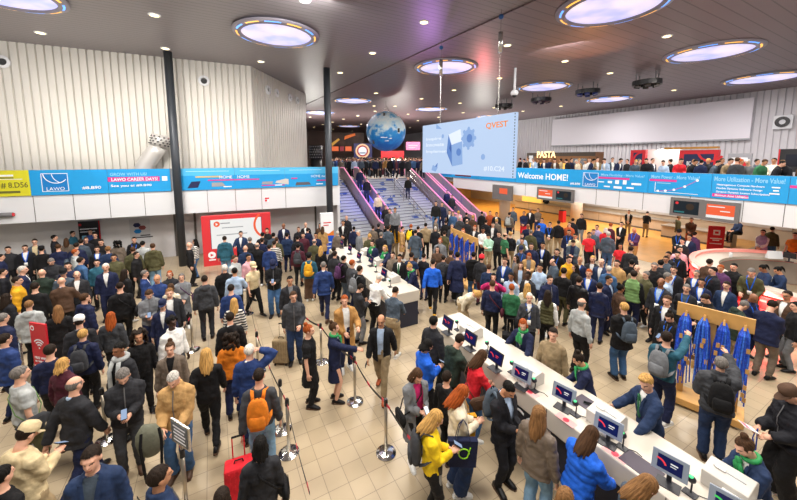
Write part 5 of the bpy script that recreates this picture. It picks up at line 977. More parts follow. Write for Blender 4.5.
def sole_mesh():
    b = MB(); P = [(.034, -.10), (.046, -.04), (.044, .05), (.048, .13), (.034, .19), (0, .205), (-.034, .19), (-.048, .13), (-.044, .05), (-.046, -.04), (-.034, -.10), (0, -.112)]; b.prism(P, -.086, -.066); me = b.mesh('sole'); me.materials.append(None); return me
def small(name, b, mats=1):
    me = b.mesh(name); 
    for _ in range(mats): me.materials.append(None)
    me.polygons.foreach_set('use_smooth', [True] * len(me.polygons)); return me
def cap_mesh(beanie=False):
    b = MB(); b.lathe([(.094, -.02), (.097, .02), (.088, .065), (.055, .092), (.001, .1)] if not beanie else [(.096, -.035), (.101, -.02), (.101, .01), (.096, .015), (.096, .05), (.075, .09), (.03, .115), (.001, .12)], (0, 0, 0), 22)
    if not beanie:
        n = 9; V = []
        for i in range(n): a = R(20 + 140 * i / (n - 1)); V += [(.095 * math.cos(a), .095 * math.sin(a), -.015), (.092 * math.cos(a), .095 * math.sin(a) + .085 * math.sin(a), -.03)]
        b.add(V, [(2 * i, 2 * i + 1, 2 * i + 3, 2 * i + 2) for i in range(n - 1)]); b.add([(x, y, z - .006) for x, y, z in V], [(2 * i, 2 * i + 2, 2 * i + 3, 2 * i + 1) for i in range(n - 1)])
    return small('cap', b)
def lanyard_mesh():
    b = MB()
    for s in (1, -1): b.tube([(.075 * s, -.05, 1.485), (.078 * s, .045, 1.475), (.065 * s, .128, 1.36), (.03 * s, .148, 1.20), (.004 * s, .150, 1.10)], [(.013, .004)] * 5, 6, side=(1, 0, 0))
    return small('lanyard', b)
def badge_mesh(): b = MB(); b.box((0, .153, 1.04), (.095, .006, .13)); return small('badge', b)
def tie_mesh():
    b = MB(); b.add([(-.018, .128, 1.45), (.018, .128, 1.45), (-.014, .138, 1.42), (.014, .138, 1.42), (-.036, .152, 1.12), (.036, .152, 1.12), (0, .150, 1.07), (-.018, .11, 1.45), (.018, .11, 1.45), (-.036, .13, 1.12), (.036, .13, 1.12), (0, .13, 1.07)], [(0, 2, 3, 1), (2, 4, 5, 3), (4, 6, 5), (7, 8, 10, 9), (9, 10, 11), (0, 7, 9, 4), (1, 5, 10, 8), (4, 9, 11, 6), (5, 6, 11, 10), (0, 1, 8, 7)]); return small('tie', b)
def scarf_mesh(big):
    b = MB(); b.tube([((.085 + .01 * big) * math.sin(i * .5236), -.01 + (.078 + .01 * big) * math.cos(i * .5236), 1.49 - .012 * math.cos(i * .5236)) for i in range(13)], .030 + .012 * big, 10)
    if big: b.tube([(.06, .09, 1.46), (.085, .145, 1.30), (.08, .15, 1.02), (.08, .155, .92)], [(.045, .02)] * 3 + [(.04, .015)], 8, side=(1, 0, 0)); b.tube([(-.06, .09, 1.46), (-.085, .145, 1.30), (-.08, .15, 1.05)], [(.045, .02)] * 3, 8, side=(1, 0, 0))
    else: b.ball((.02, .125, 1.44), (.05, .035, .045), 10, 7); b.tube([(.02, .13, 1.44), (.05, .15, 1.36), (.06, .155, 1.26)], [(.025, .012), (.05, .016), (.045, .01)], 8, side=(1, 0, 0)); b.tube([(0, .13, 1.44), (-.03, .15, 1.36), (-.02, .155, 1.24)], [(.02, .012), (.045, .016), (.04, .01)], 8, side=(1, 0, 0))
    return small('scarf', b)
def glasses_mesh():
    b = MB()
    for s in (1, -1): b.tube([(.032 * s + .022 * math.cos(i * .7), .099, 1.650 + .016 * math.sin(i * .7)) for i in range(10)], .003, 5); b.tube([(.054 * s, .095, 1.655), (.078 * s, .05, 1.655), (.08 * s, -.01, 1.652)], .003, 5)
    b.tube([(-.010, .102, 1.652), (.010, .102, 1.652)], .003, 5); return small('glasses', b)
SM = {}
def sm(k):
    if k not in SM: SM[k] = {'shoe': shoe_mesh, 'sole': sole_mesh, 'cap': cap_mesh, 'beanie': lambda: cap_mesh(True), 'lanyard': lanyard_mesh, 'badge': badge_mesh, 'tie': tie_mesh, 'scarf': lambda: scarf_mesh(0), 'shawl': lambda: scarf_mesh(1), 'glasses': glasses_mesh}[k]()
    return SM[k]
TRIM = {}
def fronts(key):               # zip line or lapels laid on the front of a baked garment
    if key in TRIM: return TRIM[key]
    g = TOPS[key[1]]; me = MESH[key]; n = len(me.vertices); c = np.empty(n * 3); me.vertices.foreach_get('co', c); Lm = lean_m(POSES[key[2]]['lean']); c = tf(Lm.inverted(), c.reshape(-1, 3)); c = c[c[:, 1] > .02]
    def fy(x, z):
        k = (np.abs(c[:, 0] - x) < .022) & (np.abs(c[:, 2] - z) < .022); return c[k, 1].max() if k.any() and c[k, 1].max() < .26 else None
    b = MB()
    def strip(P, w0, w1):
        V = []; 
        for x, z, s in P:
            ya, yb = fy(x, z), fy(x + s * w1 * .8, z)
            if ya is None: continue
            yb = yb or ya; V += [Lm @ Vector((x + s * w0, ya + .005, z)), Lm @ Vector((x + s * w1, yb + .007, z)), Lm @ Vector((x + s * w1, yb - .012, z))]
        b.add(V, [f for i in range(len(V) // 3 - 1) for f in ((3 * i, 3 * i + 3, 3 * i + 4, 3 * i + 1), (3 * i + 1, 3 * i + 4, 3 * i + 5, 3 * i + 2))])
    if g.get('cut'):
        lo = g.get('low', .5); lo = lo if lo > .6 else 1.02; xb = .003 if g.get('low', .5) > .6 else g['cut'] * .8
        for s in (1, -1):
            P = [(s * (xb + (g['cut'] - xb) * t), lo + (1.44 - lo) * t, s) for t in [i / 9 for i in range(10)]]; strip(P, -.004, .022 + .02)
    elif g.get('col') == 2 or g.get('hood'): strip([(0, g['hem'] + .02 + (1.44 - g['hem']) * i / 12, 1) for i in range(13)], -.007, .007)
    TRIM[key] = small('garment_front', b) if b.v else None; return TRIM[key]
# ---- things carried (top-level things of their own)
def backpack_proto(col):
    o = bpy.data.objects.new('backpack', None); m = cloth(col, 'pack'); m2 = cloth('black', 'pack')
    P = [(1.02, .135, .055), (1.10, .155, .085), (1.25, .152, .09), (1.38, .135, .075), (1.45, .10, .05), (1.475, .05, .03)]
    b = MB(); ell(b, 0, [(z, a, c, 0) for z, a, c in P], Matrix()); x = b.build('main_bag', m, o, smooth=True); s_ = x.modifiers.new('s', 'SUBSURF'); s_.levels = s_.render_levels = 1
    b = MB(); ell(b, 0, [(1.05, .10, .03, -.075), (1.12, .112, .045, -.075), (1.22, .108, .04, -.075), (1.25, .09, .02, -.07)], Matrix()); b.build('front_pocket', m, o, smooth=True)
    for s in (1, -1): b = MB(); b.tube([(.07 * s, .05, 1.42), (.085 * s, .11, 1.515), (.105 * s, .235, 1.475), (.115 * s, .305, 1.34), (.15 * s, .26, 1.18), (.155 * s, .12, 1.10), (.12 * s, .04, 1.06)], [(.026, .008)] * 7, 8, side=(1, 0, 0)); b.build('strap', m, o, smooth=True)
    b = MB(); b.tube([(-.03, 0, 1.465), (-.02, 0, 1.505), (.02, 0, 1.505), (.03, 0, 1.465)], .008, 6); b.build('handle', m2, o); return o
def put_on(proto, M, label, cat, group=None):
    o = proto.copy(); COL.objects.link(o); o.matrix_world = M; tag(o, label, cat, group)
    for ch in proto.children: c = ch.copy(); COL.objects.link(c); c.parent = o
    return o
PROTO = {}
def carried(kind, col):
    k = (kind, col)
    if k in PROTO: return PROTO[k]
    if kind == 'backpack': o = backpack_proto(col)
    else:
        o = bpy.data.objects.new({'tote': 'tote_bag', 'bag': 'shoulder_bag', 'case': 'suitcase', 'phone': 'smartphone', 'paper': 'paper_sheet', 'brief': 'briefcase', 'sack': 'rucksack'}[kind], None); m = cloth(col, 'pack'); m2 = cloth('black', 'pack')
        if kind == 'tote':
            b = MB(); b.add([(-.19, -.03, .0), (.19, -.03, 0), (.19, .03, 0), (-.19, .03, 0), (-.21, -.045, .42), (.21, -.045, .42), (.21, .045, .42), (-.21, .045, .42)], [(0, 3, 2, 1), (0, 1, 5, 4), (1, 2, 6, 5), (2, 3, 7, 6), (3, 0, 4, 7), (4, 5, 6, 7)]); b.build('bag_body', m, o)
            if col == 'navy':
                for y in (-.056, .056): b = MB(); b.tube([(.075 * math.cos(i * .45) + .01, y, .24 + .075 * math.sin(i * .45)) for i in range(13)] + [(.10, y, .33)], .009, 6); b.build('lime_logo', mat('logo_lime', '#9be022', .5), o)
            for y in (-.045, .045): b = MB(); b.tube([(-.1, y, .40), (-.06, y * .6, .62), (.0, 0, .72), (.06, y * .6, .62), (.1, y, .40)], [(.014, .004)] * 5, 6, side=(0, 1, 0)); b.build('strap', m, o)
        elif kind == 'bag':
            b = MB(); b.tube([(0, -.14, .10), (0, -.11, .12), (0, .11, .12), (0, .14, .10)], [(.03, .10), (.05, .13), (.05, .13), (.03, .10)], 14, side=(1, 0, 0)); b.build('bag_body', m, o, smooth=True); b = MB(); b.box((.05, 0, .17), (.01, .2, .1)); b.build('flap', m, o)
        elif kind == 'case':
            b = MB(); b.box((0, 0, .36), (.38, .24, .58)); b.build('shell', m, o, bevel=.03)
            for x in (-.13, .13):
                b = MB(); b.tube([(x * .6, .10, .62), (x * .6, .10, .98)], .009, 8); b.build('telescopic_tube', M_STEEL if col != 'red' else cloth('red', 'pack'), o)
                for y in (-.08, .08): b = MB(); b.tube([(x - .012, y, .035), (x + .012, y, .035)], .035, 12); b.build('wheel', m2, o)
            b = MB(); b.tube([(-.085, .10, .98), (.085, .10, .98)], .014, 8); b.build('pull_handle', m2, o); b = MB(); [b.box((x, -.122, .36), (.02, .012, .5)) for x in (-.12, -.06, 0, .06, .12)]; b.build('ridges', m, o); b = MB(); b.tube([(-.06, 0, .65), (-.05, 0, .69), (.05, 0, .69), (.06, 0, .65)], .010, 6); b.build('top_grip', m2, o)
        elif kind == 'phone':
            b = MB(); b.box((0, 0, 0), (.074, .15, .010)); b.build('casing', m2, o, bevel=.003); b = MB(); b.box((0, 0, .006), (.066, .138, .002)); b.build('screen', mat('phone_screen', '#a8c0e4', .15, emit=.7), o)
        elif kind == 'paper': b = MB(); b.box((0, 0, 0), (.15, .21, .004)); b.build('sheet', mat('badge_paper', '#e8e4e6', .6), o); b = MB(); b.box((0, .05, .003), (.12, .06, .002)); b.build('print', mat('paper_pink', '#d66a85', .6), o)
        elif kind == 'brief': b = MB(); b.box((0, 0, .16), (.08, .40, .30)); b.build('bag_body', m, o, bevel=.02); b = MB(); b.tube([(0, -.08, .31), (0, -.06, .37), (0, .06, .37), (0, .08, .31)], .012, 8); b.build('handle', m2, o); b = MB(); b.box((.045, 0, .2), (.01, .36, .16)); b.build('flap', m, o)
        elif kind == 'sack':
            b = MB(); b.tube([(0, 0, 0), (0, .01, .07), (.02, 0, .25), (.05, 0, .38), (.08, 0, .46)], [(.09, .06), (.15, .10), (.165, .11), (.13, .08), (.03, .03)], 16, side=(1, 0, 0)); b.build('main_bag', m, o, smooth=True)
            for x in (-.1, .1): b = MB(); b.tube([(x, .10, .42), (x * 1.2, .15, .25), (x, .14, -.1), (x * .8, .15, -.3)], [(.018, .005)] * 4, 6, side=(1, 0, 0)); b.build('strap', m2, o)
            b = MB(); b.tube([(-.13, -.09, .1), (0, -.13, .12), (.13, -.09, .1)], [(.06, .03)] * 3, 10); b.build('front_pocket', m, o, smooth=True)
    for ch in list(o.children): COL.objects.unlink(ch)
    PROTO[k] = o; return o
# ================================================================== the crowd: one line per person (head in the photo, facing, pose, clothes | what sets the person apart)
ZONE = dict(LW='by the lower wall', LC='in the left crowd', LM='beside the tall pillar', RB='watching by red backdrop', SL='below the narrow stairs',
 IQ='queueing at island counter', ST='below the wide stairs', ES='below the outer escalators', MR='around the middle rack', MC='in the middle crowd', FH='at food hall entrance', FC='at the food counters',
 RC='before the red desk', RD='behind the near rack', GA='leaning on gallery parapet', GB='standing back on gallery', CO='on the upper concourse', SE='riding pink lit escalator', QU='in the belt queue')
CROWD = '''
3 318 60 stand suit:navy:white slim:navy short:g p|at the edge behind the blue suit
5 339 60 stand suit:blue:white slim:navy short:d p gls|at the edge beside the grey notice sign
28 370 75 stand tshirt:ltgrey wide:olive short:g p bag:dkgrey h1.80|with a green strap across the back, behind the charcoal suit
50 350 20 stand sweater:navy slim:black short:d p|back turned, right in front of the red wifi sign
57 366 50 stand zip:maroon slim:black bob:y p h1.66|between the wifi sign and the charcoal suit
75 384 55 walk suit:charcoal:sky jeans:navy ring:g p h1.82|seen from behind in the left foreground
83 334 25 stand zip:navy slim:black short:y p bp:dkgrey|seen from behind, facing the shawl wearer
91 318 10 stand jacket:charcoal:grey slim:black short:d p cap:white|seen from behind near the wifi sign
100 319 20 stand zip:dkgrey slim:black long:r p h1.66|seen from behind, beside the white cap
119 349 230 stand jacket:charcoal:black slim:black crop:k b shawl:ltgrey|in the left queue
139 336 185 stand sweater:black slim:black curly:d t h1.68|facing out, between grey shawl and plaid blazer
170 348 190 stand blazer:taupe:black slim:black bun:b p h1.68|facing out beside the dark curls
173 379 200 down zip:tan denim:denim crop:w p h1.80 shoe:brown|handing over an olive rucksack
123 376 185 phone zip:charcoal slim:dkgrey short:g p h1.82 shoe:brown ph|head bowed, in the left foreground
172 322 150 stand shirt:white slim:dkgrey afro:k d|looking over the shoulder, behind the plaid blazer
163 304 190 stand suit:navy:white slim:navy short:d p cap:navy|in the left queue
169 293 185 stand jacket:charcoal:white slim:black short:l p|behind the navy cap
149 294 185 phone zip:grey jeans:navy short:b p ph|head bowed, beside the navy cap
27 434 60 phone hoodie:beige wide:khak short:d p cap:beige ph h1.78|in the left foreground corner
91 458 200 stand suit:dblue:slate slim:navy short:d p h1.85|walking towards us at the bottom left
160 476 80 stand zip:dblue slim:navy short:d t h1.80|in profile at the bottom edge, tan strap on the shoulder
222 497 10 stand sweater:black slim:black long:d p h1.66|cut off at the bottom edge, sunglasses on the head
260 444 0 stand sweater:charcoal slim:black bob:k p bag:black h1.70|seen from behind at the bottom by the barrier post
3 474 60 stand sweater:black slim:black short:k p|cut off by the bottom left corner
259 375 10 pull sweater:dkgrey jeans:ltdenim crop:d p bp:orange h1.80|pulling a red handled suitcase
249.5 350 20 ear suit:blue:white slim:navy crop:s p h1.82|hand raised to the ear, in front of the orange backpack
206 354 5 walk sweater:black slim:black long:y p h1.74 shoe:black|walking away, left of the orange hoodie
231 338 5 stand hoodie:orange jeans:navy curly:d t h1.70|seen from behind
230 317 5 stand suit:black:white slim:black short:d p h1.78|seen from behind, just beyond the orange hoodie
234 302 10 stand sweater:white-stripe slim:navy long:y p h1.66|seen from behind
231 288 10 stand sweater:blue slim:navy short:d p|mostly hidden behind the striped top
234.5 271 5 talk shirt:sky slim:black crop:k t h1.80|arms out, seen from behind
224.5 268 5 stand zip:black slim:black short:s p h1.80|seen from behind beside the pale blue shirt
204.5 279 0 stand hoodie:dkgrey slim:charcoal crop:d p h1.82|seen from behind, standing alone
253 266 150 walk tshirt:beige slim:black short:d p cap:beige shoe:black|walking with a dark backpack strap
248.5 257 150 stand shirt:pink slim:black short:k t|behind the beige cap
235 258.5 130 stand zip:ltgrey slim:black short:b p|behind the black jacket with white hair
273 264 185 phone zip:black jeans:denim short:d p cap:navy ph h1.86 shoe:black|standing apart, facing out
290 280 175 stand suit:charcoal:grey slim:black short:k t|behind the suitcase traveller
293.5 296 180 pullr zip:dkgrey jeans:dblue short:b p gls h1.80 shoe:black|with a suitcase in the open floor
315 329 100 stand dress:black slim:black bun:r p h1.72 shoe:black|facing the barrier belt, bare forearms
328.5 328 95 point blazer:navy:white skirt:navy bun:b p scarf:green br h1.70 shoe:black|arm stretched out
344.5 300 165 talk2 opencoat:camel:white slim:navy short:r p h1.82 shoe:white|behind the navy blazer
381 320 190 walk jacket:black:sky slim:khaki ring:d t gls h1.76 shoe:rust ph|walking towards us in the open floor
323.5 265 5 walk suit:blue:white slim:navy crop:g p h1.84 shoe:brown|seen from behind in the open floor
309 256 10 stand hoodie:teal wide:brown short:k t cap:black bp:mustard|seen from behind left of the blue suit
335 254 40 stand zip:charcoal slim:black short:d p|IQ
344 258.5 60 stand zip:black jeans:slate short:k p bp:purple|IQ
352.5 263 60 stand jacket:dkgrey:grey slim:navy short:r p|IQ
360 269 55 stand hoodie:black slim:black short:d p bp:grey|IQ
363.5 287 60 phone zip:charcoal slim:grey short:d p ph shoe:black|left of the white shirt at the island counter
376.5 278.5 40 desk shirt:white slim:black crop:s p h1.82|at the island counter
395.5 291 20 desk shirt:slate slim:khak crop:d t h1.80|at the near end of the island counter
388.5 257 200 stand suit:black:white slim:black short:k t tie:green|behind the island counter
371.5 250 215 pointl blazer:navy:white slim:navy bob:y p scarf:green|behind the island counter, arm stretched out
359 245 215 stand blazer:navy:white slim:navy bun:d p scarf:green|at the far end of the island counter
409 267 260 desk blazer:navy:white slim:navy bun:y p scarf:green|at the near end of the island counter
416 255 20 walk tshirt:dblue slim:black short:d t shoe:black|walking away between island counter and blue sweater
433 262 5 walk sweater:royal slim:black crop:d p h1.82 shoe:mustard|brown elbow patches, walking away
457 255 5 walk coat:navy wide:black short:k p h1.86 shoe:white|seen from behind before the middle lanyard rack
444 258 10 stand zip:dkgrey slim:black short:d p bp:charcoal|between the blue sweater and the navy coat
451 253 20 stand zip:brown slim:black short:d p|hidden behind the navy coat
474 255 5 stand parka:black jeans:denim short:k p h1.74|seen from behind right of the middle lanyard rack
481.5 258 30 stand zip:charcoal slim:maroon short:d p beanie:red|beside the middle lanyard rack
489 267 20 stand sweater:dblue slim:black short:b p|beside the red beanie
493.5 277 180 photo zip:magenta slim:black bob:k p|both hands at the head, in the middle crowd
479.5 295 120 bend2 sweater:cream wide:khak bob:y p h1.68|bending down in the middle of the hall
495 284 10 stand sweater:navy slim:black crop:b p bag:maroon h1.74|seen from behind beside the bending person
505.5 261 200 stand suit:dblue:white slim:navy short:b p lan|MC
516 258 240 stand jacket:taupe:grey slim:black long:d p h1.66|MC
529 256 180 phone opencoat:tan:grey slim:black long:r p h1.68|phone in hand, in the middle crowd
520 265 185 hold jacket:brown:sky slim:black long:b p h1.66|MC
511 276 200 stand shirt:sky slim:black short:k b|MC
511 287 5 stand sweater:green slim:black short:r p h1.70|seen from behind
528 275 210 stand suit:charcoal:white slim:black short:k d|MC
540 267 200 stand shirt:sky slim:navy short:k t|dark backpack strap, in the middle crowd
554.5 262 240 down zip:slate slim:black ring:d p|head bowed, in the middle crowd
550 279 150 stand zip:navy slim:black short:d p bp:slate|MC
526 287 20 stand sweater:cream slim:black long:y p h1.66|MC
529.5 297 175 stand suit:dkgrey:white slim:black crop:s p lan bag:black|walking out of the middle crowd
548 294 5 stand vest:olive slim:black long:d p h1.70|quilted, seen from behind
564 271 20 stand sweater:black slim:olive short:d p|beside the long dark curls, middle crowd
575 267 260 stand zip:black slim:black long:d p h1.66|MC
570 259 150 stand zip:mustard slim:black short:d p|MC
581 260 200 stand suit:navy:white slim:navy bald:d t lan|MC
589 259 190 stand suit:charcoal:white slim:black short:y p|MC
590 273 190 stand suit:navy:white slim:navy short:r p lan|MC
580 280 20 stand zip:black slim:black short:d p|leather, seen from behind, middle crowd
599 286 5 stand suit:navy:white slim:navy short:d p|seen from behind right of the leather jacket
582 303 40 stand shirt:ltgrey slim:black ring:g p h1.82 shoe:black|seen from behind, standing behind the khaki shirt
552 334 190 stand shirt:khaki slim:khaki short:d p h1.76|facing out behind the long counter
509.5 329 215 deskl blazer:navy:white slim:navy bob:r p scarf:green h1.70|behind the long counter, arm reaching left
574.5 360 260 desk blazer:navy:white slim:navy bun:d t scarf:green h1.64|behind the long counter before the khaki shirt
646 382 235 deskl suit:dblue:white slim:navy quiff:y p tie:green h1.80|behind the long counter
743 446 230 desk blazer:dblue:white slim:black bun:b p scarf:green h1.68|behind the large white printer
434 321 40 stand zip:charcoal slim:black short:k p h1.78|at the far end of the long counter
433 345 60 phone zip:royal slim:black bob:k p h1.72 ph|at the long counter
457 341 50 desk hoodie:dkgreen slim:black short:d p h1.76|at the long counter
481 355 60 desk sweater:red jeans:denim long:b p bag:brown h1.70|at the long counter
421 376 150 phone opencoat:grey:magenta slim:black long:b p h1.70 shoe:white ph bag:black|in the foreground left of the red hair
462 391 70 phone sweater:cream wide:dblue long:r p h1.72 shoe:white tote:navy|red hair, dark tote on the shoulder
437 418 80 phone sweater:yellow slim:black long:y p bp:dkgrey h1.70 shoe:white ph|in the foreground by the barrier belt
509 389 130 phone suit:ink:sky slim:ink crop:k t h1.78 shoe:black pap bp:slate|standing by the long counter
541 414 25 stand jacket:taupe jeans:ltdenim long:l p h1.74|leather, seen from behind at the long counter
591 434 35 desk puffer:royal slim:black long:b p h1.70|at the long counter in the foreground
566 497 30 stand sweater:charcoal slim:black long:l p h1.66|only the hair showing at the bottom edge
650 486 60 desk zip:slate slim:black long:l p h1.70|leaning to the nearest monitor
445 378 40 stand sweater:black slim:black short:d p h1.60|mustard jacket over the arm, hidden by the counter queue
624 307 330 hold parka:black jeans:denim short:y p bp:slate h1.80 shoe:black|standing alone left of the near lanyard rack
667 337 20 raise sweater:teal jeans:navy short:d p bp:grey h1.82 shoe:white|taking a lanyard, arm raised
721 363 350 raise puffer:dkgrey jeans:dblue short:g p bp:black h1.80 shoe:black|grey hair, taking a lanyard
790 394 230 down puffer:ink wide:black short:d p cap:brown pap h1.80 shoe:white|at the right edge of the photo
772.5 305 20 phone suit:navy:white slim:taupe short:d p h1.86 shoe:black|seen from behind at the red desk
787 295 210 stand suit:brown:white slim:black short:d t gls|at the right edge beside the navy jacket
796 306 250 stand zip:black slim:grey short:k p|cut by the right edge
667 300 200 stand suit:black:white slim:black short:b p lan|bearded, beside the near lanyard rack
669 317 210 phone zip:black slim:black bun:d p lan ph h1.66|left of the near lanyard rack
661 282 200 stand suit:charcoal:sky slim:black ring:k b lan h1.82|RC
634 274 10 stand vest:lime:black jeans:navy short:d p h1.82|seen from behind in the right crowd
648 275 230 stand zip:olive slim:black short:g p|beside the lime vest
641 268 180 stand zip:khaki slim:black bald:d p|behind the lime vest
653 266 190 stand zip:black slim:black short:g p gls|RC
632.5 263 10 stand zip:black slim:black short:k p|RC
661 263 20 stand zip:charcoal slim:black short:k p|RC
666 259 190 stand zip:slate slim:black short:d t gls|RC
666 276 100 stand polo:sky slim:navy short:g t|RC
670 269 200 stand jacket:ink:white slim:black short:d p lan|RC
674 255 190 stand zip:black slim:black short:k p lan|RC
686.5 288 190 stand suit:charcoal:slate slim:black short:g p lan|behind the near rack, left end
621 288 60 stand zip:brown slim:black bun:k b h1.66|right crowd, patterned jacket
608 279 120 stand suit:navy:sky slim:navy short:d t|RC
609 269 10 stand zip:denim slim:black short:w p|RC
615.5 263 200 stand zip:tan slim:black short:d p|RC
603 262 200 stand suit:dblue:white slim:navy ring:d p|RC
713 263 40 stand zip:brown slim:black short:d p|RD
721.5 267 200 stand zip:purple slim:black short:r t|RD
709.5 270.5 240 stand zip:ink slim:black short:k p lan|RD
699.5 273 200 stand suit:charcoal:white slim:black short:g p lan|RD
702.5 282 190 stand suit:navy:white slim:navy short:k t lan|RD
725.5 285 200 stand suit:dblue:white slim:navy short:d p|bearded, close to the red desk
710 299 230 down zip:black slim:black short:d p|head bowed, behind the near rack
740 304.5 60 desk parka:dkgreen slim:khak short:g p|bent over the red desk behind the rack
754 298 130 down zip:navy slim:navy bald:d b lan|head bowed beside the red desk
748 271 190 rail sweater:olive slim:brown short:g p lan h1.84|leaning back on the red desk
741.5 267 200 stand zip:black slim:black short:k p|behind the olive sweater at the red desk
762 268 235 sit sweater:dblue slim:navy pony:k b h1.66|seated inside the round red desk
777 270 240 sit sweater:dblue slim:navy pony:k t h1.66|seated inside the red desk, nearest the monitor
795 235 200 stand tshirt:orange slim:navy short:d p|at the food counter by the right edge
763 232 200 hold vest:lilac:white slim:brown short:d p h1.80|at the food counter
772.5 229 20 stand zip:olive jeans:denim short:d p|seen from behind at the food counter
736.5 224 230 sit sweater:dblue slim:black short:k p Y18.2|sitting on the food counter
706 244 220 stand suit:ink:white slim:navy short:k p|RC
629 211.5 185 hold jacket:black:white slim:khaki short:d p|FC
647.5 213 10 desk sweater:black slim:khaki short:d p|FC
679 217.5 100 stand parka:olive jeans:dblue short:d p cap:khaki|FC
691.5 219.5 190 hold zip:brown:white slim:rust short:d p|FC
679 232 190 hold zip:ink slim:black short:d p cap:black lan|right of the amber floor, black cap
690.5 237 210 stand suit:navy:white slim:navy short:k t|right of the amber floor
695 234 30 stand zip:purple slim:black short:d p|right of the amber floor
634 230 200 phone sweater:purple slim:camel bald:d t lan h1.84|alone on the amber floor
621.5 224 200 hold suit:black:white slim:black short:d p|left of the purple sweater
611 225 40 stand sweater:maroon slim:black short:r p|on the amber floor edge
606 230 20 stand zip:red slim:black bob:w p|on the amber floor edge
608.5 234 10 stand zip:slate jeans:denim short:w p|on the amber floor edge
620.5 246 190 stand tshirt:red slim:black long:k t h1.64|long hair, on the amber floor edge
631 249 20 stand suit:charcoal:white slim:black short:d p|beside the red T-shirt with long hair
672 254 210 stand sweater:ink slim:black short:k t|RC
680 249 150 stand zip:pink slim:black short:d p|RC
513 209 200 stand zip:slate slim:navy short:d p|FH
509.5 214 20 stand zip:taupe slim:navy short:d p bp:ltgrey|FH
524 213 190 hold zip:navy slim:red short:d t|red trousers, at the food hall entrance
530.5 210 190 stand suit:ink:white slim:black bald:k b|FH
538 210 200 hold zip:taupe slim:blue short:d p|FH
546 203 10 stand sweater:ink slim:black short:d p Y31|deep in the amber food hall
561 203 190 stand zip:brown slim:black short:k t Y34|deep in the amber food hall
588 204 200 stand zip:black slim:black short:k t Y34|deep in the amber food hall
542 220 200 stand sweater:royal slim:navy short:d p|FH
550 224 190 hold sweater:black slim:khak short:d p lan|FH
559 222.5 10 stand zip:black slim:khak short:d p|FH
529 226 10 stand suit:navy:white slim:navy bald:d b|FH
531 232 10 stand zip:olive slim:brown short:g p|FH
538 227 10 stand sweater:dblue slim:navy short:b p|FH
569 224 200 stand zip:rust slim:black short:b p|FH
573 220 20 stand zip:ink slim:black short:d p|FH
581.5 215.5 200 stand zip:black slim:grey short:d p h1.80|hand up, alone near the pale pillar
569 232 190 stand zip:navy slim:navy short:d t lan|FH
575 236 200 stand zip:beige slim:khak short:d t|FH
573 242.5 190 phone jacket:slate:navy slim:navy short:d p|teal grey sleeves, head bowed, middle crowd
589.5 234.5 160 stand tshirt:red slim:black short:k t h1.78|short hair, right side of the middle crowd
593.5 231.5 190 stand zip:slate slim:navy short:d p|FH
597 227 200 stand zip:lilac slim:navy short:b p|FH
543 245 190 stand suit:black:white slim:black short:k t lan|MC
557 251.5 200 stand zip:black slim:black short:d p lan|MC
530 246 190 stand zip:navy slim:navy short:d p|MC
522.5 249 190 stand zip:dblue slim:navy short:k p cap:navy lan|MC
522 240.5 200 stand vest:olive:white slim:black short:d p|MC
518.5 235.5 190 stand sweater:sky slim:navy short:b p|MC
514 234 10 stand sweater:ink slim:khak short:y p|MC
505.5 235.5 60 stand polo:green slim:ink ring:d p h1.82|MC
402 228 100 stand opencoat:tan:white slim:brown short:d p|ST
411 226.5 20 walk zip:black slim:camel short:r p bp:yellow|walking away towards the stairs
417 228 20 stand tshirt:black jeans:denim crop:d p|ST
415.5 232 15 walk coat:slate slim:brown short:d p|mid stride before the stairs
425.7 225 5 stand zip:khak slim:black short:k p h1.82|ST
436 219.5 100 stand zip:taupe slim:black short:d p|ST
435.5 228.5 5 stand zip:ink slim:black short:w p|ST
440 240.5 190 stand zip:grey slim:black bob:r p|ST
437.5 249 190 stand coat:brown slim:black long:d p h1.64|fur collar look, before the middle rack
444.5 233 10 stand zip:olive slim:black short:d p|ST
417 256.5 30 stand sweater:ink slim:navy crop:d p|walking beside the dark blue T-shirt
442 204 190 stand zip:navy slim:navy short:d p zb.6|ES
436 203 190 stand zip:black jeans:denim short:k p zb.8|ES
449.6 212 190 stand suit:black:white slim:black short:d p|ES
457.7 212.5 20 stand sweater:pink slim:grey short:y p|ES
460 218 10 stand zip:dkgrey slim:black short:w p|ES
467 221 10 stand zip:charcoal slim:black ring:g p|ES
466.5 214 10 stand zip:ink slim:black short:k p|ES
473 217 20 stand zip:brown slim:black short:y p|ES
463 231 190 stand zip:maroon slim:black bob:r p|ES
474.7 227.5 200 stand suit:charcoal:white slim:black short:r p|MR
483 230 190 hold shirt:white slim:ink short:k b|MR
490 236 200 phone shirt:mint slim:khaki short:d p|MR
486 221.5 20 stand zip:ink slim:black short:d p|ES
493 224.5 190 stand jacket:ink:white slim:black short:d p|ES
482 213 10 stand zip:black slim:black short:k p|ES
490 212.5 190 stand zip:rust slim:black short:d p|ES
496.6 214 190 stand suit:ink:white slim:black short:k t|ES
496.6 220.5 10 stand zip:taupe slim:black short:y p|ES
497 234 200 stand zip:charcoal slim:black short:d p|MR
454 213 190 stand sweater:denim slim:navy short:d p|ES
446 222 10 stand zip:black slim:black short:d p|ES
452 226 200 stand zip:dkgrey slim:black short:g p|ES
456 236 10 stand zip:brown slim:black short:d p|MR
305.6 224.5 190 stand suit:ink:white slim:black bald:d p|SL
307.5 230 10 stand zip:navy slim:navy short:d p|SL
303 235 190 stand zip:maroon slim:black short:d p|SL
320 225 190 stand zip:brown slim:black long:d p h1.64|SL
322.6 228.5 10 stand coat:tan slim:black long:b p h1.66|SL
315.7 235 190 stand sweater:navy slim:navy short:k t|SL
314.4 241.5 20 stand zip:olive slim:black ring:g p|SL
321 248.5 20 stand sweater:black slim:black long:y p h1.66|SL
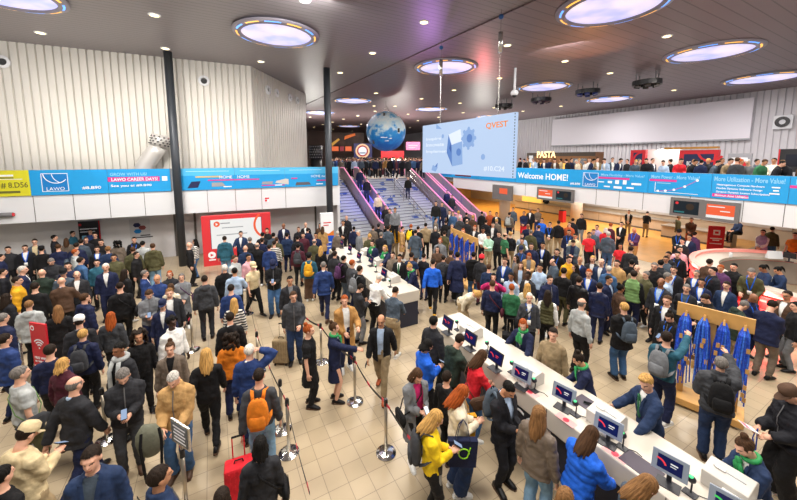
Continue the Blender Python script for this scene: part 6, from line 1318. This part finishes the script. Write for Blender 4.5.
334 249.5 40 stand zip:ink slim:black short:d p|IQ
337.5 233 20 stand zip:taupe slim:black short:w p|SL
343 222.5 185 hold suit:black:white slim:black short:d t h1.82|facing out at the narrow stairs
346.5 217.5 190 stand zip:ink slim:black bald:d p|SL
354 228.5 20 stand zip:navy slim:black short:k p|SL
358.7 232.5 250 stand zip:grey slim:black short:w p|SL
371.8 236 10 stand zip:olive slim:maroon short:y p|red trousers, at the foot of the pink escalator
379 234.5 10 stand zip:ink slim:khaki short:g p h1.80|ST
388 228 10 walk zip:slate slim:navy short:d p|ST
378.5 226 10 stand zip:ink slim:black short:k p cap:charcoal|ST
373 227.5 10 stand zip:taupe slim:black short:d p|ST
388.5 222 190 stand zip:black slim:black short:d p|ST
397 227.5 190 stand zip:mustard slim:khaki bob:r p h1.70|ST
389.7 210.5 190 stand zip:dkgrey slim:black short:k p zb.7|ST
395 209.5 190 stand zip:grey slim:black short:k t zb.9|ST
386.5 258 200 stand zip:taupe slim:black short:d p|behind the staff member with green tie at the island
224.5 238.5 5 stand parka:teal jeans:ltdenim short:d p h1.78|seen from behind right before the white screen
240.8 233.5 190 talk suit:dblue:white slim:black short:k p h1.78|facing out before the white screen
250 239.5 10 stand zip:charcoal slim:black short:g p|RB
246.5 248 10 stand zip:dblue slim:navy bald:d p|RB
259.6 245.5 10 stand zip:black slim:black ring:g p|RB
264 234.5 10 stand zip:ink slim:black short:k p|RB
267 230.5 190 stand zip:black slim:black short:d p|RB
272 235 10 stand zip:slate slim:black short:k p|RB
276.5 239.5 10 stand zip:olive slim:black short:b p|RB
273 243.5 10 stand sweater:white-stripe slim:black short:d p|RB
267 246.5 10 stand parka:blue jeans:denim short:d p|RB
262 240.5 10 stand zip:navy slim:black short:d p|RB
283.5 225.5 185 stand suit:navy:white slim:navy bald:d b h1.84|right of the red backdrop
287 235 10 stand suit:dblue:white slim:navy short:k p|SL
298.5 229 190 stand zip:ink slim:black short:b p|SL
297.5 238 10 stand zip:ink slim:black short:k p|SL
298 246 10 stand zip:maroon slim:black short:k p bp:dkgrey|SL
189.5 245 90 stand sweater:black slim:black bald:d p|beside the striped jumper at the tall pillar
194.7 241.5 280 stand sweater:white-stripe jeans:denim long:k p h1.66|right of the tall pillar
134 239.5 190 stand zip:black slim:black short:k p lan|LW
142.6 243.5 10 stand zip:ltgrey slim:black short:k p|LW
117.5 243 10 stand coat:taupe slim:black curly:k p h1.66|LW
152.7 246 5 stand parka:olive jeans:ltdenim short:b p h1.80|seen from behind left of the tall pillar
133 249.5 10 stand zip:olive slim:black short:b p|LW
136.5 254.5 120 stand zip:black slim:black short:d p gls|LM
108 249 10 stand suit:dblue:white slim:navy short:l p|LM
101 242 200 stand zip:black slim:black short:d p|LW
1 257 100 stand zip:navy slim:navy short:d p|LC
12 249 190 stand zip:charcoal slim:black short:d p|LC
20.7 248 190 stand suit:ink:white slim:black short:d p lan|LC
34.5 241.5 190 stand jacket:slate:beige slim:black short:d p|LW
41.4 249 10 stand sweater:black slim:black short:k p cap:black|LC
51 261.5 190 down zip:charcoal slim:black short:g p|LC
57.7 237.5 100 stand zip:ink slim:black short:k p|LW
63 240.5 10 stand zip:taupe slim:black long:b p h1.64|LW
59.6 246.5 10 stand sweater:navy slim:black short:b p|LC
78 231 120 stand zip:teal slim:navy short:d p|LW
81 241.5 10 stand zip:slate slim:black short:d p|LW
86 239.5 190 stand zip:ink slim:black short:b p|LW
90 231.5 200 stand zip:blue slim:black short:d p|LW
95 235 200 stand zip:black slim:black short:d p|LW
75.5 252 90 stand zip:ltgrey slim:black short:r p bp:slate|LC
75 245.5 10 stand zip:navy slim:black short:d p|LC
97 249 190 stand suit:ink:white slim:black short:d p lan|LC
85 260.5 60 stand zip:denim slim:black short:d p|LC
23 269.5 100 stand suit:navy:white slim:navy short:w p|LC
45 272.5 10 stand zip:dkgreen slim:black bald:d p|LC
60.5 273 190 stand sweater:slate slim:black short:k p cap:black|LC
61.5 281 10 talk suit:brown:sky slim:black bald:d p|seen from behind, talking to the laughing dark suit
76.5 274.5 190 talk suit:charcoal:white slim:black ring:g p|laughing, hand out, in the left crowd
34 286.5 20 stand sweater:black slim:black short:d p|LC
17.5 280.5 100 stand zip:mustard slim:navy short:d p|LC
8 297 60 stand zip:ink slim:black long:d p h1.66|LC
29 304.5 20 stand parka:ltgrey slim:black short:l p|seen from behind left of the wifi sign
58 309.5 10 stand coat:black slim:black long:l p h1.66|wavy hair, seen from behind above the wifi sign
85 297.5 60 stand hoodie:navy slim:black short:b p|LC
105.6 267 190 stand suit:navy:white slim:navy short:s p h1.80|LM
125 272.5 60 stand coat:black slim:black long:d p h1.68|LM
145 273.5 100 stand suit:blue:white slim:navy short:g p|LM
157 278.5 200 stand zip:blue slim:navy bald:d t|LM
169.6 274 190 stand zip:charcoal slim:black bob:r p h1.64|LM
181.5 277 185 hold coat:grey slim:black bob:g p bag:purple h1.66|purple bag, at the queue rail
171 287 20 stand sweater:cream slim:black bob:b p h1.64|LM
120 286 5 stand sweater:black slim:black crop:d p bag:black h1.80|seen from behind with a bag at the waist
70 265 190 stand sweater:navy slim:black short:k p|LC
3 272 90 stand sweater:ink slim:black short:d p|LC
95 262 190 stand zip:teal slim:black short:d p|LC
110 258 190 stand zip:olive slim:black short:d t|LM
'''
UP = '''520 160 s black d|524 161.5 n ink k|527.6 161 s taupe b|533 161 n sky g|538 161 s ink d|544 161.5 n navy d|550 160 s navy r|554.6 163 n brown d|560.6 163 s beige d|566 160.5 n ink k|572 164 s navy d|576 160.5 n cream w|578 162 s tan y|585 161.5 n white g|590 162.5 s ink d|594 160.5 n navy k|596.8 161.5 s khaki d|604 162 n sky d|612.5 161 s slate d|621 160 n suit d|627 161.5 s charcoal k|636 163 n slate y|639.5 161.5 s taupe g|646 162.5 n ink d|653 159.5 s suit d|663 161.5 n sky d|670 163 s ink d|681.5 160 n red d|693.5 163 s tan l|699.5 161 n ink k|704.5 160.5 b navy k|709.5 161.5 s ink y|716 160.5 n slate d|721 160 s ink b|727 161.5 n khaki d|737 163.5 b dkgrey b|742 160.5 s pink r|751 161.5 n grey w|757 164 s slate d|765 165.5 n green b|773.5 164 s cream d|779 165.5 n ink k|788 163 c ink l|793.8 163.5 n brown d'''
BACK = '''354 158 sky d|361 160 slate d|370.6 159.5 ink d|380 161 black k|385.6 159.5 camel b|390 158.5 black k|402 161 ink d|408 160 charcoal k|414 160.5 denim d|396.5 160.5 maroon y|375.5 160 navy k|365.5 159.5 charcoal d|346 159.5 black d|340.5 160.5 taupe b|335 160 blue d|349.5 160.5 ink k|419 160.5 navy d|423 160.5 taupe y'''
RIDE = '''359.6 166.5 1.0 navy d|366.6 172.5 .78 black k|377.6 183.5 .50 beige k|385.6 195.5 .22 ink d|408 170.5 S black k|447 184 R2 navy d|452 190 R3 charcoal k'''
NOUN = dict(sweater='sweater', tshirt='T-shirt', shirt='shirt', polo='polo shirt', jacket='jacket', suit='suit jacket', zip='jacket', hoodie='hooded jacket', parka='parka', puffer='padded coat', vest='sleeveless vest', coat='coat', opencoat='open coat', dress='dress', blazer='blazer')
CNAME = dict(ink='blackish', dkgrey='dark grey', ltgrey='light grey', ltdenim='pale denim', dkgreen='dark green', dblue='dark blue', royal='bright blue', sky='pale blue', khak='sand', slate='slate grey', denim='denim blue', lime='light green', camel='tan')
BOT = dict(slim='trousers', jeans='jeans', wide='loose trousers', skirt='skirt', denim='jeans')
PARTN = dict(sweater='sweater', tshirt='shirt', shirt='shirt', polo='shirt', jacket='jacket', suit='suit_jacket', zip='jacket', hoodie='hooded_jacket', parka='parka', puffer='padded_coat', vest='vest', coat='coat', opencoat='coat', dress='dress', blazer='blazer')
BEIGE_NAMES = {}
rng = random.Random(11)
PEOPLE = []
def parse(line):
    body, tail = line.split('|'); t = body.split(); d = dict(x=float(t[0]), y=float(t[1]), f=float(t[2]), pose=t[3], tail=tail, base=0.0, lan=0, fl={}, kind='floor')
    a = t[4].split(':'); d['top'] = a[0]; d['tc'] = a[1]; d['in'] = a[2] if len(a) > 2 else None
    a = t[5].split(':'); d['bot'] = a[0] if a[0] in ('slim', 'jeans', 'wide', 'skirt') else 'jeans'; d['bc'] = a[1]
    a = t[6].split(':'); d['hair'] = a[0]; d['hc'] = a[1]; d['skin'] = t[7]; d['h'] = 1.68 + .11 * rng.random()
    for k in t[8:]:
        if k[0] == 'h' and k[1].isdigit(): d['h'] = float(k[1:])
        elif k.startswith('zb'): d['base'] = float(k[2:])
        elif k[0] == 'Y' and k[1].isdigit(): d['Y'] = float(k[1:])
        else: n, _, v = k.partition(':'); d['fl'][n] = v or True
    return d
for ln_ in CROWD.strip().split('\n'): PEOPLE.append(parse(ln_))
UPN = {}
for k, s_ in enumerate(UP.split('|')):
    x, y, ps, c, hc = s_.split(); top = 'suit' if c == 'suit' else rng.choice(['zip', 'sweater', 'zip', 'zip', 'jacket']); c = 'navy' if c == 'suit' else c
    nearp = ps in 'nbc'; d = parse('%s %s %d %s %s:%s%s slim:black short:%s %s|%s' % (x, y, {'b': 5}.get(ps, rng.choice([185, 200, 160, 225, 240, 130, 100, 300])), {'n': 'rail', 's': rng.choice(['stand', 'hold', 'talk']), 'b': 'stand', 'c': 'railchin'}[ps], top, c, ':white' if top in ('suit', 'jacket') else '', hc, rng.choice('pppt'), 'GA' if nearp else 'GB'))
    d['kind'] = 'gallery'; d['U'] = UR + (.95 if nearp else 1.9) ; PEOPLE.append(d)
for s_ in BACK.split('|'):
    x, y, c, hc = s_.split(); d = parse('%s %s %d stand zip:%s slim:black short:%s p|CO' % (x, y, rng.choice([0, 180, 190, 20, 90]), c, hc)); d['kind'] = 'concourse'; PEOPLE.append(d)
for s_ in RIDE.split('|'):
    x, y, q, c, hc = s_.split(); d = parse('%s %s 185 stand zip:%s slim:navy short:%s p|%s' % (x, y, c, hc, {'S': 'walking down the wide stairs near the top', 'R': 'riding the escalator beside the wide stairs'}.get(q[0], 'SE'))); d['kind'] = 'ride'; d['q'] = q; PEOPLE.append(d)
# ---- place, choose meshes
for d in PEOPLE:
    d['s'] = d['h'] / 1.76; p = POSES[d['pose']]; hl = head_m(p) @ Vector((0, .0, 1.655)); hl *= d['s']; d['sit'] = p['sit']
    k = d['kind']
    if k == 'gallery':
        d['base'] = UF; q = on_u(d['x'], d['y'], d['U'] + (0 if True else 0)); q.z = UF
    elif k == 'concourse': d['base'] = UF; q = at(d['x'], d['y'], min(4.95, UF + hl.z)) if d['y'] > 159.4 and False else far_at(d['x'], d['y'], 28.2 + 2.6 * rng.random() + (d['x'] < 352) * 1.5)
    elif k == 'ride':
        if d['q'] == 'S': u_ = None; q = far_at(d['x'], d['y'], 26.6)
        else:
            u_ = .65 if d['q'][0] not in 'R' else 6.72; q = on_u(d['x'], d['y'], u_)
        v_ = (q - ORG).dot(D1); d['base'] = (max(0.0, min(UF, (math.floor((v_ + .2) / .33) + 1) * UF / 20)) if d['q'] == 'S' else max(0, min(UF, UF * (math.floor(v_ / .315) + 1) / 20)))
    elif 'Y' in d: q = far_at(d['x'], d['y'], d['Y'])
    else: q = at(d['x'], d['y'], d['base'] + hl.z)
    brg = math.degrees(math.atan2(q.x, q.y)); rz = -R(d['f'] + brg)
    d['M'] = Matrix.Translation((q.x, q.y, d['base'])) @ Matrix.Rotation(rz, 4, 'Z'); o_ = d['M'].to_3x3() @ Vector((hl.x, hl.y, 0)); d['M'] = Matrix.Translation((-o_.x, -o_.y, 0)) @ d['M']
    if d['sit'] and d['base'] == 0: d['M'] = Matrix.Translation((0, 0, 0)) @ d['M']
    d['loc'] = d['M'].translation.copy(); d['lod'] = 0 if d['loc'].length < 11 else (1 if d['loc'].length < 18 else 2)
def push_apart(step):           # keep bodies from standing inside one another
    F = [d for d in PEOPLE if not d['sit'] and d['kind'] != 'ride']
    X = np.array([[d['loc'].x, d['loc'].y] for d in F]); n = len(F); mv = np.zeros_like(X)
    D = X[:, None] - X[None]; Z = np.array([d['base'] for d in F]); dist = np.hypot(D[..., 0], D[..., 1]) + np.eye(n) * 9 + 9 * (np.abs(Z[:, None] - Z[None]) > .5)
    for i, j in zip(*np.nonzero(dist < .50)): mv[i] += D[i, j] / max(dist[i, j], .02) * (.50 - dist[i, j]) * step
    for d, m_ in zip(F, mv): v = Vector((m_[0], m_[1], 0)); d['loc'] += v; d['M'] = Matrix.Translation(v) @ d['M']
def clear_counters():
    for d in PEOPLE:
        if d['kind'] != 'floor' or d['sit']: continue
        r_ = d['loc'] - ORG; u_, v_ = r_.dot(D2), r_.dot(D1); du = dv = 0
        dl = (d['loc'] - g0).dot(ln)
        if dl < .4 and (d['loc'] - g1).dot(ld) < 0: v0_ = ln * (.4 - dl); d['loc'] += v0_; d['M'] = Matrix.Translation(v0_) @ d['M']
        for (a, b_, c, e) in ((-4.85, -3.9, -19.6, -13.1), (-5.0, -4.0, -11.35, -5.6)):
            m = .20
            if a - m < u_ < b_ + m and c - m < v_ < e + m:
                o_ = [(u_ - a + m, (-1, 0)), (b_ + m - u_, (1, 0)), (e + m - v_, (0, 1))]; q_, w_ = min(o_, key=lambda t: t[0]); du, dv = w_[0] * q_, w_[1] * q_
        r2 = d['loc'] - RC; rr = r2.xy.length; v = D2 * du + D1 * dv
        if RRAD - 1.1 < rr < RRAD + .28: v += Vector((r2.x, r2.y, 0)).normalized() * ((RRAD + .28 - rr) if rr > RRAD - .45 else (RRAD - 1.1 - rr))
        d['loc'] += v; d['M'] = Matrix.Translation(v) @ d['M']
for it in range(6): push_apart(.28); clear_counters()
VB = (.0115, .017, .026); VT = (.0145, .021, .030)
def keys(d):
    l = d['lod']; ps = d['pose']; K = {}
    br = 'br' in d['fl'] or d['top'] == 'dress'; K['body'] = want(('body', ps, l, br), (lambda ps=ps, br=br: body_mesh(POSES[ps], br)), VB[l], 2)
    K['top'] = want(('top', d['top'], ps, l), (lambda k=d['top'], ps=ps: top_mesh(k, POSES[ps])), VT[l], 3, (.040, .036, .0)[l])
    if d['bot'] == 'skirt': K['bot'] = want(('bot', 'skirt', l), lambda: skirt_mesh(POSES['stand']), VT[l], 3, .01)
    else:
        p = POSES[ps]; lk = (p['rf'], p['lf'], p['sit'])
        K['bot'] = want(('bot', d['bot'], lk, l), (lambda k=d['bot'], ps=ps: trouser_mesh(k, POSES[ps])), VT[l], 3, (.034, .028, .0)[l])
    if d['hair'] not in ('bald',): K['hair'] = want(('hair', d['hair'], min(l, 1)), (lambda s_=d['hair']: hair_raw(s_)), .0095 if l == 0 else .014, 2, .006)
    if TOPS[d['top']].get('cut') or d['top'] == 'vest': k_ = 'shirt' if d['top'] == 'vest' else 'inner'; K['in'] = want(('top', k_, ps, l), (lambda ps=ps, k=k_: top_mesh(k, POSES[ps])), VT[l], 3, 0)
    return K
for d in PEOPLE: d['K'] = keys(d)
bake_all()
# ---- labels that single each person out
def cn(c): return CNAME.get(c, c)
def describe(d):
    top = 'striped sweater' if d['tc'] == 'white-stripe' else '%s %s' % (cn(d['tc']), NOUN[d['top']]); L_ = ['person in ' + top]; fl = d['fl']; z = ZONE.get(d['tail'])
    b = '%s %s' % (cn(d['bc']), BOT[d['bot']]); ext = []
    for n, fmt in (('shawl', 'grey shawl'), ('scarf', '{} neck scarf'), ('tie', '{} tie'), ('cap', '{} cap'), ('beanie', '{} beanie'), ('bp', '{} backpack'), ('tote', '{} tote')):
        if n in fl: ext.append(fmt.format(cn(fl[n])))
    if 'lan' in fl: ext.append('blue lanyard')
    if 'gls' in fl: ext.append('glasses')
    tail = z or d['tail']; out = L_[0]
    if ext: out += ' with ' + ' and '.join(ext[:2])
    if d['pose'][:5] == 'phone' and 'phone' not in tail: out += ', looking at phone'
    if len((out + ', ' + tail).split()) > 16: out = L_[0] + (' with ' + ext[0] if ext and len((L_[0] + ' with ' + ext[0] + ' ' + tail).split()) <= 16 else '')
    if len((out + ' and ' + b + ', ' + tail).split()) <= 16 and d['kind'] == 'floor' and not z and not ext and d['top'] not in ('coat', 'dress', 'opencoat'): out = out.replace(top, top + ' and ' + b)
    return out, tail
ORD = ['first', 'second', 'third', 'fourth', 'fifth', 'sixth', 'seventh', 'eighth', 'ninth', 'tenth', 'eleventh', 'twelfth']
groups = {}
for d in PEOPLE: d['desc'], d['tl'] = describe(d); groups.setdefault((d['desc'], d['tl']), []).append(d)
for (a_, b_), G in groups.items():
    G.sort(key=lambda d: d['x'])
    for i, d in enumerate(G): d['label'] = a_ + (', ' if not b_[0:3] in ('in ', 'at ') else ' ') + b_ + ('' if len(G) == 1 else (', ' + (ORD[i] + ' from the left' if len(G) > 2 else ('left of the two' if i == 0 else 'right of the two'))))
GRP = dict(IQ='people queueing at the island counter', GA='people at the gallery parapet', GB='people at the gallery parapet', CO='people on the upper concourse', RD='people at the red desk', RC='people before the red desk', MC='people in the middle crowd', FH='people at the food hall', FC='people at the food counters', ST='people below the stairs', ES='people below the escalators', SL='people below the narrow stairs', RB='people by the red backdrop', LC='people in the left crowd', LM='people in the left crowd', LW='people by the lower wall', SE='people riding the escalator', MR='people at the middle lanyard rack')
# ---- build
def person(d):
    l = d['lod']; M = d['M'] @ Matrix.Diagonal((d['s'] * (.94 if d['h'] < 1.71 else 1.0), d['s'] * (.95 if d['h'] < 1.71 else 1.0), d['s'], 1)); p = POSES[d['pose']]; K = d['K']; fl = d['fl']
    r = bpy.data.objects.new('person', None); COL.objects.link(r); r.empty_display_size = .2; r.matrix_world = M; tag(r, d['label'], 'person', GRP.get(d['tail'], 'people in the hall' if d['kind'] == 'floor' else 'people on the stairs'))
    sk = mat('skin_' + d['skin'], SKIN[d['skin']], .5, nscale=8, namp=.06); put('body', MESH[K['body']], r, sk)
    tk = d['tc']; tm = cloth('stripe', 'stripe') if tk == 'white-stripe' else cloth(tk, 'leather' if 'leather' in d['tail'] else 'cloth')
    put(PARTN[d['top']], MESH[K['top']], r, tm)
    if l == 0 and fronts(K['top']): put('lapels' if TOPS[d['top']].get('cut') else 'zipper', fronts(K['top']), r, tm if TOPS[d['top']].get('cut') else mat('zip_grey', '#77777a', .4, .3))
    if 'in' in K: put('shirt', MESH[K['in']], r, cloth(d['in'] or 'white'))
    put('skirt' if d['bot'] == 'skirt' else ('jeans' if d['bot'] == 'jeans' else 'trousers'), MESH[K['bot']], r, cloth(d['bc'], 'denim' if d['bot'] == 'jeans' else 'cloth'))
    H = head_m(p)
    if 'hair' in K: put('hair', MESH[K['hair']], r, hairmat(d['hc']), H)
    if d['kind'] in ('floor', 'ride'):
        _, J = joints(p); sc_ = fl.get('shoe', 'black' if rng.random() < .8 else 'white'); L_ = joints(p)[1]
        for s in (2, -2):
            an = J[s][2]; Ms = Matrix.Translation((an.x, an.y, an.z)) @ Matrix.Rotation(-R(9) * (s / 2), 4, 'Z'); so = put('shoe', sm('shoe'), r, cloth(sc_, 'shoe'), Ms)
            if l == 0: put('sole', sm('sole'), so, cloth('white' if sc_ in ('white', 'mustard') else 'brown', 'shoe'))
    Lm = lean_m(p['lean'])
    if 'lan' in fl and d['top'] not in ():
        x = put('lanyard', sm('lanyard'), r, cloth('royal'), Lm); put('badge', sm('badge'), x, cloth('white'))
    if 'tie' in fl: put('tie', sm('tie'), r, cloth('lime' if False else 'green'), Lm)
    if 'scarf' in fl: put('scarf', sm('scarf'), r, mat('scarf_green', '#1f8f4c', .6, nscale=12, namp=.2), Lm)
    if 'shawl' in fl: put('shawl', sm('shawl'), r, cloth(fl['shawl']), Lm)
    if 'cap' in fl: put('cap', sm('cap'), r, cloth(fl['cap']), H @ Matrix.Translation((0, -.008, 1.70)) @ Matrix.Diagonal((.96, 1.12, 1, 1)))
    if 'beanie' in fl: put('beanie', sm('beanie'), r, cloth(fl['beanie']), H @ Matrix.Translation((0, -.012, 1.70)) @ Matrix.Diagonal((.92, 1.08, .9, 1)))
    if 'gls' in fl and l < 2: put('glasses', sm('glasses'), r, cloth('black', 'shoe'), H)
    short = d['desc'].replace('person in ', ''); short = ' '.join(short.split(',')[0].split(' with ')[0].split(' and ')[0].split()[:5])
    def give(kind, col, Mx, phrase, cat, grp):
        lab = phrase + ' ' + short + ', ' + d['tl']
        if len(lab.split()) > 16: lab = phrase + ' the ' + ' '.join(short.split()[-3:]) + ', ' + d['tl']
        if len(lab.split()) > 16: lab = ' '.join(lab.split()[:16])
        return put_on(carried(kind, col), M @ Mx, d.setdefault('bags', []) and lab or lab, cat, grp)
    dep = TOPS[d['top']]['t']; SIDE = 1 if (M @ Vector((1, 0, 1))).xy.length < (M @ Vector((-1, 0, 1))).xy.length else -1
    if 'bp' in fl: give('backpack', fl['bp'], Lm @ Matrix.Translation((0, -.215 - dep, -.03)), cn(fl['bp']) + ' backpack on', 'backpack', 'backpacks')
    if 'bag' in fl:
        bo = give('bag', fl['bag'], Matrix.Translation((SIDE * (.27 + dep), .0, .80)), cn(fl['bag']) + ' bag on the hip of', 'bag', 'shoulder bags'); b = MB(); y_ = dep + .012
        b.tube([(x * SIDE - SIDE * (.27 + dep), y, z - .80) for x, y, z in ((.27 + dep, -.05, .98), (.15 + dep, -.115 - y_, 1.12), (-.02, -.125 - y_, 1.33), (-.10, -.03, 1.478 + dep * .6), (-.03, .105 + y_, 1.34), (.14 + dep, .12 + y_, 1.12), (.27 + dep, .05, .98))], [(.016, .006)] * 7, 6, side=(SIDE * .6, 0, .8)); so = b.build('strap', cloth('lime' if 'green strap' in d['tail'] else fl['bag'], 'pack'), bo, smooth=True)
    if 'tote' in fl: give('tote', fl['tote'], Matrix.Translation((SIDE * .29, -.02, .72)) @ Matrix.Rotation(R(80), 4, 'Z'), cn(fl['tote']) + ' tote bag hanging from', 'bag', 'shoulder bags')
    if ('ph' in fl or 'pap' in fl):
        _, J = joints(p); wr = Lm @ J[1][2]; el = Lm @ J[1][1]; dr_ = (wr - el).normalized(); q = wr + dr_ * .10 + (Vector((-.02, .0, .035)) if 'ph' in fl else Vector((-.05, .09, .05))); give('phone' if 'ph' in fl else 'paper', 'black', Matrix.Translation(q) @ Matrix.Rotation(R(-35 if 'ph' in fl else 25), 4, 'X') if d['pose'] != 'walk' else Matrix.Translation(wr + dr_ * .1 + Vector((.03, 0, -.02))) @ Matrix.Rotation(R(90), 4, 'Y'), 'smartphone held by' if 'ph' in fl else 'badge sheet held by', 'phone' if 'ph' in fl else 'paper', 'phones held in hands')
    d['root'] = r
for d in PEOPLE: person(d)
def finder(s_): return next(d for d in PEOPLE if s_ in d['tail'])
def beside(d, dx, dy, kind, col, label, cat, rz=0, z=0):
    M = d['M'] @ Matrix.Translation((dx, dy, z)) @ Matrix.Rotation(R(rz), 4, 'Z'); return put_on(carried(kind, col), M, label, cat)
beside(finder('with a suitcase'), .32, -.02, 'case', 'khaki', 'brown hard suitcase with pull handle beside the standing grey-sweatered traveller', 'suitcase', 160)
beside(finder('red handled'), -.26, -.38, 'case', 'red', 'red handled suitcase behind the orange backpack', 'suitcase', 10)
beside(finder('handing over an olive'), .20, .42, 'sack', 'sage', 'olive rucksack with dangling straps held out by the tan jacket', 'rucksack', 20, .80)
beside(finder('in profile at the bottom edge'), -.12, -.26, 'sack', 'camel', 'tan shoulder bag on the back of the bearded person in profile', 'bag', 0, 1.0)
beside(finder('walking out of the middle crowd'), .42, .1, 'case', 'black', 'black suitcase beside the grey suited person leaving the middle crowd', 'suitcase', 180)
beside(finder('mustard jacket over the arm'), .30, .06, 'tote', 'mustard', 'mustard jacket draped over an arm by the counter queue', 'jacket', 60, .55)
d = finder('at the right edge of the photo'); b = MB(); P_ = [d['M'] @ Vector(q) for q in ((.05, .36, 1.04), (.08, .33, .84), (.14, .28, .62))]; P2 = [d['M'] @ Vector(q) for q in ((.05, .37, 1.04), (.11, .36, .84), (.14, .29, .61))]
b.tube([q - P_[0] for q in P_], [(.012, .004)] * 3, 6); b.tube([q - P_[0] for q in P2], [(.012, .004)] * 3, 6); tag(b.build('lanyard', LANB[0], loc=P_[0]), 'blue lanyard dangling from the hand of the brown-capped person', 'lanyard')
# the deep rows of heads on the upper concourse nobody could count
def far_crowd():
    b = MB(); rr = random.Random(4)
    for i in range(150):
        px = rr.uniform(331, 424); Y = rr.uniform(31.5, 40); q = far_at(px, 158, Y); s_ = rr.uniform(.94, 1.05); c = rr.randrange(6)
        a_ = rr.uniform(0, 6.28); Mx = Matrix.Translation((q.x, q.y, UF)) @ Matrix.Rotation(a_, 4, 'Z') @ Matrix.Diagonal((s_, s_, s_, 1))
        b.ball((0, 0, 1.64), (.08, .095, .12), 8, 6, 6, M=Mx); b.ball((0, -.015, 1.68), (.088, .1, .1), 8, 6, 7 + i % 2, M=Mx)
        o = len(b.v); n = 10; V = []
        for z, a, e in ((.02, .14, .10), (.5, .15, .11), (.9, .19, .13), (1.2, .19, .13), (1.4, .22, .12), (1.48, .09, .08)): V += [Mx @ Vector((a * math.cos(2 * math.pi * j / n), e * math.sin(2 * math.pi * j / n), z)) for j in range(n)]
        F = [(k * n + j, k * n + (j + 1) % n, (k + 1) * n + (j + 1) % n, (k + 1) * n + j) for k in range(5) for j in range(n)]; b.add(V, F, c)
    o = b.build('distant_crowd', [cloth(c) for c in ('black', 'navy', 'charcoal', 'taupe', 'slate', 'maroon')] + [mat('skin_p', SKIN['p'], .5), hairmat('d'), hairmat('b')], smooth=True, kind='stuff'); tag(o, 'dense far rows of people on the upper concourse behind the stairs', 'crowd')
far_crowd()
letters_to_mesh()
